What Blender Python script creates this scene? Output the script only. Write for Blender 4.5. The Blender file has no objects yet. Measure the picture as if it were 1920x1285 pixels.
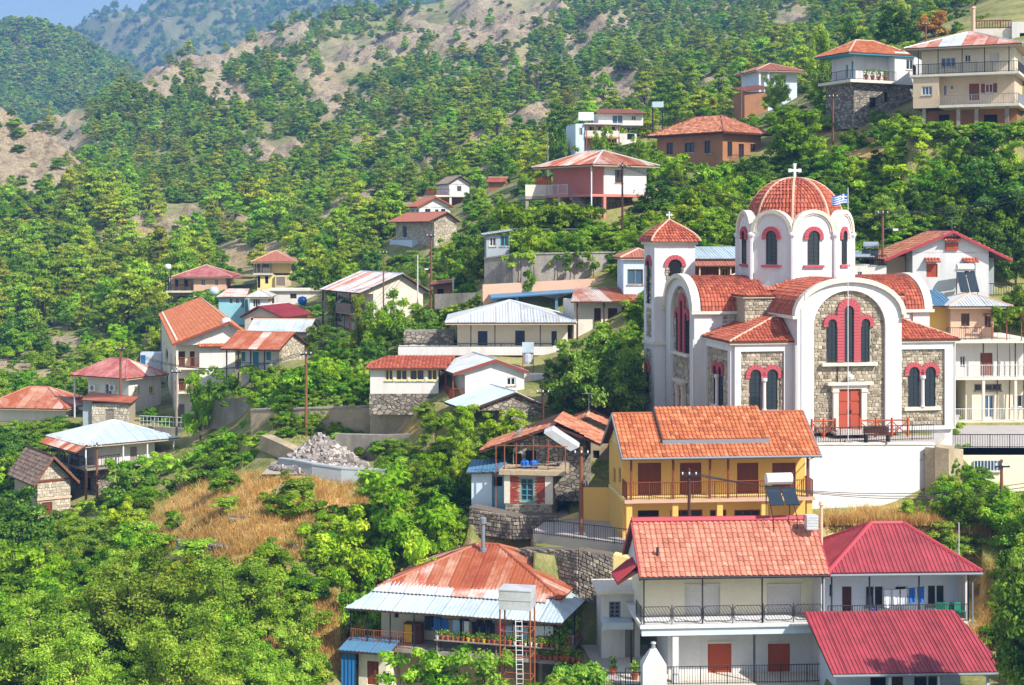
import bpy, math, random, numpy as np
from mathutils import Vector, Matrix
random.seed(7); RNG = np.random.default_rng(7)
R = math.radians
SC = bpy.context.scene
COL = SC.collection
# ------------------------------------------------------------ camera, sky, sun
F = 2954.0          # focal length in photo pixels (1920 wide)
H0 = 430.0          # photo row of the eye level
cam = bpy.data.cameras.new('camera'); camo = bpy.data.objects.new('camera', cam); COL.objects.link(camo)
cam.sensor_width = 36; cam.lens = 36*F/1920; cam.shift_y = -(642.5-H0)/1920
cam.clip_start = 1; cam.clip_end = 9000
camo.rotation_euler = (R(90), 0, 0); SC.camera = camo
SUN_AZ, SUN_EL = 49, 42          # azimuth: degrees from straight behind the camera towards the right
sunv = Vector((math.sin(R(SUN_AZ))*math.cos(R(SUN_EL)), -math.cos(R(SUN_AZ))*math.cos(R(SUN_EL)), math.sin(R(SUN_EL))))
wd = bpy.data.worlds.new('World'); SC.world = wd; wd.use_nodes = True
nt = wd.node_tree; bg = nt.nodes['Background']
sky = nt.nodes.new('ShaderNodeTexSky'); sky.sky_type = 'NISHITA'; sky.sun_disc = False
sky.sun_elevation = R(SUN_EL); sky.sun_rotation = math.atan2(sunv.x, sunv.y)
sky.altitude = 800; sky.air_density = 1.0; sky.dust_density = 1.2; sky.ozone_density = 1.0
gtc = nt.nodes.new('ShaderNodeTexCoord'); gm = nt.nodes.new('ShaderNodeMapping'); gm.inputs['Scale'].default_value = (1, 1, 2.6); nt.links.new(gtc.outputs['Generated'], gm.inputs[0])
gn = nt.nodes.new('ShaderNodeTexNoise'); gn.inputs['Scale'].default_value = 5.0; gn.inputs['Detail'].default_value = 7; nt.links.new(gm.outputs[0], gn.inputs['Vector'])
gr = nt.nodes.new('ShaderNodeMapRange'); gr.inputs[1].default_value = 0.32; gr.inputs[2].default_value = 0.62; gr.inputs[4].default_value = 0.75; nt.links.new(gn.outputs[0], gr.inputs[0])
gx = nt.nodes.new('ShaderNodeMix'); gx.data_type = 'RGBA'; nt.links.new(gr.outputs[0], gx.inputs[0]); nt.links.new(sky.outputs[0], gx.inputs[6]); gx.inputs[7].default_value = (5.2, 5.4, 6.0, 1)
nt.links.new(gx.outputs[2], bg.inputs[0]); bg.inputs[1].default_value = 0.115
sl = bpy.data.lights.new('sun', 'SUN'); sl.energy = 4.7; sl.angle = R(0.5); sl.color = (1, 0.955, 0.89)
so = bpy.data.objects.new('sun', sl); COL.objects.link(so); so.rotation_euler = sunv.to_track_quat('Z', 'Y').to_euler()
vs = SC.view_settings; vs.view_transform = 'Standard'; vs.look = 'None'; vs.gamma = 1; vs.exposure = 0.62
SC.cycles.use_denoising = True; SC.cycles.use_adaptive_sampling = True; SC.cycles.adaptive_threshold = 0.025
SC.cycles.max_bounces = 4; SC.cycles.diffuse_bounces = 2; SC.cycles.transmission_bounces = 3; SC.cycles.transparent_max_bounces = 4
SC.cycles.volume_bounces = 0
HAZE = 0.00032
try: SC.cycles.denoiser = 'OPENIMAGEDENOISE'
except Exception: pass

# ------------------------------------------------------------ materials
M = {}
def srgb(r, g, b):
    f = lambda c: (c/255/12.92 if c/255 <= 0.04045 else ((c/255+0.055)/1.055)**2.4)
    return (f(r), f(g), f(b), 1)
def _n(t, typ, **k):
    n = t.nodes.new(typ)
    for a, v in k.items(): setattr(n, a, v)
    return n
def mixc(t, fac, a, b, blend='MIX'):
    n = _n(t, 'ShaderNodeMix', data_type='RGBA', blend_type=blend)
    for i, v in ((0, fac), (6, a), (7, b)):
        if hasattr(v, 'links'): t.links.new(v, n.inputs[i])
        else: n.inputs[i].default_value = v
    return n.outputs[2]
def ramp(t, fac, p0, p1):
    n = _n(t, 'ShaderNodeMapRange'); n.inputs[1].default_value = p0; n.inputs[2].default_value = p1
    t.links.new(fac, n.inputs[0]); return n.outputs[0]
def noise(t, scale, vec=None, detail=4, stretch=None, rough=0.6):
    tc = _n(t, 'ShaderNodeTexCoord'); o = tc.outputs['Object'] if vec is None else vec
    if stretch:
        mp = _n(t, 'ShaderNodeMapping'); mp.inputs['Scale'].default_value = stretch; t.links.new(o, mp.inputs[0]); o = mp.outputs[0]
    n = _n(t, 'ShaderNodeTexNoise'); n.inputs['Scale'].default_value = scale; n.inputs['Detail'].default_value = detail
    n.inputs['Roughness'].default_value = rough; t.links.new(o, n.inputs['Vector']); return n.outputs[0]
def bump(t, h, strength, dist):
    n = _n(t, 'ShaderNodeBump'); n.inputs['Strength'].default_value = strength; n.inputs['Distance'].default_value = dist
    t.links.new(h, n.inputs['Height']); return n.outputs[0]
def newmat(name):
    m = bpy.data.materials.new(name); m.use_nodes = True; M[name] = m
    return m, m.node_tree, m.node_tree.nodes['Principled BSDF']
def mat(name, c, rough=0.8, dirt=0.25, dirtc=None, scale=1.2, bs=0.25, bd=0.02, metal=0.0, spec=0.3, rnd=0.0, stretch=None, sat=None):
    """painted / plastered / wooden surface with stains, speckle and fine relief; c in sRGB 0-255"""
    m, t, p = newmat(name)
    c = srgb(*c); d = srgb(*dirtc) if dirtc else tuple(x*0.45 for x in c[:3])+(1,)
    n1 = noise(t, scale, stretch=stretch); n2 = noise(t, scale*9, detail=3)
    col = mixc(t, ramp(t, n1, 0.48, 0.75), c, mixc(t, dirt, c, d))
    col = mixc(t, ramp(t, n2, 0.35, 0.8), col, mixc(t, dirt*0.6, c, d))
    if rnd:
        oi = _n(t, 'ShaderNodeObjectInfo'); hs = _n(t, 'ShaderNodeHueSaturation')
        mr = _n(t, 'ShaderNodeMapRange'); mr.inputs[3].default_value = 1-rnd; mr.inputs[4].default_value = 1+rnd
        t.links.new(oi.outputs['Random'], mr.inputs[0]); t.links.new(mr.outputs[0], hs.inputs['Value']); t.links.new(col, hs.inputs['Color']); col = hs.outputs[0]
    t.links.new(col, p.inputs['Base Color']); p.inputs['Roughness'].default_value = rough; p.inputs['Metallic'].default_value = metal
    p.inputs['Specular IOR Level'].default_value = spec
    if bs: t.links.new(bump(t, n2, bs, bd), p.inputs['Normal'])
    return m
def rustmat(name, base, rust, lo, hi, metal=0.0, rough=0.6, k=1.0):
    """sheet metal: painted / zinc base with streaky rust that differs from sheet to sheet"""
    m, t, p = newmat(name)
    oi = _n(t, 'ShaderNodeObjectInfo'); tc = _n(t, 'ShaderNodeTexCoord')
    add = _n(t, 'ShaderNodeVectorMath', operation='ADD'); t.links.new(tc.outputs['Object'], add.inputs[0])
    t.links.new(oi.outputs['Random'], add.inputs[1])
    n1 = noise(t, 0.55*k, vec=add.outputs[0], detail=5, rough=0.7); n2 = noise(t, 3*k, vec=add.outputs[0], detail=6, rough=0.7)
    mm = _n(t, 'ShaderNodeMath', operation='MULTIPLY_ADD'); t.links.new(oi.outputs['Random'], mm.inputs[0]); mm.inputs[1].default_value = 0.16; t.links.new(n1, mm.inputs[2])
    rc = mixc(t, n2, srgb(*rust), tuple(x*0.6 for x in srgb(*rust)[:3])+(1,))
    bc = mixc(t, n2, srgb(*base), tuple(x*0.75 for x in srgb(*base)[:3])+(1,))
    t.links.new(mixc(t, ramp(t, mm.outputs[0], lo, hi), bc, rc), p.inputs['Base Color'])
    p.inputs['Roughness'].default_value = rough; p.inputs['Metallic'].default_value = metal
    t.links.new(bump(t, n2, 0.15, 0.02), p.inputs['Normal'])
    return m
def leafmat(name, dark, mid, light, tr=0.35, hue=0.02):
    m = bpy.data.materials.new(name); m.use_nodes = True; M[name] = m; t = m.node_tree
    for n in list(t.nodes): t.nodes.remove(n)
    at = _n(t, 'ShaderNodeAttribute', attribute_name='tint'); oi = _n(t, 'ShaderNodeObjectInfo')
    cr = _n(t, 'ShaderNodeValToRGB'); e = cr.color_ramp.elements
    e[0].position = 0.0; e[0].color = srgb(*dark); e[1].position = 1.0; e[1].color = srgb(*light)
    x = e.new(0.5); x.color = srgb(*mid)
    t.links.new(at.outputs['Fac'], cr.inputs[0])
    hs = _n(t, 'ShaderNodeHueSaturation'); t.links.new(cr.outputs[0], hs.inputs['Color'])
    a = _n(t, 'ShaderNodeMapRange'); a.inputs[3].default_value = 0.5-hue*1.3; a.inputs[4].default_value = 0.5+hue*0.7; t.links.new(oi.outputs['Random'], a.inputs[0]); t.links.new(a.outputs[0], hs.inputs['Hue'])
    ml = _n(t, 'ShaderNodeMath', operation='MULTIPLY'); ml.inputs[1].default_value = 7.31; t.links.new(oi.outputs['Random'], ml.inputs[0])
    fr = _n(t, 'ShaderNodeMath', operation='FRACT'); t.links.new(ml.outputs[0], fr.inputs[0])
    b = _n(t, 'ShaderNodeMapRange'); b.inputs[3].default_value = 0.68; b.inputs[4].default_value = 1.3; t.links.new(fr.outputs[0], b.inputs[0]); t.links.new(b.outputs[0], hs.inputs['Value'])
    d = _n(t, 'ShaderNodeBsdfDiffuse'); tl = _n(t, 'ShaderNodeBsdfTranslucent'); mx = _n(t, 'ShaderNodeMixShader'); mx.inputs[0].default_value = tr
    t.links.new(hs.outputs[0], d.inputs[0]); t.links.new(hs.outputs[0], tl.inputs[0])
    t.links.new(d.outputs[0], mx.inputs[1]); t.links.new(tl.outputs[0], mx.inputs[2])
    out = _n(t, 'ShaderNodeOutputMaterial'); t.links.new(mx.outputs[0], out.inputs[0])
    return m
# plaster and masonry
mat('white', (222, 217, 210), dirt=0.34, dirtc=(140, 126, 106), scale=0.9, stretch=(1.6, 1.6, 0.22))
mat('white_clean', (218, 217, 217), dirt=0.36, scale=0.9, dirtc=(150, 142, 132), stretch=(1.5, 1.5, 0.2))
mat('cream', (232, 222, 196), dirt=0.25, dirtc=(150, 130, 100), scale=0.6)
mat('offwhite', (224, 216, 200), dirt=0.4, dirtc=(120, 105, 85), scale=0.7)
mat('beige', (214, 192, 162), dirt=0.35, dirtc=(120, 95, 70), scale=0.7)
mat('yellow_wall', (230, 182, 96), dirt=0.14, scale=0.5, dirtc=(190, 140, 60))
mat('pale_yellow', (236, 212, 140), dirt=0.2, scale=0.5, dirtc=(170, 140, 80))
mat('pink_wall', (204, 128, 114), dirt=0.25, scale=0.7)
mat('peach', (226, 182, 152), dirt=0.3, scale=0.7)
mat('teal_wall', (150, 200, 212), dirt=0.3, scale=0.7)
mat('blue_white', (206, 220, 236), dirt=0.2, scale=0.7)
mat('brown_wall', (168, 118, 82), dirt=0.5, dirtc=(90, 60, 42), scale=0.8, bs=0.5)
mat('brick_wall', (198, 124, 82), dirt=0.4, dirtc=(130, 70, 50), scale=2.5, bs=0.5)
mat('concrete', (172, 164, 152), dirt=0.85, dirtc=(72, 64, 58), scale=0.6, bs=0.4, stretch=(1, 1, 0.35))
mat('concrete_tan', (186, 168, 138), dirt=0.75, dirtc=(100, 80, 58), scale=0.6, bs=0.4)
mat('concrete_blue', (164, 172, 176), dirt=0.3, dirtc=(110, 114, 116), scale=0.4, bs=0.3)
mat('paving', (178, 170, 164), dirt=0.3, scale=1.0)
def masonry(name, a, b, mort, sc):
    m, t, p = newmat(name); tc = _n(t, 'ShaderNodeTexCoord'); mp = _n(t, 'ShaderNodeMapping'); mp.inputs['Scale'].default_value = (sc, sc, sc*1.5); t.links.new(tc.outputs['Object'], mp.inputs[0])
    v = _n(t, 'ShaderNodeTexVoronoi'); v.inputs['Scale'].default_value = 1; t.links.new(mp.outputs[0], v.inputs['Vector']); e = _n(t, 'ShaderNodeTexVoronoi', feature='DISTANCE_TO_EDGE'); e.inputs['Scale'].default_value = 1; t.links.new(mp.outputs[0], e.inputs['Vector'])
    sx = _n(t, 'ShaderNodeSeparateColor'); t.links.new(v.outputs['Color'], sx.inputs[0]); n2 = noise(t, 8); col = mixc(t, sx.outputs[0], srgb(*a), srgb(*b)); col = mixc(t, ramp(t, n2, 0.4, 0.8), col, mixc(t, 0.5, col, srgb(*mort)))
    f = ramp(t, e.outputs['Distance'], 0.03, 0.1); t.links.new(mixc(t, f, srgb(*mort), col), p.inputs['Base Color']); p.inputs['Roughness'].default_value = 0.95; t.links.new(bump(t, f, 0.8, 0.05), p.inputs['Normal'])
masonry('stone_grey', (108, 100, 90), (180, 170, 152), (92, 84, 74), 2.6)
masonry('stone_pale', (170, 156, 132), (222, 210, 188), (150, 136, 114), 2.6)
mat('mortar', (176, 164, 142), dirt=0.4, scale=2)
mat('mortar_dark', (112, 102, 90), dirt=0.4, scale=2)
mat('pinkbrick', (184, 86, 92), dirt=0.25, scale=4, dirtc=(140, 60, 62))
mat('redbrick', (168, 72, 56), dirt=0.4, scale=4, rnd=0.2)
def stonemat(name, a, b, c):
    m, t, p = newmat(name); at = _n(t, 'ShaderNodeAttribute', attribute_name='tint')
    cr = _n(t, 'ShaderNodeValToRGB'); e = cr.color_ramp.elements; e[0].color = srgb(*a); e[1].color = srgb(*c); e.new(0.5).color = srgb(*b)
    t.links.new(at.outputs['Fac'], cr.inputs[0]); n2 = noise(t, 9)
    t.links.new(mixc(t, ramp(t, n2, 0.4, 0.8), cr.outputs[0], mixc(t, 0.35, cr.outputs[0], (0.05, 0.04, 0.03, 1))), p.inputs['Base Color'])
    p.inputs['Roughness'].default_value = 0.9; t.links.new(bump(t, n2, 0.5, 0.03), p.inputs['Normal'])
stonemat('rubble', (120, 110, 94), (168, 156, 134), (206, 194, 170))
stonemat('rubble_grey', (96, 88, 80), (140, 130, 116), (182, 170, 150))
stonemat('rubble_pale', (164, 150, 128), (200, 188, 166), (224, 214, 196))
stonemat('gravel', (104, 96, 90), (150, 140, 132), (196, 186, 178))
# roofs
def tilemat(name, a, b, c):
    m, t, p = newmat(name); at = _n(t, 'ShaderNodeAttribute', attribute_name='tint')
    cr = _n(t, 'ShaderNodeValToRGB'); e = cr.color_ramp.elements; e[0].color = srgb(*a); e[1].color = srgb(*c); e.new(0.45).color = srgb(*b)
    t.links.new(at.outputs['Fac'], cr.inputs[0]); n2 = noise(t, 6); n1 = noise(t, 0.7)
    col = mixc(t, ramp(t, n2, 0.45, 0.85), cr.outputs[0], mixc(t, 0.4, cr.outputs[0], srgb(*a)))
    col = mixc(t, ramp(t, n1, 0.5, 0.8), col, mixc(t, 0.35, col, srgb(*a)))
    t.links.new(col, p.inputs['Base Color']); p.inputs['Roughness'].default_value = 0.75; t.links.new(bump(t, n2, 0.2, 0.02), p.inputs['Normal'])
tilemat('tile_red', (130, 60, 40), (168, 82, 56), (194, 110, 80))
tilemat('tile_orange', (150, 80, 44), (184, 104, 62), (206, 132, 88))
tilemat('tile_salmon', (166, 102, 80), (190, 120, 96), (204, 142, 118))
tilemat('tile_old', (128, 74, 50), (178, 108, 76), (206, 150, 116))
tilemat('tile_brown', (84, 66, 56), (118, 96, 82), (146, 124, 108))
rustmat('rust', (206, 158, 132), (180, 96, 58), 0.35, 0.62)
rustmat('rust_dark', (196, 116, 80), (164, 78, 46), 0.35, 0.65)
rustmat('rust_pale', (222, 206, 194), (196, 106, 74), 0.45, 0.72)
rustmat('pink_metal', (206, 144, 138), (176, 94, 86), 0.4, 0.7)
rustmat('zinc', (206, 210, 212), (176, 172, 166), 0.55, 0.9, metal=0.0, rough=0.4)
rustmat('zinc_blue', (198, 214, 222), (170, 180, 184), 0.55, 0.9, rough=0.4)
rustmat('red_metal', (176, 66, 74), (136, 52, 56), 0.42, 0.85, rough=0.55, k=1.6)
mat('crimson', (172, 64, 72), rough=0.5, dirt=0.15)
mat('blue_metal', (88, 130, 160), rough=0.5, dirt=0.3)
mat('blue_paint', (40, 104, 160), rough=0.6, dirt=0.3)
mat('gutter', (128, 136, 144), rough=0.5, dirt=0.2)
mat('soffit', (196, 176, 150), dirt=0.3)
mat('ridge_cap', (206, 170, 144), dirt=0.4, scale=3)
# joinery, metal, glass
mat('wood_brown', (128, 66, 40), rough=0.6, dirt=0.4, scale=3, stretch=(1, 1, 0.2))
mat('wood_dark', (84, 52, 36), rough=0.7, dirt=0.5, scale=3)
mat('wood_pole', (134, 88, 62), rough=0.9, dirt=0.5, scale=2, stretch=(3, 3, 0.3))
mat('wood_grey', (150, 138, 124), rough=0.9, dirt=0.5, scale=2)
mat('door_red', (170, 78, 56), rough=0.6, dirt=0.15)
mat('shutter_red', (184, 84, 48), rough=0.6, dirt=0.12)
mat('teal_paint', (70, 150, 168), rough=0.6, dirt=0.25)
mat('green_paint', (44, 128, 104), rough=0.6, dirt=0.25)
mat('navy', (48, 62, 84), rough=0.5, dirt=0.2)
mat('iron', (46, 46, 50), rough=0.5, dirt=0.2, bs=0)
mat('iron_grey', (126, 130, 136), rough=0.5, dirt=0.2, bs=0)
mat('iron_rust', (150, 84, 58), rough=0.8, dirt=0.4, bs=0)
mat('iron_white', (214, 216, 216), rough=0.5, dirt=0.2, bs=0)
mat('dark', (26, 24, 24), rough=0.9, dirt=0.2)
mat('plastic_white', (234, 232, 228), rough=0.35, dirt=0.08)
mat('steel', (196, 202, 208), rough=0.3, dirt=0.1, metal=0.6)
mat('terracotta', (190, 96, 58), rough=0.8, dirt=0.2)
mat('bark', (96, 80, 64), rough=0.95, dirt=0.5, scale=3)
mat('cloth_blue', (52, 108, 190), rough=0.9, dirt=0.1); mat('cloth_white', (228, 232, 240), rough=0.9, dirt=0.1)
mat('cloth_navy', (38, 42, 66), rough=0.9, dirt=0.1); mat('cloth_pink', (206, 90, 128), rough=0.9, dirt=0.1)
mat('cloth_light', (160, 196, 226), rough=0.9, dirt=0.1); mat('flag_blue', (36, 96, 186), rough=0.8, dirt=0.05)
mat('plastic_blue', (30, 112, 200), rough=0.4, dirt=0.1); mat('plastic_green', (70, 160, 60), rough=0.4, dirt=0.1)
mat('plastic_yellow', (226, 178, 40), rough=0.4, dirt=0.1)
for nm, c in (('glass', (38, 48, 58)), ('glass_blue', (70, 100, 124)), ('glass_church', (30, 46, 52))):
    m, t, p = newmat(nm); p.inputs['Base Color'].default_value = srgb(*c); p.inputs['Roughness'].default_value = 0.12; p.inputs['Specular IOR Level'].default_value = 0.6
# foliage
leafmat('leaf_green', (58, 98, 22), (118, 166, 40), (184, 214, 70), tr=0.45)
leafmat('leaf_bright', (92, 138, 24), (160, 200, 44), (216, 230, 80), tr=0.48)
leafmat('leaf_olive', (84, 118, 34), (146, 182, 58), (206, 218, 96), tr=0.44, hue=0.01)
leafmat('leaf_dark', (46, 80, 30), (88, 130, 44), (148, 182, 76), tr=0.38)
leafmat('leaf_pine', (70, 106, 34), (146, 182, 50), (212, 224, 80), tr=0.42, hue=0.035)
leafmat('leaf_orange', (150, 108, 40), (206, 156, 60), (234, 190, 96), tr=0.4)
leafmat('leaf_vine', (66, 108, 34), (130, 172, 58), (194, 208, 94), tr=0.45)
leafmat('grass_dry', (176, 138, 62), (222, 184, 98), (246, 222, 150), tr=0.35)
leafmat('grass_green', (88, 122, 40), (148, 172, 70), (202, 202, 108), tr=0.35)

# ------------------------------------------------------------ mesh helpers
def at(px, py, D): return Vector(((px-960)*D/F, D, (H0-py)*D/F))
def tag(o, label=None, cat=None, group=None, kind=None):
    if label: o['label'] = label
    if cat: o['category'] = cat
    if group: o['group'] = group
    if kind: o['kind'] = kind
    return o
def empty(name, loc, rz=0.0, **k):
    o = bpy.data.objects.new(name, None); COL.objects.link(o); o.location = loc; o.rotation_euler = (0, 0, rz); o.empty_display_size = 0.2
    return tag(o, **k)
class MB:
    def __init__(s): s.v = []; s.f = []; s.t = []
    def vs(s, pts): n = len(s.v); s.v += [tuple(p) for p in pts]; return n
    def face(s, pts, tint=0.5): n = s.vs(pts); s.f.append(tuple(range(n, n+len(pts)))); s.t.append(tint); return s
    def hexa(s, b, t, tint=0.5):
        n = s.vs(list(b)+list(t))
        for q in ((3, 2, 1, 0), (4, 5, 6, 7), (0, 1, 5, 4), (1, 2, 6, 5), (2, 3, 7, 6), (3, 0, 4, 7)):
            s.f.append(tuple(n+i for i in q)); s.t.append(tint)
        return s
    def box(s, x0, x1, y0, y1, z0, z1, tint=0.5):
        return s.hexa(((x0, y0, z0), (x1, y0, z0), (x1, y1, z0), (x0, y1, z0)), ((x0, y0, z1), (x1, y0, z1), (x1, y1, z1), (x0, y1, z1)), tint)
    def prism(s, poly, off, tint=0.5):
        """polygon (3d points) extruded by vector off"""
        n = len(poly); off = Vector(off); a = s.vs(poly); b = s.vs([Vector(p)+off for p in poly])
        s.f.append(tuple(range(a, a+n))); s.f.append(tuple(b+n-1-i for i in range(n))); s.t += [tint, tint]
        for i in range(n):
            j = (i+1) % n; s.f.append((a+j, a+i, b+i, b+j)); s.t.append(tint)
        return s
    def tube(s, pts, r, seg=6, r1=None, cap=True):
        pts = [Vector(p) for p in pts]; rings = []
        for i, p in enumerate(pts):
            d = (pts[min(i+1, len(pts)-1)]-pts[max(i-1, 0)]).normalized()
            u = d.cross(Vector((0, 0, 1)));
            if u.length < 1e-3: u = Vector((1, 0, 0))
            u.normalize(); w = u.cross(d)
            rr = r if r1 is None else r+(r1-r)*i/(len(pts)-1)
            rings.append(s.vs([p+u*math.cos(2*math.pi*k/seg)*rr+w*math.sin(2*math.pi*k/seg)*rr for k in range(seg)]))
        for a, b in zip(rings, rings[1:]):
            for k in range(seg): s.f.append((a+k, a+(k+1) % seg, b+(k+1) % seg, b+k)); s.t.append(0.5)
        if cap:
            s.f.append(tuple(rings[0]+seg-1-k for k in range(seg))); s.f.append(tuple(rings[-1]+k for k in range(seg))); s.t += [0.5, 0.5]
        return s
    def bar(s, a, b, w): return s.tube([a, b], w, 4)
    def lathe(s, prof, cx=0, cy=0, seg=16, a0=0):
        rings = [s.vs([(cx+r*math.cos(a0+2*math.pi*k/seg), cy+r*math.sin(a0+2*math.pi*k/seg), z) for k in range(seg)]) for r, z in prof]
        for a, b in zip(rings, rings[1:]):
            for k in range(seg): s.f.append((a+k, a+(k+1) % seg, b+(k+1) % seg, b+k)); s.t.append(0.5)
        s.f.append(tuple(rings[0]+seg-1-k for k in range(seg))); s.f.append(tuple(rings[-1]+k for k in range(seg))); s.t += [0.5, 0.5]
        return s
    def build(s, name, m, parent=None, smooth=False, tint=False, loc=None, **k):
        me = bpy.data.meshes.new(name); me.from_pydata(s.v, [], s.f); me.materials.append(M[m] if isinstance(m, str) else m)
        if tint:
            a = me.attributes.new('tint', 'FLOAT', 'FACE'); a.data.foreach_set('value', s.t)
        if smooth: me.polygons.foreach_set('use_smooth', [True]*len(me.polygons))
        me.update(); o = bpy.data.objects.new(name, me); COL.objects.link(o); o.parent = parent
        if loc is not None: o.location = loc
        return tag(o, **k)
def copy_tree(o, parent=None):
    c = o.copy(); COL.objects.link(c); c.parent = parent
    for ch in o.children: copy_tree(ch, c)
    return c
def clip(poly, a, b, c):
    """keep a*x+b*y >= c of a 2d polygon"""
    out = []
    for i, p in enumerate(poly):
        q = poly[(i+1) % len(poly)]; dp = a*p[0]+b*p[1]-c; dq = a*q[0]+b*q[1]-c
        if dp >= 0: out.append(p)
        if (dp >= 0) != (dq >= 0):
            t = dp/(dp-dq); out.append((p[0]+(q[0]-p[0])*t, p[1]+(q[1]-p[1])*t))
    return out
def inside(poly, p):
    r = False
    for i in range(len(poly)):
        a, b = poly[i], poly[i-1]
        if (a[1] > p[1]) != (b[1] > p[1]) and p[0] < (b[0]-a[0])*(p[1]-a[1])/(b[1]-a[1])+a[0]: r = not r
    return r
def tiles(mb, fn, S, T, tw=0.23, tl=0.34, test=None, h=0.055, rnd=random):
    """rows of curved tiles on a surface fn(s,t)->(point, normal); t runs up the slope"""
    nc = max(1, int(round(S/tw))); nr = max(1, int(round(T/tl))); tw = S/nc; tl = T/nr
    for j in range(nr):
        t0 = j*tl; t1 = min(T, (j+1)*tl+0.04)
        for i in range(nc):
            s0 = i*tw
            if test and not test(s0+tw/2, t0+tl/2): continue
            tint = min(1, max(0, rnd.gauss(0.5, 0.24))); lo = []; hi = []; jl = rnd.uniform(-0.014, 0.018)
            for u, hh in ((0.0, 0.0), (0.22, h), (0.58, h), (0.8, 0.0), (1.0, 0.0)):
                p, n = fn(s0+u*tw, t0); lo.append(p+n*(hh+0.045+jl)); p, n = fn(s0+u*tw, t1); hi.append(p+n*(hh+0.006))
            n0 = mb.vs(lo); n1 = mb.vs(hi); p, n = fn(s0, t0); nb = mb.vs([fn(s0, t0)[0], fn(s0+tw, t0)[0]])
            for u in range(4): mb.f.append((n0+u, n0+u+1, n1+u+1, n1+u)); mb.t.append(tint)
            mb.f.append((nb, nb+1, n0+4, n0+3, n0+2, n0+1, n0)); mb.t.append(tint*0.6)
def stones(mb, P, x0, x1, z0, z1, test, course=0.21, w=(0.15, 0.42), gap=0.018, out=0.045, rnd=random):
    """rubble masonry: every stone a bevelled block standing proud; P(s,z,n) maps to 3d"""
    z = z0
    while z < z1-0.05:
        h = min(course*rnd.uniform(0.7, 1.3), z1-z); x = x0-rnd.uniform(0, 0.3)
        while x < x1:
            ww = rnd.uniform(*w); a, b = max(x, x0)+gap, min(x+ww, x1)-gap; c, d = z+gap, z+h-gap
            x += ww
            if b-a < 0.06 or d-c < 0.05: continue
            if not test((a+b)/2, (c+d)/2): continue
            j = lambda: rnd.uniform(-0.02, 0.02)
            o = out*rnd.uniform(0.5, 1.3); q = [(a+j(), c+j()), (b+j(), c+j()), (b+j(), d+j()), (a+j(), d+j())]
            cx, cz = (a+b)/2, (c+d)/2; tint = min(1, max(0, rnd.gauss(0.5, 0.27)))
            n0 = mb.vs([P(s, zz, 0.0) for s, zz in q]); n1 = mb.vs([P(cx+(s-cx)*0.84, cz+(zz-cz)*0.8, o) for s, zz in q])
            mb.f.append((n1, n1+1, n1+2, n1+3)); mb.t.append(tint)
            for i in range(4): k = (i+1) % 4; mb.f.append((n0+i, n0+k, n1+k, n1+i)); mb.t.append(tint)
        z += h
# ------------------------------------------------------------ terrain: heights interpolated between surveyed points (column, distance, row)
def lat(ix, iy, seed):
    h = (ix*374761393+iy*668265263+seed*974711) & 0x7fffffff
    h = ((h ^ (h >> 13))*1274126177) & 0x7fffffff
    return ((h ^ (h >> 16)) & 0xffff)/65535.0
def vnoise(x, y, seed=0, octv=4):
    x = np.asarray(x, float); y = np.asarray(y, float); r = 0; a = 1.0; tot = 0
    for o in range(octv):
        ix = np.floor(x).astype(np.int64); iy = np.floor(y).astype(np.int64); fx = x-ix; fy = y-iy
        fx = fx*fx*(3-2*fx); fy = fy*fy*(3-2*fy); s = seed+o*17
        v = (lat(ix, iy, s)*(1-fx)+lat(ix+1, iy, s)*fx)*(1-fy)+(lat(ix, iy+1, s)*(1-fx)+lat(ix+1, iy+1, s)*fx)*fy
        r = r+a*v; tot += a; a *= 0.5; x = x*2.03+5.1; y = y*2.03+1.7
    return r/tot*2-1
class Surf:
    def __init__(s, pts, reg=0.002, amp=1.0):
        p = np.array(pts, float); s.X = np.stack([p[:, 0]/700, np.log(p[:, 1])*2.2], 1); n = len(p)
        K = s.K(s.X, s.X)+np.eye(n)*reg; Pm = np.hstack([np.ones((n, 1)), s.X]); A = np.zeros((n+3, n+3)); A[:n, :n] = K; A[:n, n:] = Pm; A[n:, :n] = Pm.T
        s.w = np.linalg.solve(A, np.concatenate([p[:, 2], np.zeros(3)])); s.amp = amp; s.pad = len(pts) > 100
    def K(s, a, b):
        d = ((a[:, None, :]-b[None, :, :])**2).sum(2); return np.where(d > 1e-12, 0.5*d*np.log(d+1e-12), 0)
    def row(s, px, D):
        px = np.atleast_1d(np.asarray(px, float)); D = np.atleast_1d(np.asarray(D, float)); px, D = np.broadcast_arrays(px, D)
        sh = px.shape; q = np.stack([px.ravel()/700, np.log(D.ravel())*2.2], 1)
        r = np.concatenate([s.K(c, s.X)@s.w[:-3]+s.w[-3]+c@s.w[-2:] for c in np.array_split(q, max(1, len(q)//20000))])
        return r.reshape(sh)
    def z(s, px, D):
        px = np.asarray(px, float); D = np.asarray(D, float)
        Z = (H0-s.row(px, D))*D/F; X = (px-960)*D/F
        big = np.clip((D-230)/250, 0, 1)
        Z = Z+s.amp*(vnoise(X/9, D/9, 3, 3)*0.35*(1-big)+big*(vnoise(X/70, D/70, 5, 5)*9.0*np.clip(D/700, 0.35, 3)))
        for p0, p1, d0, d1, zp, sf in PADS if s.amp == 1.0 and s.pad else ():
            w = np.clip((px-p0)/sf+1, 0, 1)*np.clip((p1-px)/sf+1, 0, 1)*np.clip((D-d0)/1.2+1, 0, 1)*np.clip((d1-D)/1.6+1, 0, 1); w = w*w*(3-2*w); Z = Z*(1-w)+zp*w
        return Z
zr = lambda py, D: (H0-py)*D/F
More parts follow.
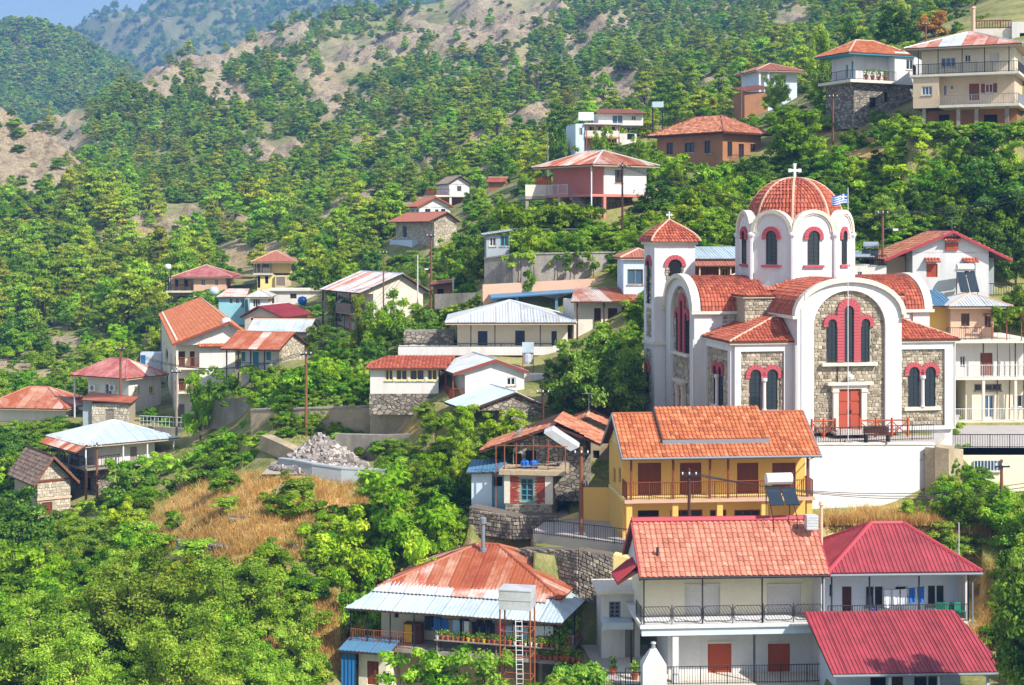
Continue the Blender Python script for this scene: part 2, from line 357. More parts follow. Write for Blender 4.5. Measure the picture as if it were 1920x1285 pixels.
# levelled building plots: columns, distances, height, softness in columns
PADS = [(1195, 1745, 100.5, 124, -13.15, 14), (1785, 1990, 106.5, 116.5, zr(842, 104)-0.3, 10), (1150, 1548, 90, 98.5, zr(1018, 92)-0.1, 10), (1195, 1552, 76, 88, zr(1284, 82)-0.3, 10), (1553, 1835, 82.5, 91, zr(1169, 84)-0.3, 8), (1550, 1900, 70, 81.5, zr(1300, 77)-0.3, 10),
 (650, 1090, 84, 98, zr(1300, 88.5)-0.2, 14), (1090, 1220, 80, 91, zr(1275, 83)-0.1, 8), (1778, 1930, 117, 124, zr(792, 117), 10), (880, 1060, 99.5, 106, zr(972, 100)-0.2, 12), (1500, 1755, 92, 97.6, zr(955, 96.5), 15), (520, 700, 111.5, 117, zr(878, 113.5), 8), (1000, 1150, 92, 98.5, zr(1026, 93)-0.3, 12), (1700, 1990, 147, 158, zr(262, 150), 14), (1118, 1200, 84, 89.6, zr(1240, 87)-0.15, 8)]
TP = [(-200, 62, 1560), (300, 62, 1570), (900, 62, 1560), (1500, 60, 1560), (2100, 60, 1560),
 (-100, 85, 1330), (200, 86, 1320), (450, 88, 1290), (650, 86, 1320), (900, 84, 1320), (1150, 81, 1290), (1380, 80, 1284), (1560, 78, 1300), (1720, 75, 1320), (1950, 72, 1330),
 (1620, 84, 1180), (1780, 85, 1172), (1930, 84, 1190), (1600, 91, 1010), (1750, 92, 1005), (1880, 91, 1030), (1640, 97, 950), (1880, 103, 940), (2100, 100, 940),
 (1560, 100, 822), (1740, 102, 818), (1600, 110, 806), (1850, 112, 836), (1300, 109, 812), (1400, 112, 800), (1850, 119, 795), (2050, 120, 780), (1780, 127, 580), (1900, 127, 590),
 (1780, 132, 545), (1920, 140, 490), (1650, 140, 455), (1400, 134, 500), (1260, 126, 545), (1480, 150, 400), (1650, 150, 345), (1850, 148, 268), (2050, 148, 250), (1630, 164, 232),
 (1800, 175, 140), (1700, 190, 105), (1900, 185, 70), (2050, 190, 40), (1900, 230, -20), (1330, 168, 315), (1130, 147, 405), (1010, 141, 470), (1150, 141, 470), (1040, 136, 575), (900, 137, 575), (1200, 128, 560),
 (950, 128, 650), (820, 126, 680), (1100, 124, 650), (1120, 112, 800), (1000, 101, 972), (900, 101, 985), (1100, 97, 1028), (1200, 96, 1026), (1400, 94, 1030), (960, 98, 1040), (1120, 92, 1090), (780, 120, 752), (900, 116, 765), (930, 111, 805), (750, 117, 835),
 (800, 106, 960), (850, 96, 1090), (700, 97, 1100), (620, 101, 1000), (880, 92, 1210), (700, 91, 1240),
 (60, 134, 985), (200, 138, 920), (-100, 130, 1000), (230, 149, 800), (210, 156, 785), (60, 163, 780), (-100, 165, 770), (320, 149, 805), (440, 136, 815), (380, 142, 812), (400, 131, 850), (430, 126, 880), (480, 118, 870), (350, 124, 925), (260, 126, 950), (300, 140, 850), (100, 112, 1090), (300, 105, 1060), (-100, 105, 1140),
 (450, 97, 1050), (480, 107, 925), (350, 114, 945), (600, 113, 880), (560, 112, 890), (680, 114, 880), (600, 124, 815), (480, 125, 815), (540, 121, 826), (515, 118.5, 850), (760, 123, 812), (600, 127, 742), (500, 138, 705), (640, 142, 690), (430, 143, 742),
 (700, 188, 612), (620, 165, 680), (850, 160, 590), (790, 214, 472), (800, 231, 415), (850, 250, 388), (920, 200, 470), (940, 170, 480), (510, 234, 550), (370, 240, 556), (500, 214, 597), (520, 184, 645), (380, 185, 690), (1140, 229, 282), (1450, 238, 208), (1000, 240, 330), (1250, 220, 270),
 (100, 200, 720), (100, 260, 615), (250, 300, 510), (300, 330, 440), (150, 330, 455), (450, 320, 440), (620, 320, 400), (-150, 260, 600), (-150, 340, 440),
 (60, 345, 420), (60, 380, 320), (50, 415, 230), (-20, 430, 165), (-150, 440, 100), (120, 420, 250), (170, 430, 262), (130, 560, 330), (0, 600, 330), (-150, 650, 300),
 (300, 420, 350), (420, 480, 285), (270, 600, 195), (190, 620, 200), (270, 760, 132), (390, 800, 98), (540, 880, 45), (640, 900, 20), (740, 950, -10), (600, 450, 300), (600, 650, 165), (800, 430, 285), (800, 600, 150), (830, 780, 60), (870, 900, 5),
 (1000, 350, 240), (1000, 500, 170), (1000, 700, 70), (1020, 900, -20), (1200, 350, 190), (1200, 520, 100), (1200, 800, -20), (1400, 340, 140), (1450, 500, 60), (1500, 700, -30), (1650, 300, 90), (1700, 420, 10), (1900, 400, -70), (2100, 400, -90), (1900, 700, -150),
 (250, 1000, 250), (540, 1150, 170), (750, 1200, 90), (1000, 1150, 0), (1400, 1100, -60), (100, 900, 330), (-150, 900, 330), (1900, 1100, -150)]
TS = Surf(TP)
gp = np.concatenate([np.linspace(-700, -120, 20)[:-1], np.linspace(-120, 2040, 340), np.linspace(2040, 2620, 20)[1:]])
gd = np.exp(np.concatenate([np.linspace(math.log(52), math.log(260), 190)[:-1], np.linspace(math.log(260), math.log(1150), 270)]))
GPX, GD = np.meshgrid(gp, gd)
GROW = TS.row(GPX, GD); GZ = TS.z(GPX, GD)
VROW = H0-GZ*F/GD
HOR = np.minimum.accumulate(VROW, axis=0)                       # lowest row reached so far: what is hidden behind nearer ground
def tz(px, D):
    i = float(np.interp(px, gp, np.arange(len(gp)))); j = float(np.interp(D, gd, np.arange(len(gd)))); a = min(int(i), len(gp)-2); b = min(int(j), len(gd)-2); u, v = i-a, j-b
    return float((GZ[b, a]*(1-u)+GZ[b, a+1]*u)*(1-v)+(GZ[b+1, a]*(1-u)+GZ[b+1, a+1]*u)*v)
def ground(px, D): return Vector(((px-960)*D/F, D, tz(px, D)))
def hit(px, py):
    i = int(np.argmin(abs(gp-px))); k = np.argmax(VROW[:, i] <= py); return float(gd[k])
def gridobj(name, PX, D, Z, m, attr=None, **k):
    ny, nx = PX.shape; V = np.stack([(PX-960)*D/F, D, Z], 2).reshape(-1, 3)
    i = np.arange(ny*nx).reshape(ny, nx); q = np.stack([i[:-1, :-1], i[:-1, 1:], i[1:, 1:], i[1:, :-1]], 2).reshape(-1, 4)
    me = bpy.data.meshes.new(name); me.from_pydata(V.tolist(), [], q.tolist()); me.materials.append(M[m])
    if attr is not None:
        a = me.attributes.new('cover', 'FLOAT_COLOR', 'POINT'); a.data.foreach_set('color', attr.reshape(-1))
    me.polygons.foreach_set('use_smooth', [True]*len(me.polygons)); me.update()
    o = bpy.data.objects.new(name, me); COL.objects.link(o); return tag(o, kind='structure', **k)
def terrmat(name, far=False):
    m, t, p = newmat(name); at_ = _n(t, 'ShaderNodeAttribute', attribute_name='cover'); sx = _n(t, 'ShaderNodeSeparateColor'); t.links.new(at_.outputs['Color'], sx.inputs[0])
    k = 0.12 if far else 1.0
    n1 = noise(t, 0.25*k, detail=6); n2 = noise(t, 1.6*k, detail=6, rough=0.7); n3 = noise(t, 0.05, detail=5)
    rock = mixc(t, ramp(t, n2, 0.35, 0.65), srgb(150, 132, 106), srgb(224, 204, 168)); rock = mixc(t, ramp(t, n3, 0.42, 0.62), rock, mixc(t, 0.55, rock, srgb(210, 180, 142)))
    scrub = mixc(t, ramp(t, n1, 0.35, 0.68), srgb(104, 118, 56), srgb(166, 158, 104)); scrub = mixc(t, ramp(t, n2, 0.5, 0.7), scrub, srgb(172, 150, 112))
    dry = mixc(t, ramp(t, n2, 0.35, 0.65), srgb(176, 138, 80), srgb(216, 182, 116)); dry = mixc(t, ramp(t, n1, 0.5, 0.65), dry, srgb(132, 136, 66))
    n4 = noise(t, 0.35*k, detail=8, rough=0.75, stretch=(1, 0.35, 1.6)); rock = mixc(t, ramp(t, n4, 0.5, 0.38), rock, mixc(t, 0.6, rock, srgb(96, 84, 70)))  # crevice shade put into the rock colour where the bump noise is low
    c = mixc(t, sx.outputs[0], scrub, rock); c = mixc(t, sx.outputs[1], c, dry)
    t.links.new(c, p.inputs['Base Color']); p.inputs['Roughness'].default_value = 0.95; p.inputs['Specular IOR Level'].default_value = 0.1
    b1 = _n(t, 'ShaderNodeBump'); b1.inputs['Strength'].default_value = 0.9; b1.inputs['Distance'].default_value = 1.6/k; t.links.new(n4, b1.inputs['Height']); t.links.new(bump(t, n2, 0.9, 0.3/k), b1.inputs['Normal']); sm = mixc(t, sx.outputs[0], (0, 0, 0, 1), (1, 1, 1, 1)); t.links.new(sm, b1.inputs['Strength']); t.links.new(b1.outputs[0], p.inputs['Normal'])
terrmat('hill_ground'); terrmat('mountain_ground', far=True)
# bare rock and dry terraces: (column, row, half length, half width, tilt)
BARE = [(330, 118, 90, 16, -18), (450, 88, 90, 20, -20), (540, 62, 40, 24, -25), (640, 112, 85, 34, -18), (760, 60, 75, 36, -30), (870, 45, 80, 50, -35), (950, 40, 50, 40, -40), (1010, 20, 40, 30, 0),
 (420, 168, 45, 22, 20), (300, 168, 30, 12, 30), (620, 175, 50, 12, -12), (650, 205, 50, 9, -25), (640, 392, 75, 15, -25), (740, 345, 60, 9, -25), (835, 290, 60, 8, -27), (900, 262, 70, 13, -25), (985, 225, 60, 16, -25), (1000, 160, 30, 16, -30), (1130, 170, 55, 30, -30), (1180, 185, 40, 28, 0), (1075, 85, 40, 14, -30), (1140, 42, 40, 14, -20),
 (480, 255, 30, 18, -30), (520, 285, 40, 16, -40), (880, 330, 60, 10, -22), (780, 390, 60, 14, -20), (760, 230, 40, 8, -25), (690, 260, 40, 8, -20), (960, 120, 30, 14, -30), (1340, 155, 30, 20, 0), (1480, 30, 40, 14, -20), (60, 262, 95, 100, 35), (20, 210, 60, 60, 40), (270, 425, 150, 10, 0), (360, 405, 120, 14, 5), (480, 478, 70, 18, 0), (260, 452, 100, 10, 0), (20, 690, 60, 14, 0), (110, 640, 40, 8, 0)]
DRY = [(480, 945, 190, 54, -5), (430, 1015, 165, 40, 5), (600, 958, 100, 44, 10), (870, 1060, 110, 45, -25), (1660, 985, 150, 30, 0), (1800, 1000, 120, 25, 0), (590, 1190, 120, 70, 0), (270, 428, 160, 14, 0), (480, 480, 60, 20, 0), (1600, 270, 70, 30, 0), (1840, 1140, 40, 80, 0), (760, 800, 100, 12, 0), (1420, 150, 40, 20, 0)]
BARE = [(a, b, c*1.1, d*(1.4 if d < 20 else 1.1), e) for a, b, c, d, e in BARE]
def zone(PX, PY, L, soft=0.35):
    r = np.zeros_like(PX)
    for cx, cy, a, b, ang in L:
        c, s = math.cos(R(ang)), math.sin(R(ang)); dx, dy = PX-cx, PY-cy
        d = np.sqrt(((dx*c+dy*s)/a)**2+((-dx*s+dy*c)/b)**2); r = np.maximum(r, np.clip((1+soft-d)/(2*soft), 0, 1))
    return r
wob = vnoise(GPX/40, VROW/25, 21, 3)*22
bare = zone(GPX+wob, VROW+wob*0.6, BARE); dryz = zone(GPX+wob, VROW+wob*0.5, DRY)
# crags: the bare rock stands out in ridges and gullies
WX = (GPX-960)*GD/F
crag = (np.abs(vnoise(WX/26+GD/40, GD/60-WX/90, 31, 6))*-2.6+0.7)*np.clip(GD/110, 1, 7)
GZ = GZ+bare*crag*np.clip((GD-230)/120, 0, 1)*1.5
GZ = GZ+np.clip((GD-300)/160, 0, 1)*np.clip(GD/95, 3, 8)*(np.abs(np.sin((WX*0.85-GD*0.5)/62+vnoise(WX/120, GD/150, 91, 3)*2.2))*-1.5+0.75)
GZ = GZ-np.clip((GD-260)/150, 0, 1)*(1-np.abs(vnoise(WX/60+GD/130, GD/170-WX/200, 55, 4)))**4*np.clip(GD/90, 2, 9)
VROW = H0-GZ*F/GD
att = np.zeros(GPX.shape+(4,)); att[..., 0] = np.clip(bare+np.clip((GD-260)/200, 0, 1)*0.45*(vnoise(GPX/60, VROW/40, 9, 4)*0.9+0.5), 0, 1); att[..., 1] = dryz*(1-bare*0.5); att[..., 3] = 1
gridobj('hillside', GPX, GD, GZ, 'hill_ground', att)
CS = Surf([(a, b, c+16) for a, b, c in [(-400, 1500, -30), (-100, 1500, 25), (0, 1500, 38), (60, 1500, 44), (130, 1500, 66), (180, 1500, 96), (235, 1500, 132), (320, 1500, 190), (420, 1500, 260), (-400, 1050, 330), (-100, 1050, 330), (100, 1050, 330), (300, 1050, 330), (420, 1050, 340), (0, 1250, 165), (150, 1250, 190), (250, 1250, 225), (0, 1800, 120), (200, 1800, 200), (400, 1800, 300), (-400, 1800, 100)]], amp=1.0)
DS = Surf([(a, b, c+12) for a, b, c in [(-300, 2900, 190), (0, 2900, 130), (100, 2900, 92), (150, 2900, 62), (200, 2900, 38), (260, 2900, 8), (340, 2900, -14), (450, 2900, -30), (600, 2900, -50), (900, 2900, -110), (1500, 2900, -180), (2300, 2900, -200), (-300, 1700, 330), (100, 1700, 330), (500, 1700, 330), (1500, 1700, 330), (2300, 1700, 330), (200, 2300, 170), (400, 2300, 110), (600, 2300, 90), (1500, 2300, 60), (2300, 2300, 60), (300, 3300, 120), (900, 3300, 0), (2300, 3300, -60), (-300, 3300, 250)]], amp=2.2)
FAR = []
for nm, S, p0, p1, d0, d1, nx, ny in (('wooded_hill', CS, -500, 520, 1050, 1800, 110, 80), ('far_mountain', DS, -400, 2400, 1700, 3300, 200, 90)):
    a, b = np.meshgrid(np.linspace(p0, p1, nx), np.exp(np.linspace(math.log(d0), math.log(d1), ny))); Z = S.z(a, b)
    at2 = np.zeros(a.shape+(4,)); row2 = H0-Z*F/b; fb = zone(a, row2, [(60, 100, 80, 9, 4), (20, 108, 60, 8, 0), (150, 108, 25, 6, 10), (45, 70, 14, 10, 30), (250, 48, 26, 8, -18), (310, 30, 16, 7, -30), (60, 90, 50, 6, 30)], 0.5)
    at2[..., 0] = np.clip(fb+np.clip(vnoise(a/40, row2/20, 44, 4)-0.55, 0, 1), 0, 1); at2[..., 3] = 1
    gridobj(nm, a, b, Z, 'mountain_ground', at2); FAR.append((S, a, b, Z, row2, fb))
# ------------------------------------------------------------ building kit
class Bld:
    """a house: local x along its front, y away from the viewer, z up; photo columns/rows are turned into metres on its own wall planes"""
    def __init__(s, name, label, px, py, D, rot=0, cat='house', group=None, loc=None):
        s.o = at(px, py, D) if loc is None else Vector(loc); s.c, s.n = math.cos(R(rot)), math.sin(R(rot)); s.near = D < 105; s.D = D
        s.root = empty(name, s.o, R(rot), label=label, cat=cat, group=group); s.rnd = random.Random(name+label)
    def lx(s, px, y=0): q = px-960; return (q*(s.o.y+y*s.c)-(s.o.x-y*s.n)*F)/(s.c*F-q*s.n)
    def ly(s, px, x=0): q = px-960; return ((s.o.x+x*s.c)*F-q*(s.o.y+x*s.n))/(q*s.c+s.n*F)
    def lz(s, py, x=0, y=0): return (H0-py)*(s.o.y+x*s.n+y*s.c)/F-s.o.z
    def box(s, name, m, x0, x1, y0, y1, z0, z1, parent=None): return MB().box(x0, x1, y0, y1, z0, z1).build(name, m, parent or s.root)
    def vol(s, x0, x1, y0, y1, z0, z1, m, ops=(), name='wall', cap=True):
        P = {'F': lambda a, z, n: (a, y0-n, z), 'B': lambda a, z, n: (a, y1+n, z), 'L': lambda a, z, n: (x0-n, a, z), 'R': lambda a, z, n: (x1+n, a, z)}
        rng = {'F': (x0, x1), 'B': (x0, x1), 'L': (y0, y1), 'R': (y0, y1)}; mb = MB(); todo = []
        for side in 'FLRB':
            a0, a1 = rng[side]; holes = []
            for op in ops:
                if op[0] != side: continue
                _, pa, pb, pc, pd = op[:5]; k = op[5:]
                if side in 'FB': yy = y0 if side == 'F' else y1; xa, xc = sorted((s.lx(pa, yy), s.lx(pc, yy))); xm = (xa+xc)/2; zt, zb = s.lz(pb, xm, yy), s.lz(pd, xm, yy)
                else: xx = x0 if side == 'L' else x1; xa, xc = sorted((s.ly(pa, xx), s.ly(pc, xx))); ym = (xa+xc)/2; zt, zb = s.lz(pb, xx, ym), s.lz(pd, xx, ym)
                xa, xc = max(xa, a0+0.03), min(xc, a1-0.03); zb, zt = max(zb, z0+0.02), min(zt, z1-0.03)
                if xc-xa < 0.12 or zt-zb < 0.12: continue
                holes.append((xa, xc, zb, zt)); todo.append((P[side], xa, xc, zb, zt)+tuple(k))
            xs = sorted({a0, a1, *[h[0] for h in holes], *[h[1] for h in holes]}); zs = sorted({z0, z1, *[h[2] for h in holes], *[h[3] for h in holes]})
            for a, b in zip(xs, xs[1:]):
                for c, d in zip(zs, zs[1:]):
                    mx, mz = (a+b)/2, (c+d)/2
                    if any(h[0] < mx < h[1] and h[2] < mz < h[3] for h in holes): continue
                    mb.face([P[side](a, c, 0), P[side](b, c, 0), P[side](b, d, 0), P[side](a, d, 0)])
            for a, b, c, d in holes:
                q = [(a, c), (b, c), (b, d), (a, d)]
                for i in range(4):
                    u, v = q[i], q[(i+1) % 4]; mb.face([P[side](u[0], u[1], 0), P[side](v[0], v[1], 0), P[side](v[0], v[1], -0.2), P[side](u[0], u[1], -0.2)])
        if cap: mb.face([(x0, y0, z1), (x1, y0, z1), (x1, y1, z1), (x0, y1, z1)])
        w = mb.build(name, m, s.root)
        for t in todo: s.opening(*t)
        return w
    def opening(s, P, a, b, c, d, kind='w', fm='white_clean', pm='glass'):
        def bx(mb, u0, u1, v0, v1, n0, n1):
            q = ((u0, v0), (u1, v0), (u1, v1), (u0, v1)); return mb.hexa([P(u, v, n0) for u, v in q], [P(u, v, n1) for u, v in q])
        W, H = b-a, d-c; fw = min(0.08, W*0.12)
        if kind in ('w', 'ws', 'w3', 'w1', 'wg'):
            mb = MB(); bx(mb, a, a+fw, c, d, -0.16, -0.06); bx(mb, b-fw, b, c, d, -0.16, -0.06); bx(mb, a+fw, b-fw, c, c+fw, -0.16, -0.065); bx(mb, a+fw, b-fw, d-fw, d, -0.16, -0.065)
            nm = {'w': 2, 'ws': 2, 'w3': 3, 'w1': 1, 'wg': 2}[kind]
            for i in range(1, nm): m_ = a+W*i/nm; bx(mb, m_-fw*0.45, m_+fw*0.45, c+fw, d-fw, -0.15, -0.07)
            if kind == 'wg':
                for i in range(1, 4): m_ = c+H*i/4; bx(mb, a+fw, b-fw, m_-fw*0.3, m_+fw*0.3, -0.145, -0.075)
            f = mb.build('window', fm, s.root); bx(MB(), a+fw*0.5, b-fw*0.5, c+fw*0.5, d-fw*0.5, -0.14, -0.125).build('pane', pm, f)
            if W > 0.5 and c > 0.2 and s.D < 190: bx(MB(), a-0.06, b+0.06, c-0.09, c-0.005, -0.1, 0.07).build('sill', 'stone_pale', f)
            if kind == 'ws':
                for u0, u1 in ((a-W*0.5, a-0.01), (b+0.01, b+W*0.5)):
                    mb = bx(MB(), u0, u1, c, d, 0.005, 0.05)
                    n = max(3, int(H/0.14))
                    for i in range(n): bx(mb, u0+0.04, u1-0.04, c+H*(i+0.2)/n, c+H*(i+0.7)/n, 0.05, 0.07)
                    mb.build('shutter', pm if pm != 'glass' else 'wood_brown', s.root)
        elif kind in ('d', 's'):
            mb = bx(MB(), a, b, c, d, -0.16, -0.1)
            if kind == 'd':
                for i in (0, 1):
                    for j in range(3): bx(mb, a+W*(0.08+0.5*i), a+W*(0.42+0.5*i), c+H*(0.05+0.32*j), c+H*(0.3+0.32*j), -0.1, -0.075)
                o = mb.build('door', fm, s.root); bx(MB(), a+W*0.44, a+W*0.5, c+H*0.44, c+H*0.5, -0.1, -0.05).build('door_handle', 'iron', o)
            else:
                n = max(4, int(H/0.13))
                for h in (0, 1):
                    u0 = a+W*(0.04+0.49*h); u1 = a+W*(0.47+0.49*h)
                    for i in range(n): bx(mb, u0, u1, c+H*(i+0.15)/n, c+H*(i+0.75)/n, -0.1, -0.07)
                mb.build('shutter', fm, s.root)
        elif kind == 'roll':
            o = bx(MB(), a, b, c, d, -0.17, -0.14).build('shutter', fm, s.root); n = max(4, int(H/0.11))
            mb = MB()
            for i in range(n): bx(mb, a+0.01, b-0.01, c+H*(i+0.08)/n, c+H*(i+0.85)/n, -0.14, -0.115)
            mb.build('lamella', fm, o); bx(MB(), a, b, d-0.02, d+0.1, 0.004, 0.05).build('lintel', 'offwhite', o)
        elif kind == 'o': bx(MB(), a, b, c, d, -0.2, -0.19).build('opening_shade', 'dark', s.root)
    # ---- roofs
    def face(s, roof, poly, style, m, wd=0.95, thick=0.1):
        poly = [Vector(p) for p in poly]; e = (poly[1]-poly[0]).normalized(); n = e.cross(poly[2]-poly[1]).normalized()
        if n.z < 0: n = -n
        t = n.cross(e)
        if t.z < 0: t = -t
        o = poly[0]; p2 = [((p-o).dot(e), (p-o).dot(t)) for p in poly]; fn = lambda a, b: (o+e*a+t*b, n)
        s0 = min(p[0] for p in p2); s1 = max(p[0] for p in p2); T = max(p[1] for p in p2)
        if style == 'tile':
            mb = MB(); tw, tl = wd if isinstance(wd, tuple) else (0.24, 0.36)
            f2 = lambda a, b: fn(a+s0, b)
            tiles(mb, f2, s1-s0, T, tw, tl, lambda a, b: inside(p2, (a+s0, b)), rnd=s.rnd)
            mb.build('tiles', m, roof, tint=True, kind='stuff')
        elif style in ('sheet', 'corr'):
            mats = m if isinstance(m, (list, tuple)) else [m]; a = s0; mb = MB()
            while a < s1-0.02:
                b = min(a+wd, s1)
                if s1-b < 0.3: b = s1
                q = clip(clip(p2, 1, 0, a+0.012), -1, 0, -(b-0.012))
                if len(q) > 2:
                    lift = s.rnd.uniform(0.012, 0.03); mb.prism([fn(*x)[0]+n*(lift+0.012) for x in q], n*-0.012)
                    nr = max(2, int(round((b-a)/0.24)))
                    for i in range(nr):
                        r0 = a+(b-a)*(i+0.35)/nr; q2 = clip(clip(q, 1, 0, r0), -1, 0, -(r0+0.07))
                        if len(q2) > 2: mb.prism([fn(*x)[0]+n*(lift+0.05) for x in q2], n*-0.037)
                    if style == 'sheet': mb.build('roof_sheet', s.rnd.choice(mats), roof); mb = MB()
                a = b
            if style == 'corr': mb.build('roof_sheets', mats[0], roof)
    def roof(s, faces, style, m, wd=0.95, base='wood_dark', thick=0.1, caps=(), capm='ridge_cap', capr=0.1):
        mb = MB()
        for p in faces: mb.prism([Vector(q) for q in p], (0, 0, -thick))
        r = mb.build('roof', base, s.root)
        for p in faces: s.face(r, p, style, m, wd)
        if caps:
            mb = MB()
            for a, b in caps: mb.tube([Vector(a)+Vector((0, 0, 0.03)), Vector(b)+Vector((0, 0, 0.03))], capr, 6)
            mb.build('ridge_cap', capm, r)
        return r
    def hip(s, x0, x1, y0, y1, z, rise, style, m, wd=0.95, capm='ridge_cap', sof='soffit', capr=0.1, ridge=None):
        w, d = x1-x0, y1-y0
        if w >= d: h = d/2 if ridge is None else (w-ridge)/2; a, b = Vector((x0+h, (y0+y1)/2, z+rise)), Vector((x1-h, (y0+y1)/2, z+rise))
        else: h = w/2 if ridge is None else (d-ridge)/2; a, b = Vector(((x0+x1)/2, y0+h, z+rise)), Vector(((x0+x1)/2, y1-h, z+rise))
        c = [Vector(q) for q in ((x0, y0, z), (x1, y0, z), (x1, y1, z), (x0, y1, z))]
        if w >= d: fs = [[c[0], c[1], b, a], [c[1], c[2], b], [c[2], c[3], a, b], [c[3], c[0], a]]; cp = [(c[0], a), (c[1], b), (c[2], b), (c[3], a), (a, b)]
        else: fs = [[c[0], c[1], a], [c[1], c[2], b, a], [c[2], c[3], b], [c[3], c[0], a, b]]; cp = [(c[0], a), (c[1], a), (c[2], b), (c[3], b), (a, b)]
        if (a-b).length < 0.05: cp = cp[:4]; fs = [f[:3] if len(f) == 4 else f for f in fs]
        r = s.roof(fs, style, m, wd, caps=cp, capm=capm, capr=capr, thick=0.06)
        MB().box(x0+0.03, x1-0.03, y0+0.03, y1-0.03, z-0.16, z-0.065).build('soffit', sof, r); return r
    def gable(s, x0, x1, y0, y1, z, rise, axis, style, m, wd=0.95, wall=None, wy=(0.3, 0.3), capm='ridge_cap', edge=None, capr=0.1, t=0.5, thick=0.12):
        """axis 'x': ridge runs along the front; 'y': the gable faces the viewer; t = ridge position; wy = overhang in front of the gable walls"""
        if axis == 'x':
            ym = y0+(y1-y0)*t; a, b = (x0, ym, z+rise), (x1, ym, z+rise)
            fs = [[(x0, y0, z), (x1, y0, z), b, a], [(x1, y1, z), (x0, y1, z), a, b]]
        else:
            xm = x0+(x1-x0)*t; a, b = (xm, y0, z+rise), (xm, y1, z+rise)
            fs = [[(x0, y1, z), (x0, y0, z), a, b], [(x1, y0, z), (x1, y1, z), b, a]]
        r = s.roof(fs, style, m, wd, caps=[(a, b)], capm=capm, capr=capr, thick=thick)
        if wall:
            k = 0.97
            for e, oh, sg in ((0, wy[0], 1), (1, wy[1], -1)):
                if axis == 'x': xx = (x0, x1)[e]+sg*oh; MB().prism([(xx, y0+0.1, z-thick), (xx, y1-0.1, z-thick), (xx, ym, z+rise*k-thick)], (sg*0.2, 0, 0)).build('gable', wall, s.root)
                else: yy = (y0, y1)[e]+sg*oh; MB().prism([(x0+0.1, yy, z-thick), (x1-0.1, yy, z-thick), (xm, yy, z+rise*k-thick)], (0, sg*0.2, 0)).build('gable', wall, s.root)
        if edge:
            for e in (0, 1):
                mb = MB()
                if axis == 'x':
                    for yy in (y0, y1): mb.prism([((x0, x1)[e], yy, z-thick-0.05), ((x0, x1)[e], yy, z+0.06), ((x0, x1)[e], ym, z+rise+0.06), ((x0, x1)[e], ym, z+rise-thick-0.05)], ((-0.06, 0.06)[e], 0, 0))
                else:
                    for xx in (x0, x1): mb.prism([(xx, (y0, y1)[e], z-thick-0.05), (xx, (y0, y1)[e], z+0.06), (xm, (y0, y1)[e], z+rise+0.06), (xm, (y0, y1)[e], z+rise-thick-0.05)], (0, (-0.06, 0.06)[e], 0))
                mb.build('bargeboard', edge, r)
        return r
    def shed(s, p, style, m, wd=0.95, thick=0.08, base='wood_dark'): return s.roof([p], style, m, wd, thick=thick, base=base)
    def rail(s, pts, h=0.95, gap=0.13, m='iron', r=0.014, name='railing', posts=True):
        mb = MB()
        for a, b in zip(pts, pts[1:]):
            a, b = Vector(a), Vector(b); L = (b-a).length; n = max(1, int(L/gap)); up = Vector((0, 0, h))
            mb.bar(a+up, b+up, r*1.8); mb.bar(a+up*0.08, b+up*0.08, r*1.4)
            for i in range(n+1): p = a.lerp(b, i/n); mb.bar(p, p+up, r*(2.2 if posts and i % 10 == 0 else 1))
        return mb.build(name, m, s.root)
    def post(s, x, y, z0, z1, m='iron', r=0.05, name='post'): return MB().box(x-r, x+r, y-r, y+r, z0, z1).build(name, m, s.root)
def wallthing(name, label, pts, m, thick=0.4, cat='wall', coping=None, rub=None):
    """retaining wall along (column, distance, top row, bottom row) points"""
    q = [(at(p, a, D), at(p, b, D)) for p, D, a, b in pts]; root = empty(name, q[0][1], label=label, cat=cat); o = q[0][1]
    for (t0, b0), (t1, b1) in zip(q, q[1:]):
        d = (t1-t0); d.z = 0; d.normalize(); n = Vector((-d.y, d.x, 0))*thick
        if n.y < 0: n = -n
        MB().hexa([b0-o, b1-o, b1-o+n, b0-o+n], [t0-o, t1-o, t1-o+n, t0-o+n]).build('wall_section', m, root)
        if rub:
            L = (t1-t0); L.z = 0; L = L.length; mb = MB(); H = max(t0.z-b0.z, t1.z-b1.z); nn = -n.normalized()
            def P(s, z, k, b0=b0, b1=b1, d=d, nn=nn, L=L): q = b0+(b1-b0)*(s/L)-o; return (q.x+nn.x*k, q.y+nn.y*k, q.z+z)
            stones(mb, P, 0, L, 0.0, H, lambda x, z: z < (t0.z-b0.z)+((t1.z-b1.z)-(t0.z-b0.z))*x/L-0.05, course=0.22, w=(0.14, 0.42), out=0.09, rnd=random.Random(name)); mb.build('stonework', rub, root, tint=True, kind='stuff')
        if coping: 
            e = n*0.15; z = Vector((0, 0, 0.004)); k = Vector((0, 0, 0.12)); MB().hexa([t0-o-e+z, t1-o-e+z, t1-o+n+e+z, t0-o+n+e+z], [t0-o-e+k, t1-o-e+k, t1-o+n+e+k, t0-o+n+e+k]).build('coping', coping, root)
    return root, q
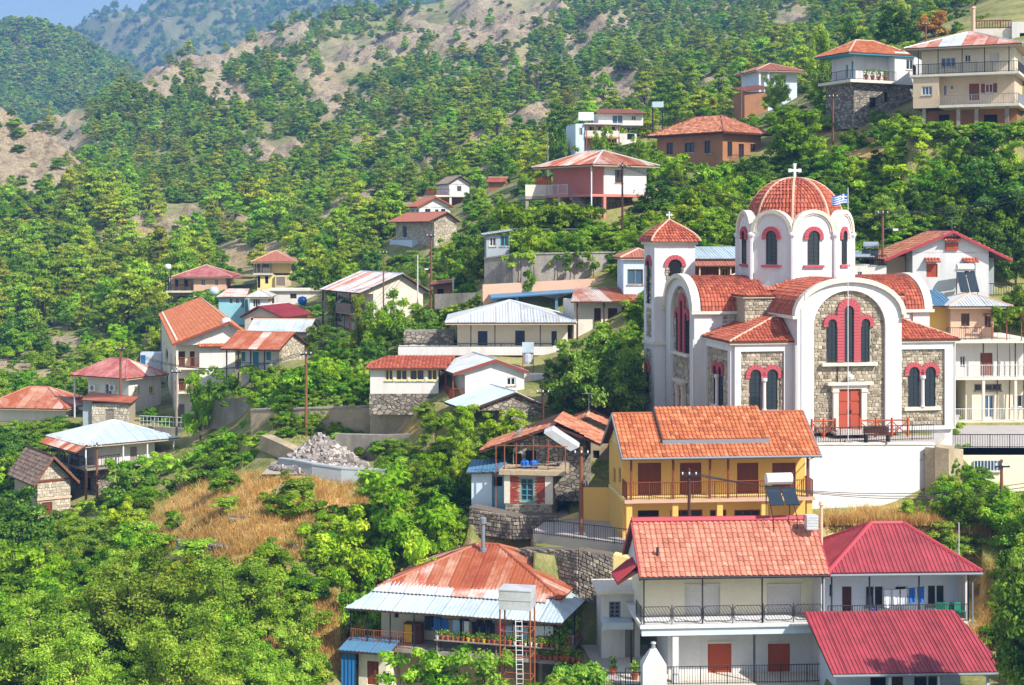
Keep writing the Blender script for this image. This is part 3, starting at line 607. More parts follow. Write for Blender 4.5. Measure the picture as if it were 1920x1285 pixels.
# ------------------------------------------------------------ the domed church
def church():
    o = at(1490, 430, 110); o.z = -12.95; ROT = 10
    b = Bld('church', 'white and stone domed church with red tiled roofs and pink brick arches', 0, 0, 110, ROT, cat='church', loc=o); root = b.root; rnd = random.Random(3)
    HW, SP, RI = 3.5, 7.5, 2.15          # arm half width, springing height, rise of the arch
    def arch(hw, z0, sp, ri, n=18): return [(-hw, z0)]+[(-hw*math.cos(math.pi*i/n), sp+ri*math.sin(math.pi*i/n)) for i in range(n+1)]+[(hw, z0)]
    def FP(x0, y0, ang):                 # facade frame: s along the facade, z up, n outwards
        c, s_ = math.cos(ang), math.sin(ang); return lambda s, z, n: Vector((x0+s*c+n*s_, y0+s*s_-n*c, z))
    front = FP(0, -10, 0); left = FP(-8.3, 0, -math.pi/2); right = FP(8.3, 0, math.pi/2); back = FP(0, 8.3, math.pi)
    def ring(mb, P, outer, inner, n0, n1):  # band between two outlines with the same point count
        for i in range(len(outer)-1):
            q = [outer[i], outer[i+1], inner[i+1], inner[i]]; mb.hexa([P(x, z, n0) for x, z in q], [P(x, z, n1) for x, z in q])
    def half(r, cx, cz, n=12): return [(cx-r*math.cos(math.pi*i/n), cz+r*math.sin(math.pi*i/n)) for i in range(n+1)]
    def archwin(P, cx, w, z0, sp, n=0.0, brick=0.0, jamb=False, lattice=True, nb=9, parent=None):
        """tall arched leaded window; brick = width of the brick arch round its head"""
        pr = parent or root; out = [(cx-w/2, z0)]+half(w/2, cx, sp)+[(cx+w/2, z0)]
        inn = [(cx+(x-cx)*0.84, z0+0.05 if z == z0 else z-0.03*(z > sp)) for x, z in out]
        mb = MB(); ring(mb, P, out, inn, n+0.0, n+0.06)
        if lattice:
            k = int((sp+w/2-z0)/0.28)
            for i in range(1, k):
                zz = z0+0.28*i; hw = w*0.42 if zz < sp else math.sqrt(max(0, (w*0.42)**2-(zz-sp)**2)); mb.bar(P(cx-hw, zz, n+0.03), P(cx+hw, zz, n+0.03), 0.011)
            mb.bar(P(cx, z0, n+0.03), P(cx, sp+w*0.42, n+0.03), 0.014)
        f = mb.build('window', 'iron', pr); mb = MB(); mb.prism([P(x, z, n+0.005) for x, z in out], P(0, 0, 0.012)-P(0, 0, 0)); mb.build('pane', 'glass_church', f)
        if brick:
            mb = MB(); r0, r1 = w/2+0.01, w/2+brick
            for i in range(nb):
                a0, a1 = math.pi*(i+0.05)/nb, math.pi*(i+0.95)/nb
                q = [(cx-r*math.cos(a), sp+r*math.sin(a)) for r, a in ((r0, a0), (r1, a0), (r1, a1), (r0, a1))]
                mb.hexa([P(x, z, n-0.02) for x, z in q], [P(x, z, n+0.13) for x, z in q])
            q = [(-1, sp-0.16), (-1, sp-0.01)]
            for sg in (-1, 1): x0, x1 = sorted((cx+sg*r0, cx+sg*r1)); mb.hexa([P(*p, n-0.02) for p in ((x0, sp-0.2), (x1, sp-0.2), (x1, sp-0.02), (x0, sp-0.02))], [P(*p, n+0.13) for p in ((x0, sp-0.2), (x1, sp-0.2), (x1, sp-0.02), (x0, sp-0.02))])
            mb.build('brick_arch', 'pinkbrick', pr)
        if jamb:
            for sg in (-1, 1):
                z = z0; mb = MB()
                while z < sp-0.2:
                    x0, x1 = sorted((cx+sg*(w/2+0.01), cx+sg*(w/2+brick))); z1 = min(z+0.19, sp-0.2)
                    mb.hexa([P(*p, n-0.02) for p in ((x0, z), (x1, z), (x1, z1-0.02), (x0, z1-0.02))], [P(*p, n+0.12) for p in ((x0, z), (x1, z), (x1, z1-0.02), (x0, z1-0.02))]); z += 0.19
                mb.build('brick_jamb', 'pinkbrick', pr)
    def bx(P, s0, s1, z0, z1, n0, n1, mb=None):
        mb = mb or MB(); q = ((s0, z0), (s1, z0), (s1, z1), (s0, z1)); return mb.hexa([P(x, z, n0) for x, z in q], [P(x, z, n1) for x, z in q])
    IN = (2.4, 6.8, 2.25)
    def arm(P, L, nm, detail):
        body = [P(x, z, -0.3) for x, z in arch(HW, 0, SP, RI)]; mb = MB(); mb.prism(body, P(0, 0, -L)-P(0, 0, -0.3)); mb.build('wall', 'white_clean', root)
        mb = MB(); o1 = arch(HW, 0, SP, RI); i1 = arch(IN[0], 0, *IN[1:]); ring(mb, P, o1, i1, -0.3, 0.0); mb.build('arch_frame', 'white_clean', root)
        mb = MB(); o2 = arch(HW+0.24, SP-0.02, SP, RI+0.24)[1:-1]; i2 = arch(HW-0.06, SP-0.02, SP, RI-0.06)[1:-1]; ring(mb, P, o2, i2, -0.35, 0.22); mb.build('arch_rim', 'offwhite', root)
        mb = MB(); mb.prism([P(x, z, -0.26) for x, z in arch(IN[0]-0.002, 0.002, IN[1], IN[2]-0.002)], P(0, 0, -0.02)-P(0, 0, 0)); mb.build('stone_panel', 'mortar', root)
        if detail:
            outl = arch(IN[0]-0.03, 0.0, IN[1], IN[2]-0.03); mb = MB()
            tri = [(0, 0.42, 4.5, 7.9), (-1.1, 0.36, 4.5, 7.2), (1.1, 0.36, 4.5, 7.2)]
            def ok(x, z):
                if not inside(outl, (x, z)): return False
                for cx, hw, z0, z1 in tri:
                    if abs(x-cx) < hw+0.1 and z0-0.1 < z < z1+0.25: return False
                return True
            stones(mb, lambda s_, z, n: P(s_, z, -0.26+n), -IN[0], IN[0], 0.02, IN[1]+IN[2], ok, rnd=rnd); mb.build('stonework', 'rubble', root, tint=True, kind='stuff')
            archwin(P, 0, 0.62, 4.5, 7.75, n=-0.2, brick=0.48, jamb=True); archwin(P, -1.12, 0.56, 4.5, 6.95, n=-0.2, brick=0.3); archwin(P, 1.12, 0.56, 4.5, 6.95, n=-0.2, brick=0.3)
            bx(P, -1.85, 1.85, 4.26, 4.46, -0.26, 0.1).build('sill', 'offwhite', root)
        # cornice along the springing on both flanks, tiles on the vault
        for sg in (-1, 1): bx(P, sg*(HW+0.02) if sg > 0 else -HW-0.4, HW+0.4 if sg > 0 else -HW-0.02, SP-0.22, SP-0.02, -L+0.02, 0.3).build('cornice', 'offwhite', root)
        n = 40; pts = [(-(HW+0.2)*math.cos(math.pi*i/n), SP+(RI+0.03)*math.sin(math.pi*i/n)) for i in range(n+1)]
        ln = [0]
        for p, q in zip(pts, pts[1:]): ln.append(ln[-1]+math.hypot(q[0]-p[0], q[1]-p[1]))
        for sg in (1, -1):
            def fn(a, t, sg=sg):
                t = min(max(t, 0), ln[n//2]); i = min(n//2-1, max(0, next((k for k in range(n) if ln[k+1] >= t), n//2-1))); f = (t-ln[i])/(ln[i+1]-ln[i])
                x = pts[i][0]+(pts[i+1][0]-pts[i][0])*f; z = pts[i][1]+(pts[i+1][1]-pts[i][1])*f
                tx, tzv = pts[i+1][0]-pts[i][0], pts[i+1][1]-pts[i][1]; d = math.hypot(tx, tzv); q = P(sg*x, z, -0.42-a)
                nn = P(sg*-tzv/d, tx/d, 0)-P(0, 0, 0); return q, nn
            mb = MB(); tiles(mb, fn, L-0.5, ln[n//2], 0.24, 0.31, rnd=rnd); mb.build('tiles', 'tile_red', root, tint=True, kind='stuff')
    arm(front, 6.6, 'front', True); arm(left, 5.2, 'left', True); arm(right, 5.2, 'right', False); arm(back, 5.2, 'back', False)
    # crossing block under the drum, stone, with a tiled skirt
    mb = MB(); k = 3.95; mb.box(-k, k, -k, k, 0, 8.9); mb.build('crossing_wall', 'mortar', root)
    mb = MB()
    for P in (FP(0, -k, 0), FP(-k, 0, -math.pi/2)): stones(mb, P, -k, k, 7.2, 8.85, lambda x, z: True, rnd=rnd)
    mb.build('stonework', 'rubble', root, tint=True, kind='stuff')
    mb = MB(); mb2 = MB(); OC = 3.95
    for j in range(4):
        P = FP(*((0, -k), (-k, 0), (k, 0), (0, k))[j], (0, -math.pi/2, math.pi/2, math.pi)[j])
        q = [P(-k-0.3, 8.85, 0.3), P(k+0.3, 8.85, 0.3), P(1.5, 9.5, -k+3.6), P(-1.5, 9.5, -k+3.6)]; mb2.prism(q, (0, 0, -0.08))
        e = (q[1]-q[0]).normalized(); t_ = (q[3]+q[2]-q[0]-q[1])*0.5; T = t_.length; t_.normalize(); nn = e.cross(t_);
        pl = [((p-q[0]).dot(e), (p-q[0]).dot(t_)) for p in q]
        tiles(mb, lambda a, c, q=q, e=e, t_=t_, nn=nn: (q[0]+e*a+t_*c, nn), (q[1]-q[0]).length, T, 0.24, 0.31, lambda a, c, pl=pl: inside(pl, (a, c)), rnd=rnd)
    mb2.build('crossing_roof', 'wood_dark', root); mb.build('tiles', 'tile_red', root, tint=True, kind='stuff')
    # small tiled turret roofs in the angles between the vaults
    for sx in (-1, 1):
        cx, cy = sx*4.5, -4.5; MB().box(cx-0.95, cx+0.95, cy-0.95, cy+0.95, 6, 8.55).build('angle_turret', 'mortar', root)
        mb = MB(); stones(mb, FP(cx, cy-0.95, 0), -0.95, 0.95, 6, 8.5, lambda x, z: True, rnd=rnd); mb.build('stonework', 'rubble', root, tint=True, kind='stuff')
        b.hip(cx-1.15, cx+1.15, cy-1.15, cy+1.15, 8.56, 0.65, 'tile', 'tile_red', (0.24, 0.31), capr=0.07, capm='tile_red')
    # drum: eight round-headed walls, dome behind them
    RO = 3.95; fw = 2*RO*math.sin(math.pi/8); ap = RO*math.cos(math.pi/8); Zb, Zs = 8.8, 12.72
    for j in range(8):
        ang = math.pi/4*j; P = FP(ap*math.sin(ang), -ap*math.cos(ang), ang); hw = fw/2-0.01
        mb = MB(); mb.prism([P(x, z, 0) for x, z in arch(hw, Zb, Zs, hw*0.96)], P(0, 0, -0.45)-P(0, 0, 0)); mb.build('drum_wall', 'white_clean', root)
        mb = MB(); ring(mb, P, half(hw+0.06, 0, Zs), half(hw-0.2, 0, Zs), -0.5, 0.14); ring(mb, P, half(hw-0.2, 0, Zs), half(hw-0.32, 0, Zs), 0.0, 0.07); mb.build('drum_arch', 'offwhite', root)
        if abs(((ang+math.pi) % (2*math.pi))-math.pi) < 2:
            archwin(P, 0, 0.78, 10.55, 12.45, n=0.012, brick=0.3, nb=9); bx(P, -0.72, 0.72, 10.36, 10.52, 0.002, 0.16).build('sill', 'pinkbrick', root)
        vx = Vector((RO*math.sin(ang+math.pi/8), -RO*math.cos(ang+math.pi/8), 0)); mb = MB(); mb.tube([vx*1.005+Vector((0, 0, Zb)), vx*1.005+Vector((0, 0, Zs-0.35))], 0.16, 8)
        mb.lathe([(0.16, Zs-0.4), (0.26, Zs-0.2), (0.26, Zs-0.08), (0.14, Zs+0.02)], vx.x*1.005, vx.y*1.005, 8); mb.build('drum_column', 'white_clean', root)
    RD, ZD, HD = 3.34, 13.05, 3.4
    prof = lambda t: (RD*math.cos(t)**0.92, ZD+HD*math.sin(t))
    mb = MB(); mb.lathe([(RD-0.05, 12.2)]+[(max(prof(math.pi/2*i/14)[0]-0.05, 0.02), prof(math.pi/2*i/14)[1]-0.05) for i in range(15)], seg=40); mb.build('dome', 'tile_red', root, smooth=True)
    mb = MB(); mr = MB()
    for j in range(8):
        a0 = math.pi/8+math.pi/4*j
        def fn(a, t, a0=a0):
            u = t/5.2*math.pi/2*0.985; r, z = prof(u); an = a0+a*math.pi/4; p = Vector((r*math.sin(an), -r*math.cos(an), z))
            r2, z2 = prof(u+0.01); d = Vector((-(z-z2), r-r2)).normalized(); 
            return p, Vector((math.sin(an)*d.x, -math.cos(an)*d.x, d.y))
        rows = 15
        for i in range(rows):
            t0 = 5.2*i/rows; r = prof(t0/5.2*math.pi/2*0.985)[0]; nc = max(3, int(r*math.pi/4/0.24)); m2 = MB()
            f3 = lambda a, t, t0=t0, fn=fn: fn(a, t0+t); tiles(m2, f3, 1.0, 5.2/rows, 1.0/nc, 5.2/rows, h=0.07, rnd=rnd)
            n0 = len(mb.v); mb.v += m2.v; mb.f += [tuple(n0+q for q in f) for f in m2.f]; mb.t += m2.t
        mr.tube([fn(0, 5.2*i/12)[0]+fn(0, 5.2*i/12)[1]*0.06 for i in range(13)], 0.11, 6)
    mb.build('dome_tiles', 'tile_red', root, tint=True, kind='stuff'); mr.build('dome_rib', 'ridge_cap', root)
    def cross(x, y, z, h):
        mb = MB(); w = h*0.16; mb.box(x-w/2, x+w/2, y-w/2, y+w/2, z, z+h); mb.box(x-h*0.36, x-w/2, y-w/2, y+w/2, z+h*0.55, z+h*0.55+w); mb.box(x+w/2, x+h*0.36, y-w/2, y+w/2, z+h*0.55, z+h*0.55+w)
        for dx, dz in ((-h*0.36, h*0.55+w/2), (h*0.36, h*0.55+w/2), (0, h)): mb.box(x+dx-w*0.7, x+dx+w*0.7, y-w*0.45, y+w*0.45, z+dz-w*0.3 if dx == 0 else z+dz-w*0.75, z+dz+w*0.75)
        mb.lathe([(w*1.4, z-0.15), (w*0.9, z+0.08)], x, y, 8); mb.build('cross', 'white_clean', root)
    cross(0, 0, 16.42, 1.0)
    # low corner bays with twin windows
    for sx in (-1, 1):
        x0, x1 = sorted((sx*3.5, sx*7.4)); y0, y1 = -9.1, -3.4; H = 5.65
        MB().box(x0, x1, y0, y1, -1.5, H).build('wall', 'white_clean', root)
        bands = [(FP((x0+x1)/2, y0, 0), (x1-x0)/2)]+([(FP(x0, (y0+y1)/2, -math.pi/2), (y1-y0)/2)] if sx < 0 else [(FP(x1, (y0+y1)/2, math.pi/2), (y1-y0)/2)])
        for P, hw in bands:
            m_ = MB(); l0, l1 = (-hw+0.02, -hw+0.42), (hw-0.62, hw-0.02)
            if sx > 0: l0, l1 = (-hw+0.02, -hw+0.25), (hw-0.62, hw-0.02)
            bx(P, *l0, 0, H-0.45, 0.003, 0.2, m_); bx(P, *l1, 0, H-0.45, 0.003, 0.2, m_); bx(P, -hw+0.02, hw-0.02, H-0.45, H, 0.003, 0.2, m_); bx(P, -hw+0.02, hw-0.02, 0.0, 0.25, 0.21, 0.24, m_); m_.build('pilaster_frame', 'white_clean', root)
            bx(P, l0[1], l1[0], 0, H-0.45, 0.004, 0.03).build('stone_panel', 'mortar', root); c = (l0[1]+l1[0])/2+(0.12 if P is bands[0][0] and sx < 0 else 0)
            mb = MB(); stones(mb, lambda s_, z, n: P(s_, z, 0.03+n), l0[1]+0.01, l1[0]-0.01, 0.02, H-0.47, lambda x, z: not (abs(x-c) < 1.0 and 1.4 < z < 4.15), rnd=rnd); mb.build('stonework', 'rubble', root, tint=True, kind='stuff')
            for d in (-0.56, 0.56): archwin(P, c+d, 0.7, 1.5, 3.7, n=0.05, brick=0.3, nb=9)
            bx(P, c-1.25, c+1.25, 1.25, 1.46, 0.03, 0.24).build('sill', 'offwhite', root)
            mb = MB(); p = P(c, 0, 0.17); mb.lathe([(0.17, 1.47), (0.12, 1.6), (0.11, 3.2), (0.2, 3.34), (0.2, 3.5)], p.x, p.y, 10); mb.build('column', 'white_clean', root)
        MB().box(x0-0.35, x1+0.35, y0-0.35, y1-0.02, H+0.005, H+0.2).build('cornice', 'offwhite', root)
        z = H+0.2; a = Vector((sx*3.52, y0-0.4, z)); c0 = Vector((x0-0.4 if sx < 0 else x1+0.4, y0-0.4, z)); c1 = Vector((c0.x, y1, z)); top0 = Vector((sx*3.52, y0+2.2, z+1.6)); top1 = Vector((sx*3.52, y1, z+1.6))
        f1 = [c0, a, top0] if sx < 0 else [a, c0, top0]; f2 = [c1, c0, top0, top1] if sx < 0 else [c0, c1, top1, top0]
        b.roof([f1, f2], 'tile', 'tile_red', (0.24, 0.31), caps=[(c0, top0)], capr=0.08)
    # upper clerestory walls behind the bays (stone strips below the vault cornices)
    P = FP(-5.9, -3.5, 0); mb = MB(); stones(mb, lambda s_, z, n: P(s_, z, n), -0.5, 2.3, 5.9, 7.2, lambda x, z: True, rnd=rnd); mb.build('stonework', 'rubble', root, tint=True, kind='stuff')
    P = FP(5.9, -3.5, 0); mb = MB(); stones(mb, lambda s_, z, n: P(s_, z, n), -2.3, 0.3, 5.9, 7.2, lambda x, z: True, rnd=rnd); mb.build('stonework', 'rubble', root, tint=True, kind='stuff')
    for sx in (-1, 1): bx(FP(sx*7.75, -3.5, 0), -0.6, 0.6, 0, 7.25, 0.004, 0.14).build('pilaster', 'white_clean', root)
    # portals
    for P, w, h, nm in ((front, 1.55, 2.8, 'door_red'), (left, 1.0, 2.2, 'door_red')):
        n = -0.26; o_ = bx(P, -w/2, w/2, 0.25, h, n+0.05, n+0.14)
        for i in (0, 1):
            for j in range(3): bx(P, -w/2+w*(0.05+0.5*i), -w/2+w*(0.45+0.5*i), 0.3+(h-0.3)*(0.03+0.33*j), 0.3+(h-0.3)*(0.3+0.33*j), n+0.14, n+0.18, o_)
        d = o_.build('door', nm, root)
        for sg in (-1, 1): bx(P, sg*0.1-0.03, sg*0.1+0.03, 1.25, 1.45, n+0.18, n+0.24).build('door_handle', 'iron', d)
        m_ = MB()
        for sg in (-1, 1): bx(P, *sorted((sg*(w/2), sg*(w/2+0.34))), 0, h, n+0.06, n+0.34, m_); bx(P, *sorted((sg*(w/2-0.02), sg*(w/2+0.42))), h-0.2, h-0.03, n+0.06, n+0.4, m_)
        bx(P, -w/2-0.4, w/2+0.4, h, h+0.24, n+0.06, n+0.32, m_); bx(P, -w/2-0.75, w/2+0.75, h+0.24, h+0.42, n+0.06, n+0.5, m_); m_.build('door_surround', 'offwhite', root)
        bx(P, -w/2-0.5, w/2+0.5, 0, 0.14, 0.01, 1.0).build('doorstep', 'paving', root); bx(P, -w/2-0.3, w/2+0.3, 0.14, 0.25, -0.2, 0.55).build('doorstep', 'paving', root)
    p = front(0, 0, -0.1); MB().lathe([(0.05, 3.3), (0.2, 3.45), (0.24, 3.62), (0.08, 3.75)], p.x, p.y-0.2, 10).build('lamp', 'plastic_white', root)
    MB().tube([front(-0.75, z, -0.17) for z in (4.2, 3.75, 3.2)], 0.03, 5).build('cable', 'iron', root)
    # downpipes
    for x, y in ((-3.62, -10.06), (7.45, -9.35), (-8.42, -3.62), (-3.5, -9.4)): MB().tube([(x, y, 5.6), (x, y, 0.1)], 0.05, 6).build('downpipe', 'white', root)
    # bell tower
    x0, x1, y0, y1, H = -9.1, -6.1, 3.7, 6.6, 11.85
    MB().box(x0, x1, y0, y1, -2, H).build('tower_wall', 'white_clean', root)
    TF = FP((x0+x1)/2, y0, 0); TL = FP(x0, (y0+y1)/2, -math.pi/2)
    for P, w in ((TF, 1.0), (TL, 0.95)):
        mb = MB(); mb.prism([P(x, z, 0.02) for x, z in [(-w/2, 7.6)]+half(w/2, 0, 10.3)+[(w/2, 7.6)]], P(0, 0, 0.01)-P(0, 0, 0)); mb.build('belfry_shade', 'dark', root)  # dark panel on the solid tower stands for the shade inside the belfry
        mb = MB(); stones(mb, P, -w/2-0.22, -w/2+0.14, 7.6, 10.3, lambda x, z: True, w=(0.2, 0.4), out=0.08, rnd=rnd); stones(mb, P, w/2-0.14, w/2+0.22, 7.6, 10.3, lambda x, z: True, w=(0.2, 0.4), out=0.08, rnd=rnd); mb.build('stonework', 'rubble', root, tint=True, kind='stuff')
        mb = MB()
        for i in range(9):
            a0, a1 = math.pi*(i+0.05)/9, math.pi*(i+0.95)/9; q = [(-r*math.cos(a), 10.3+r*math.sin(a)) for r, a in ((w/2+0.01, a0), (w/2+0.32, a0), (w/2+0.32, a1), (w/2+0.01, a1))]
            mb.hexa([P(x, z, 0.0) for x, z in q], [P(x, z, 0.12) for x, z in q])
        mb.build('brick_arch', 'pinkbrick', root)
        bx(P, -0.62, 0.62, 5.2, 7.3, 0.005, 0.03).build('stone_panel', 'mortar', root); mb = MB(); stones(mb, lambda s_, z, n: P(s_, z, 0.03+n), -0.6, 0.6, 5.2, 7.25, lambda x, z: True, rnd=rnd); stones(mb, lambda s_, z, n: P(s_, z, 0.03+n), -0.7, 0.7, 0.6, 4.4, lambda x, z: True, rnd=rnd); mb.build('stonework', 'rubble', root, tint=True, kind='stuff')
        bx(P, -1.55, 1.55, 4.7, 4.9, 0.005, 0.14).build('string_course', 'offwhite', root)
    archwin(TL, 0, 0.5, 1.2, 2.9, n=0.09, brick=0.25, nb=7)
    p = TF(0, 9.6, -0.4); MB().lathe([(0.32, 8.7), (0.28, 8.85), (0.18, 9.25), (0.05, 9.35)], p.x, y0-0.12, 12).build('bell', 'iron_rust', root)
    MB().box(x0-0.18, x1+0.18, y0-0.18, y1+0.18, H+0.003, H+0.2).build('cornice', 'offwhite', root)
    cx, cy = (x0+x1)/2, (y0+y1)/2; Z = H+0.2; mb = MB(); ms = MB(); W0 = 1.78
    def sq(t): return W0*(1-t**1.55)+0.02, Z+1.5*t
    for j in range(4):
        ang = math.pi/2*j
        for i in range(8):
            (wa, za), (wb, zb) = sq(i/8), sq((i+1)/8) if i < 7 else (0.06, Z+1.55); P = FP(cx, cy, ang); nc = max(2, int(2*wa/0.24))
            def fn(a, t, wa=wa, wb=wb, za=za, zb=zb, P=P):
                w_ = wa+(wb-wa)*t; return P((a*2-1)*w_, za+(zb-za)*t, w_), (P(0, wa-wb, zb-za)-P(0, 0, 0)).normalized()
            m2 = MB(); tiles(m2, fn, 1.0, 1.0, 1.0/nc, 1.0, h=0.06, rnd=rnd); n0 = len(mb.v); mb.v += m2.v; mb.f += [tuple(n0+q for q in f) for f in m2.f]; mb.t += m2.t
            ms.face([fn(0, 0)[0], fn(1, 0)[0], fn(1, 1)[0], fn(0, 1)[0]])
        mr = MB().tube([FP(cx, cy, ang)(sq(i/8)[0], sq(i/8)[1]+0.05, sq(i/8)[0]) for i in range(8)]+[(cx, cy, Z+1.6)], 0.08, 6).build('roof_rib', 'ridge_cap', root)
    mb.build('tiles', 'tile_red', root, tint=True, kind='stuff'); ms.build('tower_roof', 'tile_red', root); cross(cx, cy, Z+1.62, 0.5)
    return b
CH = church()
# ------------------------------------------------------------ church terrace
def terrace():
    r, q = wallthing('church_retaining_wall', 'tall smooth white retaining wall below the church door', [(1508, 96.5, 834, 962), (1752, 98.5, 834, 962)], 'white_clean', 0.5, coping='white')
    r, q = wallthing('stained_buttress_wall', 'rust stained tan concrete buttress beside the white church wall', [(1753, 97.6, 838, 965), (1779, 97.2, 842, 975), (1806, 99.5, 842, 975)], 'concrete_tan', 1.5)
    p = [at(1470, 834, 96.5), at(1760, 834, 98.6), at(1800, 838, 112), at(1420, 806, 118)]
    z = p[0].z; mb = MB(); mb.prism([(v.x, v.y, z) for v in p], (0, 0, -0.35)); mb.build('church_terrace', 'paving', kind='structure')
    p = [at(1180, 818, 104), at(1500, 818, 98), at(1500, 806, 122), at(1180, 806, 124)]
    mb = MB(); mb.prism([(v.x, v.y, z-0.02) for v in p], (0, 0, -2.5)); mb.build('church_yard', 'paving', kind='structure')
    z += 0.02
    def seg(mb, a, b, h, gap, r):
        n = max(1, int((b-a).length/gap)); up = Vector((0, 0, h)); mb.bar(a+up, b+up, r*1.8); mb.bar(a+up*0.1, b+up*0.1, r*1.5)
        for i in range(n+1): q = a.lerp(b, i/n); mb.bar(q, q+up, r*(2.4 if i % 10 == 0 else 1))
    a, b_ = at(1530, 834, 96.8), at(1750, 834, 98.7); a.z = b_.z = z; o = a.copy(); mb = MB(); seg(mb, a-o, b_-o, 0.95, 0.16, 0.014)
    tag(mb.build('railing', 'iron', loc=o), 'black iron railing along the edge of the church forecourt', 'railing')
    for k, (x0, x1, D, lab) in enumerate(((1522, 1566, 99.4, 'orange timber lattice barrier left of the church door'), (1612, 1702, 99.8, 'orange timber lattice barrier right of the church door'))):
        a, b_ = at(x0, 830, D), at(x1, 830, D+0.4); a.z = b_.z = z; o = a.copy(); root = empty('timber_barrier', o, label=lab, cat='barrier'); L = (b_-a).length; e = (b_-a).normalized(); n = max(2, int(L/1.0)); up = Vector((0, 0, 1.05))
        for i in range(n+1): MB().bar(e*(L*i/n), e*(L*i/n)+up*1.15, 0.07).build('post', 'shutter_red', root)
        MB().bar(up, e*L+up, 0.05).build('handrail', 'shutter_red', root)
        for i in range(n):
            MB().bar(e*(L*i/n)+up*0.1, e*(L*(i+1)/n)+up*0.95, 0.035).build('brace', 'shutter_red', root); MB().bar(e*(L*i/n)+up*0.95+Vector((0, 0.07, 0)), e*(L*(i+1)/n)+up*0.1+Vector((0, 0.07, 0)), 0.035).build('brace', 'shutter_red', root)
    o = at(1645, 834, 97.6); o.z = z; bn = empty('bench', o, R(6), label='dark wooden bench behind the church railing', cat='bench')
    MB().box(-0.8, 0.8, -0.2, 0.25, 0.42, 0.48).build('seat', 'wood_dark', bn); MB().box(-0.8, 0.8, 0.26, 0.32, 0.5, 0.9).build('backrest', 'wood_dark', bn)
    for x in (-0.7, 0.7): MB().box(x-0.05, x+0.05, -0.18, 0.24, 0, 0.415).build('leg', 'iron', bn)
    o = at(1590, 834, 97.4); o.z = z; fp = empty('flagpole', o, label='tall thin white flagpole in front of the church door', cat='flagpole'); H = (H0-352)*97.4/F-o.z
    MB().tube([(0, 0, 0), (0, 0, H)], 0.032, 8, 0.022).build('pole', 'iron_white', fp); MB().box(-0.2, 0.2, -0.2, 0.2, 0.005, 0.15).build('base', 'concrete', fp)
    fl = empty('flag', o+Vector((-0.04, 0, H-1.0)), label='blue and white striped flag flying from the flagpole', cat='flag')
    for j in range(9):
        mb = MB(); n = 10
        for i in range(n):
            f = lambda u: Vector((-u*0.95, 0.1*math.sin(u*7)*u+0.02, -0.12*u+0.04*math.sin(u*6)))
            z0 = 0.6-j*0.067; a0, a1 = f(i/n), f((i+1)/n); 
            if j < 5 and i < 4: continue
            mb.hexa([a0+Vector((0, 0, z0-0.067)), a1+Vector((0, 0, z0-0.067)), a1+Vector((0, 0.012, z0-0.067)), a0+Vector((0, 0.012, z0-0.067))], [a0+Vector((0, 0, z0)), a1+Vector((0, 0, z0)), a1+Vector((0, 0.012, z0)), a0+Vector((0, 0.012, z0))])
        mb.build('stripe', 'flag_blue' if j % 2 == 0 else 'cloth_white', fl)
    mb = MB(); mc = MB(); n = 10; f = lambda u: Vector((-u*0.95, 0.1*math.sin(u*7)*u+0.02, -0.12*u+0.04*math.sin(u*6)))
    for i in range(4):
        a0, a1 = f(i/n), f((i+1)/n)
        for zt, zb, w in ((0.6, 0.467, 0), (0.467, 0.4, 1), (0.4, 0.265, 0)):
            t_ = mc if (w or i == 2) and not (i == 3 and not w) else mb
            t_.hexa([a0+Vector((0, 0, zb)), a1+Vector((0, 0, zb)), a1+Vector((0, 0.012, zb)), a0+Vector((0, 0.012, zb))], [a0+Vector((0, 0, zt)), a1+Vector((0, 0, zt)), a1+Vector((0, 0.012, zt)), a0+Vector((0, 0.012, zt))])
    mb.build('canton', 'flag_blue', fl); mc.build('canton_cross', 'cloth_white', fl)
terrace()
# ------------------------------------------------------------ small things used by the houses
def water_heater(loc, rz, label, s=1.0, stand=1.2, tank='plastic_white', low=0.45):
    r = empty('solar_water_heater', loc, rz, label=label, cat='water heater'); mb = MB()
    mb.tube([(-0.75*s, 0.35*s, stand+0.95*s), (0.75*s, 0.35*s, stand+0.95*s)], 0.33*s, 14); mb.build('tank', tank, r)
    for x in (-0.45, 0.45): MB().prism([(x*s-0.4*s, -0.9*s, stand*low), (x*s+0.4*s, -0.9*s, stand*low), (x*s+0.4*s, 0.2*s, stand+0.5*s), (x*s-0.4*s, 0.2*s, stand+0.5*s)], (0, 0.05, -0.05)).build('collector', 'glass', r)
    for x in (-0.7, 0.7):
        for y in (-0.85, 0.5): MB().bar((x*s, y*s, 0), (x*s, y*s, stand+(0.6*s if y > 0 else -0.5*stand)), 0.03).build('leg', 'iron', r)
        MB().bar((x*s, -0.85*s, stand*0.5), (x*s, 0.5*s, stand+0.5*s), 0.025).build('brace', 'iron', r)
    MB().bar((-0.7*s, 0.5*s, stand+0.5*s), (0.7*s, 0.5*s, stand+0.5*s), 0.025).build('brace', 'iron', r)
    return r
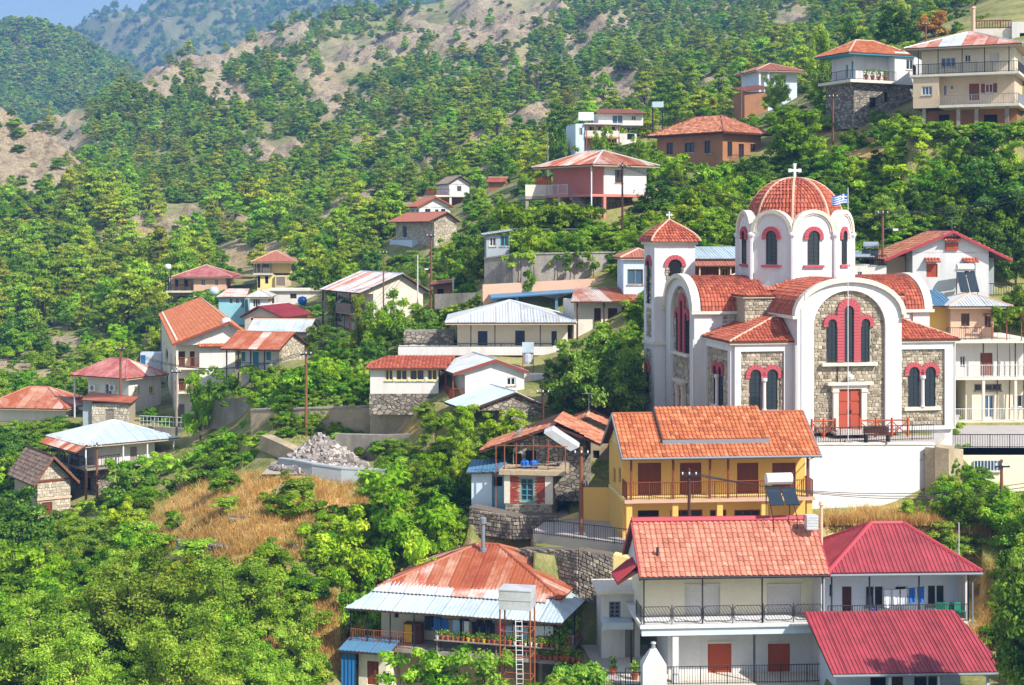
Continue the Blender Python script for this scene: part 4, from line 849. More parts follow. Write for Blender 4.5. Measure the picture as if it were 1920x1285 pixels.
def laundry(a, b, items, label):
    a, b = Vector(a), Vector(b); r = empty('clothesline', a, label=label, cat='clothesline'); d = b-a; n = 12
    MB().tube([d*(i/n)+Vector((0, 0, -0.12*math.sin(math.pi*i/n))) for i in range(n+1)], 0.012, 4).build('line', 'iron', r); rn = random.Random(label); e = d.normalized(); L = d.length
    for u, w, h, m in items:
        c0 = u*L; k = 5; mb = MB(); top = []; bot = []
        for i in range(k+1):
            q = c0+w*i/k; p = e*q+Vector((0, 0, d.z*q/L*0-0.12*math.sin(math.pi*q/L)-0.015)); y = Vector((-e.y, e.x, 0))
            top.append(p+y*0.01); bot.append(p+y*(0.05*math.sin(i*2.1+u*20))+Vector((rn.uniform(-0.02, 0.02), 0, -h*rn.uniform(0.92, 1.05))))
        for i in range(k): mb.prism([top[i], top[i+1], bot[i+1], bot[i]], (0, 0.015, 0))
        ob = mb.build('laundry', m); ob.location = a
        tag(ob, {'cloth_blue': 'blue', 'cloth_white': 'white', 'cloth_navy': 'navy', 'cloth_pink': 'pink', 'cloth_light': 'pale blue'}[m]+' garment hanging on the '+label, 'laundry', 'washing hung on the '+label)
    return r
def pot(loc, label, s=1.0, m='terracotta', leaf='leaf_green', h=0.45):
    r = empty('flower_pot', loc, label=label, cat='flower pot', group='potted plants on the balconies'); rn = random.Random(str(loc))
    MB().lathe([(0.1*s, 0), (0.16*s, 0.26*s), (0.18*s, 0.26*s), (0.18*s, 0.3*s), (0.1*s, 0.29*s)], seg=10).build('pot', m, r)
    mb = MB()
    for i in range(50):
        a = rn.uniform(0, 6.28); q = rn.uniform(0.02, 0.24)*s; z = (0.3+rn.uniform(0.02, h))*s; c = Vector((q*math.cos(a), q*math.sin(a), z)); u = Vector((rn.uniform(-1, 1), rn.uniform(-1, 1), rn.uniform(-1, 1))).normalized()*0.07*s; w = u.cross(Vector((rn.uniform(-1, 1), rn.uniform(-1, 1), 0.3))).normalized()*0.05*s
        mb.face([c-u, c+w, c+u, c-w], rn.random())
    mb.build('leaves', leaf, r, tint=True)
# ------------------------------------------------------------ yellow house below the church
def yellow_house():
    b = Bld('yellow_house', 'yellow two storey house with orange tiled roof and brown balcony doors', 1176, 1018, 92, 6); W = b.lx(1524); d = 6.4
    zb = b.lz(938); ze = b.lz(861)+0.1; w1 = 1.5
    b.vol(0, W, w1, d, -2.5, zb-0.2, 'yellow_wall', [('F', 1196, 957, 1236, 1016, 'o'), ('F', 1257, 956, 1317, 969, 'w3', 'wood_brown'), ('F', 1331, 956, 1362, 969, 'w', 'wood_brown'), ('F', 1377, 956, 1426, 969, 'w3', 'wood_brown')])
    b.vol(0, W, w1, d, zb, ze+0.25, 'yellow_wall', [('F', x0, 868, x1, 936, 's', 'wood_brown') for x0, x1 in ((1196, 1240), (1275, 1315), (1382, 1422), (1448, 1492))]+[('L', 1150, 878, 1154, 905, 's', 'wood_brown'), ('L', 1160, 878, 1164, 905, 's', 'wood_brown')])
    b.box('balcony_slab', 'pale_yellow', -0.12, W+0.1, 0, d-0.5, zb-0.19, zb-0.01); b.box('fascia', 'ridge_cap', -0.16, W+0.14, -0.05, -0.003, zb-0.2, zb)
    b.rail([(0, w1, zb), (0, 0.06, zb), (W, 0.06, zb), (W, w1, zb)], 1.0, 0.13, 'wood_brown', 0.016)
    for px in (1184, 1263, 1332, 1366, 1515): b.post(b.lx(px), 0.1, zb, ze, 'wood_brown', 0.06)
    for x in (0.15, W*0.26, W*0.5, W*0.74, W-0.15): b.post(x, 0.3, -1.5, zb-0.195, 'yellow_wall', 0.17, 'pillar')
    rz = b.lz(776, b.lx(1146), 4)-ze
    b.gable(-0.35, W+0.35, -0.45, d+0.45, ze, 2.15, 'x', 'tile', 'tile_orange', (0.26, 0.36), wall='pale_yellow', wy=(0.37, 0.37), capm='tile_orange', edge='gutter')
    r = b.root; x0, x1 = b.lx(1246), b.lx(1448); sl = 2.15/((d+0.9)/2); y0, y1 = 0.55, 3.3
    zz = lambda y: ze+(y+0.45)*sl+0.32
    b.shed([(x0, y0, zz(y0)), (x1, y0, zz(y0)), (x1, y1, zz(y1)), (x0, y1, zz(y1))], 'tile', 'tile_orange', (0.26, 0.36), thick=0.3, base='gutter')
    MB().tube([(-0.4, -0.52, ze-0.02), (W+0.4, -0.52, ze-0.02)], 0.07, 8).build('gutter', 'gutter', r); MB().tube([(W+0.2, -0.45, ze), (W+0.2, w1-0.08, ze-0.5), (W+0.2, w1-0.08, 0)], 0.045, 6).build('downpipe', 'gutter', r)
    # yard in front and to the left
    o = b.o
    yd = [at(1000, 1026, 96), at(1215, 1030, 91), at(1540, 1030, 90.5), at(1540, 1024, 99), at(1060, 1010, 104)]
    MB().prism([(v.x, v.y, o.z-0.02) for v in yd], (0, 0, -1.6)).build('yard', 'paving', kind='structure')
    r2, q = wallthing('yellow_yard_wall', 'yellow garden wall with brown gate beside the yellow house', [(1087, 99.5, 915, 1010), (1150, 98.6, 915, 1010)], 'yellow_wall', 0.3)
    MB().box(0.5, 2.3, -0.07, -0.01, 0.1, 1.35).build('gate', 'wood_brown', r2); MB().box(0.4, 2.4, -0.1, -0.005, 1.36, 1.55).build('gate_lintel', 'crimson', r2)
    wallthing('pale_yellow_parapet', 'sloping pale yellow parapet wall left of the yard', [(1000, 98.5, 990, 1025), (1086, 100, 962, 1012)], 'pale_yellow', 0.25)
    wallthing('rough_stone_yard_wall', 'grey mossy rubble retaining wall under the yellow house yard', [(968, 94, 1030, 1085), (1085, 91, 1032, 1120), (1150, 90.8, 1042, 1150)], 'mortar_dark', 1.0, rub='rubble_grey')
    wallthing('yellow_stair_wall', 'stained pale yellow wall beside the stairs below the yard', [(1150, 90.8, 1040, 1150), (1205, 90.4, 1052, 1160)], 'pale_yellow', 0.8)
    o2 = at(1002, 1028, 94.6); mb = MB()
    a, c = Vector((0, 0, 0)), at(1196, 1031, 90.8)-o2; c.z = 0; n = 46; up = Vector((0, 0, 0.95)); mb.bar(a+up, c+up, 0.025); mb.bar(a+up*0.1, c+up*0.1, 0.02)
    for i in range(n+1): mb.bar(a.lerp(c, i/n), a.lerp(c, i/n)+up, 0.028 if i % 9 == 0 else 0.013)
    o2.z = o.z; tag(mb.build('railing', 'iron', loc=o2), 'black iron railing round the yard of the yellow house', 'railing')
yellow_house()
# ------------------------------------------------------------ white house with salmon tiles
def salmon_house():
    b = Bld('white_house', 'white two storey house with salmon tiled roof and long balcony', 1204, 1284, 82, 4); W = b.lx(1546); d = 5.6; r = b.root; w1 = 1.9
    zb = b.lz(1172); ze = b.lz(1082); zl = 0.0
    b.vol(b.lx(1264), W-0.12, w1, d, -2, zb-0.6, 'white_clean', [('F', 1327, 1206, 1372, 1276, 'roll', 'shutter_red'), ('F', 1440, 1206, 1482, 1276, 'roll', 'shutter_red')])
    b.vol(0.3, W-0.12, w1, d, zb, ze+0.1, 'cream', [('F', 1284, 1098, 1350, 1170, 'roll', 'white'), ('F', 1438, 1098, 1502, 1170, 'roll', 'white')])
    b.box('end_wall', 'white_clean', W-0.115, W+0.06, 0.25, d, -1.5, ze-0.05)
    b.box('balcony_slab', 'white_clean', -0.1, W+0.1, 0, d-0.2, zb-0.22, zb-0.02); b.box('balcony_beam', 'blue_white', 0.0, W-0.13, 0.12, 0.5, zb-0.62, zb-0.225)
    b.box('floor_slab', 'offwhite', -1.0, W+0.05, -0.3, d, -0.25, -0.02)
    b.post(b.lx(1268), 0.35, 0, zb-0.6, 'white_clean', 0.16, 'pillar'); b.post(b.lx(1416), 0.2, 0, zb-0.6, 'iron', 0.05)
    for px in (1208, 1318, 1430, 1544): b.post(b.lx(px), 0.12, zb, ze, 'iron', 0.035)
    # rounded railing panels with slanting bars
    n = 6
    def panel(P, L):
        mb = MB(); h0, h1 = 0.12, 0.92; q = [(0.12, h0), (L-0.12, h0), (L, h0+0.12), (L, h1-0.12), (L-0.12, h1), (0.12, h1), (0, h1-0.12), (0, h0+0.12)]
        for a, c in zip(q, q[1:]+q[:1]): mb.bar(P(*a), P(*c), 0.02)
        k = int(L/0.15)
        for i in range(-4, k):
            x0, x1 = L*i/k, L*i/k+0.5; z0, z1 = h1, h0
            if x0 < 0: z0 = h1+(h1-h0)*x0/0.5*1; x0 = 0
            if x1 > L: z1 = h1-(h1-h0)*(L-L*i/k)/0.5; x1 = L
            if z0 > z1: mb.bar(P(x0, z0), P(x1, z1), 0.011)
        return mb
    for i in range(n):
        x0 = 0.02+W*i/n; panel(lambda x, z: (x0+x, 0.03, zb+z), W/n-0.12).build('railing_panel', 'iron', r); b.post(x0-0.06, 0.03, zb, zb+1, 'iron', 0.022, 'railing_post')
    panel(lambda x, z: (-0.05, 0.1+x, zb+z), 1.7).build('railing_panel', 'iron', r)
    b.rail([(-0.9, -0.2, 0), (b.lx(1262), -0.2, 0), (W, -0.2, 0)], 0.95, 0.14, 'iron', 0.013)
    b.gable(-0.12, W+0.22, -0.2, d+0.6, ze, 2.35, 'x', 'tile', 'tile_salmon', (0.29, 0.33), wall='white_clean', wy=(0.25, 0.25), capm='crimson', edge='crimson', capr=0.2)
    MB().tube([(-0.2, -0.26, ze-0.03), (W+0.25, -0.26, ze-0.03)], 0.06, 8).build('gutter', 'iron', r)
    b.shed([(-1.25, 0.2, ze-0.35), (-1.25, 2.6, ze-0.35), (-0.14, 2.4, ze+0.55), (-0.14, 0.3, ze+0.3)], 'sheet', 'crimson', thick=0.12)
    MB().tube([(0.95, 0.9, ze+0.7), (0.95, 0.9, ze+1.35)], 0.07, 8).build('vent_pipe', 'iron', r)
    MB().lathe([(0.09, ze-0.8), (0.09, ze+3.2), (0.16, ze+3.25), (0.1, ze+3.42)], W+0.42, 2.2, 10).build('flue', 'peach', r)
    # white barbecue with pyramid hood
    o = b.root.matrix_world if False else None
    p = at(1226, 1284, 81); p.z = b.o.z; q = empty('barbecue', p, R(4), label='white masonry barbecue with pyramid hood beside the salmon roofed house', cat='barbecue')
    MB().box(-0.62, 0.62, -0.3, 0.6, -0.3, 1.35).build('base', 'white_clean', q); MB().hexa([(-0.62, -0.3, 1.353), (0.62, -0.3, 1.353), (0.62, 0.6, 1.353), (-0.62, 0.6, 1.353)], [(-0.16, 0.0, 2.1), (0.16, 0.0, 2.1), (0.16, 0.3, 2.1), (-0.16, 0.3, 2.1)]).build('hood', 'white_clean', q); MB().lathe([(0.1, 2.1), (0.1, 2.35), (0.16, 2.38), (0.1, 2.45)], 0, 0.15, 8).build('chimney', 'steel', q)
    # heater on its stand behind the ridge
    p = at(1466, 985, 85.2); water_heater(p+Vector((0, 0.4, -0.6)), R(8), 'white solar water heater on an iron stand behind the salmon roof', 0.95, 2.1, low=0.85)
    p = at(1521, 992, 84.5); tk = empty('metal_cistern', p, R(4), label='small grey corrugated cistern at the right end of the salmon roof', cat='cistern'); MB().box(-0.3, 0.3, -0.3, 0.3, 0, 0.75).build('body', 'zinc', tk)
    for i in range(5): MB().box(-0.32, 0.32, -0.32, -0.303, 0.05+i*0.15, 0.12+i*0.15).build('rib', 'zinc', tk)
salmon_house()
# ------------------------------------------------------------ two crimson roofs at the right
def crimson_house():
    b = Bld('hip_roof_house', 'white house under a crimson hipped metal roof with washing on its balcony', 1553, 1169, 84, 3); W = b.lx(1817); d = 5.8; r = b.root; ze = b.lz(1077)
    b.vol(0, W, 1.7, d, -3.5, ze, 'blue_white', [('F', 1555, 1096, 1562, 1120, 'w1'), ('F', 1579, 1100, 1597, 1166, 'd', 'wood_dark'), ('F', 1622, 1098, 1658, 1138, 'w', 'white_clean'), ('F', 1677, 1098, 1702, 1118, 'w1', 'white_clean'), ('F', 1677, 1142, 1702, 1154, 'w1'), ('F', 1738, 1096, 1773, 1136, 'w', 'white_clean')])
    b.box('balcony_slab', 'offwhite', -0.05, W+0.1, 0, 1.695, -0.25, 0.0); b.box('foundation', 'offwhite', 0, W, 0.3, 1.69, -4.5, -0.255); b.box('end_wall', 'white_clean', W+0.005, W+0.15, 0.6, d, -1, ze-0.02)
    b.hip(-0.15, W+0.55, -0.35, d+0.4, ze+0.12, 2.0, 'sheet', 'red_metal', 0.9, capm='crimson', capr=0.13, sof='crimson')
    MB().tube([(-0.1, -0.42, ze+0.02), (W+0.6, -0.42, ze+0.02)], 0.07, 8).build('gutter', 'gutter', r); MB().tube([(W+0.5, -0.4, ze), (W+0.15, -0.1, ze-0.5), (W+0.15, -0.1, -2)], 0.045, 6).build('downpipe', 'gutter', r)
    for px in (1560, 1631, 1724, 1816): b.post(b.lx(px), 0.08, 0, ze, 'iron', 0.035)
    b.rail([(0, 0.05, 0), (W, 0.05, 0)], 0.92, 0.13, 'iron', 0.013)
    z1 = b.o.z+1.75; A = at(1625, 0, 84.6); A.z = z1; Bp = at(1735, 0, 85); Bp.z = z1
    laundry(A, Bp, [(0.02, 0.3, 0.9, 'cloth_navy'), (0.3, 0.35, 1.0, 'cloth_white'), (0.44, 0.4, 0.85, 'cloth_white'), (0.58, 0.35, 0.85, 'cloth_white'), (0.72, 0.35, 0.8, 'cloth_blue'), (0.86, 0.4, 0.85, 'cloth_blue')], 'clothesline on the balcony under the crimson hipped roof')
    for px, m, nm in ((1570, 'plastic_blue', 'blue'), (1586, 'plastic_blue', 'bright blue'), (1640, 'plastic_blue', 'tall blue'), (1575, 'plastic_yellow', 'yellow'), (1725, 'plastic_green', 'green'), (1660, 'terracotta', 'orange')):
        p = at(px, 1166, 84.6); p.z = b.o.z+0.01; o = MB().lathe([(0.14, 0), (0.19, 0.36 if nm != 'tall blue' else 0.6), (0.17, 0.36 if nm != 'tall blue' else 0.6), (0.13, 0.03)], seg=12).build('bucket', m, loc=p)
        tag(o, nm+' plastic bucket on the balcony under the crimson hipped roof', 'bucket')
    for i, px in enumerate((1762, 1782, 1800)):
        p = at(px, 1166, 84.9); p.z = b.o.z+0.01; c = empty('garden_chair', p, R(20*i-20), label=('leftmost', 'middle', 'rightmost')[i]+' green plastic garden chair at the balcony end under crimson roof', cat='chair', group='garden chairs on the crimson roof balcony')
        MB().box(-0.24, 0.24, -0.22, 0.22, 0.4, 0.44).build('seat', 'green_paint', c); MB().box(-0.24, 0.24, 0.22, 0.26, 0.45, 0.85).build('backrest', 'green_paint', c)
        for x in (-0.21, 0.21):
            for y in (-0.19, 0.19): MB().box(x-0.02, x+0.02, y-0.02, y+0.02, 0, 0.398).build('leg', 'green_paint', c)
    c = Bld('veranda_annex', 'low annex with a wide crimson corrugated lean-to roof in the corner', 1562, 1300, 77, 3); W = c.lx(1884); e = c.lz(1262)
    c.vol(0.6, W-1.6, 1.8, 5, -2, e+0.2, 'blue_white', [('F', 1632, 1268, 1662, 1300, 'o'), ('F', 1672, 1266, 1694, 1300, 'd', 'wood_dark'), ('F', 1712, 1266, 1768, 1290, 'w')])
    t = c.lz(1172, 2, 4.6)
    c.shed([(-0.1, -0.3, e), (W+0.1, -0.3, e), (W-0.9, 5.0, e+1.75), (-0.25, 5.0, e+1.75)], 'sheet', 'red_metal', 0.85, thick=0.1)
    MB().tube([(-0.1, -0.38, e-0.06), (W+0.1, -0.38, e-0.06)], 0.07, 8).build('gutter', 'gutter', c.root)
    for px in (1668, 1760, 1852): c.post(c.lx(px), 0, -1.5, e-0.1, 'blue_white', 0.06)
crimson_house()
# ------------------------------------------------------------ house with rusty hip roof and pale porch roof
def porch_house():
    b = Bld('porch_house', 'house with rusty red hipped roof, pale metal porch roof and crowded veranda', 657, 1209, 89.5, -16); r = b.root; W = b.lx(1049); ze = b.lz(1139); d = 8.2; pw = 2.3
    R1 = b.ly(1122, W)
    b.vol(1.0, W-1.6, pw, d, -3.2, ze+0.35, 'cream', [('F', 738, 1145, 748, 1160, 'w1'), ('F', 890, 1154, 925, 1180, 'w', 'white_clean'), ('F', 862, 1150, 880, 1205, 'd', 'wood_dark'), ('F', 960, 1162, 990, 1215, 'o'), ('F', 800, 1150, 830, 1180, 'w'), ('R', 1062, 1160, 1072, 1182, 'w', 'white_clean')])
    b.box('veranda_slab', 'concrete', 0, W, 0, pw-0.02, -0.22, -0.02); b.box('side_slab', 'concrete', W-1.58, W, pw, d-1.5, -0.22, -0.03)
    b.box('lower_wall', 'concrete_tan', 1.2, W-1.8, 1.2, pw-0.03, -3.2, -0.225)
    # lean-to porch sheet roof in front and at the right side
    b.shed([(-0.25, -0.3, ze), (W+0.2, -0.3, ze), (W-1.5, pw+1.3, ze+0.85), (1.2, pw+1.3, ze+0.85)], 'sheet', 'zinc_blue', 0.95)
    b.shed([(W+0.2, -0.3, ze), (W+0.2, d-0.8, ze), (W-1.5, d-0.6, ze+0.85), (W-1.5, pw+1.3, ze+0.85)], 'sheet', 'zinc_blue', 0.95)
    b.hip(0.7, W-0.5, pw+0.1, d+2.4, ze+0.66, 2.0, 'sheet', ['rust', 'rust', 'rust_dark', 'rust_pale', 'rust'], 0.7, ridge=1.2, capm='rust_dark')
    b.shed([(0.6, pw-0.5, ze+0.55), (W-1.3, pw-0.5, ze+0.55), (W-1.5, pw+0.9, ze+0.96), (1.1, pw+0.9, ze+0.96)], 'sheet', ['rust_pale', 'zinc'], 0.95)
    # corrugated side roof to the neighbour
    b.shed([(W-0.8, d-2.5, ze+0.42), (W+2.6, d-1.0, ze+0.42), (W+2.4, d+1.4, ze+0.9), (W-1.2, d+1.2, ze+1.0)], 'sheet', ['rust_pale', 'rust'], 0.7)
    b.vol(W-1.0, W+1.2, d-0.6, d+1.2, -3, ze+0.4, 'white', [('F', 1090, 1128, 1112, 1165, 'w')])
    for px in (657, 688, 731, 776, 826, 868, 912, 1048): b.post(b.lx(px), 0.06, 0, ze+0.02, 'iron', 0.03)
    b.post(W, 3.5, 0, ze, 'iron', 0.03); b.post(W, d-1.6, 0, ze, 'iron', 0.03)
    b.rail([(0, pw, 0), (0, 0.05, 0), (b.lx(775), 0.05, 0)], 0.9, 0.14, 'iron_rust', 0.012)
    # shelf of pots along the parapet
    sh = empty('plank_shelf', b.root.location, R(-16), label='long plank shelf of potted plants along the veranda edge', cat='shelf'); x0 = b.lx(815)
    MB().box(x0, W-0.05, -0.12, 0.22, 0.62, 0.67).build('plank', 'wood_grey', sh)
    for i in range(5): MB().box(x0+0.1+i*(W-x0-0.3)/4, x0+0.16+i*(W-x0-0.3)/4, 0.02, 0.1, 0, 0.615).build('support', 'wood_grey', sh)
    cc, nn = math.cos(R(-16)), math.sin(R(-16)); loc = lambda x, y, z: b.o+Vector((x*cc-y*nn, x*nn+y*cc, z)); rn = random.Random(5)
    for i in range(24): pot(loc(x0+0.15+i*(W-x0-0.3)/23, 0.05, 0.672), 'small potted plant on the plank shelf along the veranda edge', rn.uniform(0.5, 0.8), rn.choice(['terracotta', 'terracotta', 'plastic_white', 'plastic_yellow']), rn.choice(['leaf_green', 'leaf_vine', 'leaf_olive']))
    for i in range(14): pot(loc(W-0.1-rn.uniform(0, 0.7), rn.uniform(0.3, d-2), 0), 'potted plant on the slab at the right end of the veranda', rn.uniform(0.8, 1.5), rn.choice(['terracotta', 'plastic_white', 'terracotta']), rn.choice(['leaf_green', 'leaf_vine', 'leaf_bright']), 0.9)
    for i in range(9): pot(loc(b.lx(1000)+i*0.32, 0.0, -0.012), 'potted plant on the slab below the plank shelf', rn.uniform(0.6, 1.0), 'terracotta', 'leaf_green', 0.6)
    laundry(loc(b.lx(783), 0.7, 1.75), loc(W-0.2, 0.7, 1.7), [(0.02, 0.45, 0.75, 'cloth_navy'), (0.085, 0.45, 0.8, 'cloth_blue'), (0.15, 0.4, 0.7, 'cloth_blue'), (0.23, 0.4, 0.7, 'cloth_light'), (0.3, 0.4, 0.65, 'cloth_white'), (0.37, 0.4, 0.75, 'cloth_navy'), (0.43, 0.5, 0.7, 'cloth_navy'), (0.5, 0.3, 0.6, 'cloth_navy'), (0.555, 0.4, 0.6, 'cloth_pink'), (0.6, 0.5, 0.8, 'cloth_light'), (0.67, 0.35, 0.75, 'cloth_white'), (0.72, 0.45, 0.8, 'cloth_light'), (0.83, 0.5, 0.55, 'cloth_white'), (0.9, 0.45, 0.5, 'cloth_white')], 'clothesline along the veranda under the pale porch roof')
    p = loc(b.lx(743), 1.2, -0.015); cb = empty('cupboard', p, R(-16), label='yellow brown wooden cupboard on the veranda', cat='cupboard'); MB().box(0, 1.05, 0, 0.5, 0, 1.15).build('body', 'wood_brown', cb)
    for i in (0, 1): MB().box(0.05+i*0.5, 0.5+i*0.5, -0.03, -0.003, 0.08, 1.08).build('cupboard_door', ('plastic_yellow', 'wood_dark')[i], cb)
    MB().lathe([(0.2, -0.3), (0.2, 0.15), (0.12, 0.16), (0.12, 1.6), (0.2, 1.62), (0.2, 1.95), (0.08, 2.0)], *((W-0.1)/2-0.0, d/2+1.4), 12).build('flue', 'iron_grey', r).location = (0, 0.4, ze+2.4)
    # shed under the veranda at the left
    s = Bld('blue_shed', 'little shed with blue metal roof and blue tarpaulin under the veranda corner', 652, 1300, 88.5, -16, cat='shed'); w = s.lx(720); z = s.lz(1222)
    s.vol(0.5, w, 0.4, 2.5, -1, z, 'cream', [('F', 688, 1240, 710, 1285, 'd', 'wood_brown')]); s.shed([(-0.5, -0.3, z+0.1), (w+0.4, -0.3, z+0.1), (w+0.4, 1.6, z+0.4), (-0.5, 1.6, z+0.4)], 'sheet', 'blue_metal')
    mb = MB()
    for i in range(8): mb.prism([(-0.35+i*0.11, -0.15+0.06*(i % 2), -1), (-0.24+i*0.11, -0.15+0.06*((i+1) % 2), -1), (-0.24+i*0.11, -0.1+0.03*((i+1) % 2), z), (-0.35+i*0.11, -0.1+0.03*(i % 2), z)], (0, 0.02, 0))
    mb.build('tarpaulin', 'blue_paint', s.root)
    # tank tower
    p = at(970, 1300, 83.5); T = empty('water_tower', p, R(-12), label='galvanised box water tank on a tall rusty iron scaffold with ladder', cat='water tank'); k = 83.5/F; zt = (1300-1139)*k; w = 0.86
    MB().box(-w, w, -w*0.8, w*0.8, zt, zt+1.0).build('tank', 'zinc', T); MB().box(-w-0.03, w+0.03, -w*0.8-0.03, w*0.8+0.03, zt+1.003, zt+1.06).build('tank_lid', 'zinc', T); MB().box(-w-0.015, w+0.015, -w*0.8-0.015, w*0.8+0.015, zt+0.48, zt+0.52).build('tank_band', 'steel', T)
    for x in (-w+0.05, w-0.05):
        for y in (-0.6, 0.6): MB().bar((x, y, -1), (x, y, zt-0.005), 0.045).build('leg', 'iron_rust', T)
    for i, z in enumerate((0.9, 2.1, 3.4)):
        for y in (-0.6, 0.6): MB().bar((-w, y, z), (w, y, z), 0.03).build('crossbar', 'iron_rust', T)
        for x in (-w+0.05, w-0.05): MB().bar((x, -0.6, z-0.03), (x, 0.6, z-0.03), 0.03).build('crossbar', 'iron_rust', T)
    mb = MB(); mb.bar((0.0, -0.75, -1), (-0.1, -0.68, zt-0.5), 0.025); mb.bar((0.34, -0.75, -1), (0.24, -0.68, zt-0.5), 0.025)
    for i in range(20): mb.bar((0.0-0.005*i, -0.75+0.0035*i, -0.8+i*0.25), (0.34-0.005*i, -0.75+0.0035*i, -0.8+i*0.25), 0.018)
    tag(mb.build('ladder', 'iron_white', loc=p+Vector((0.0, 0.05, 0))), 'pale metal ladder leaning on the rusty scaffold of the water tank', 'ladder'); 
    u = Bld('white_outhouse', 'white plastered outhouse with grille window at the head of the alley', 1128, 1240, 87.2, 3); w = u.lx(1200); z = u.lz(1112)
    u.vol(0, w, 0, 2.6, -2, z, 'white', [('F', 1142, 1128, 1164, 1160, 'wg', 'iron_grey'), ('F', 1172, 1160, 1190, 1236, 'd', 'wood_grey')]); u.box('roof_slab', 'offwhite', -0.3, w+0.2, -0.4, 2.7, z+0.004, z+0.18); u.box('awning', 'zinc_blue', -0.1, w*0.75, -1.3, -0.01, u.lz(1170), u.lz(1158)); u.post(w*0.7, -1.2, -2, u.lz(1172), 'iron', 0.05)
    # alley between the two houses
    al = [at(1090, 1262, 90), at(1130, 1275, 83), at(1215, 1285, 81.5), at(1215, 1255, 90)]; zz = al[1].z
    MB().prism([(v.x, v.y, zz) for v in al], (0, 0, -1.0)).build('alley', 'paving', kind='structure')
    for px, D in ((1150, 84), (1190, 83)):
        q = at(px, 0, D); q.z = zz; pot(q, ('leftmost' if px == 1150 else 'rightmost')+' terracotta pot in the alley by the white house', 1.3)
    g = at(1120, 1288, 81.2); g.z = zz; mb = MB(); L = (1208-1120)*81.2/F; n = 20
    mb.bar((0, 0, 0.9), (L, 0, 0.9), 0.025)
    for i in range(n+1): mb.bar((L*i/n, 0, 0), (L*i/n, 0, 0.9), 0.025 if i % 10 == 0 else 0.013)
    tag(mb.build('railing', 'iron', loc=g), 'black iron railing at the foot of the alley', 'railing')
porch_house()
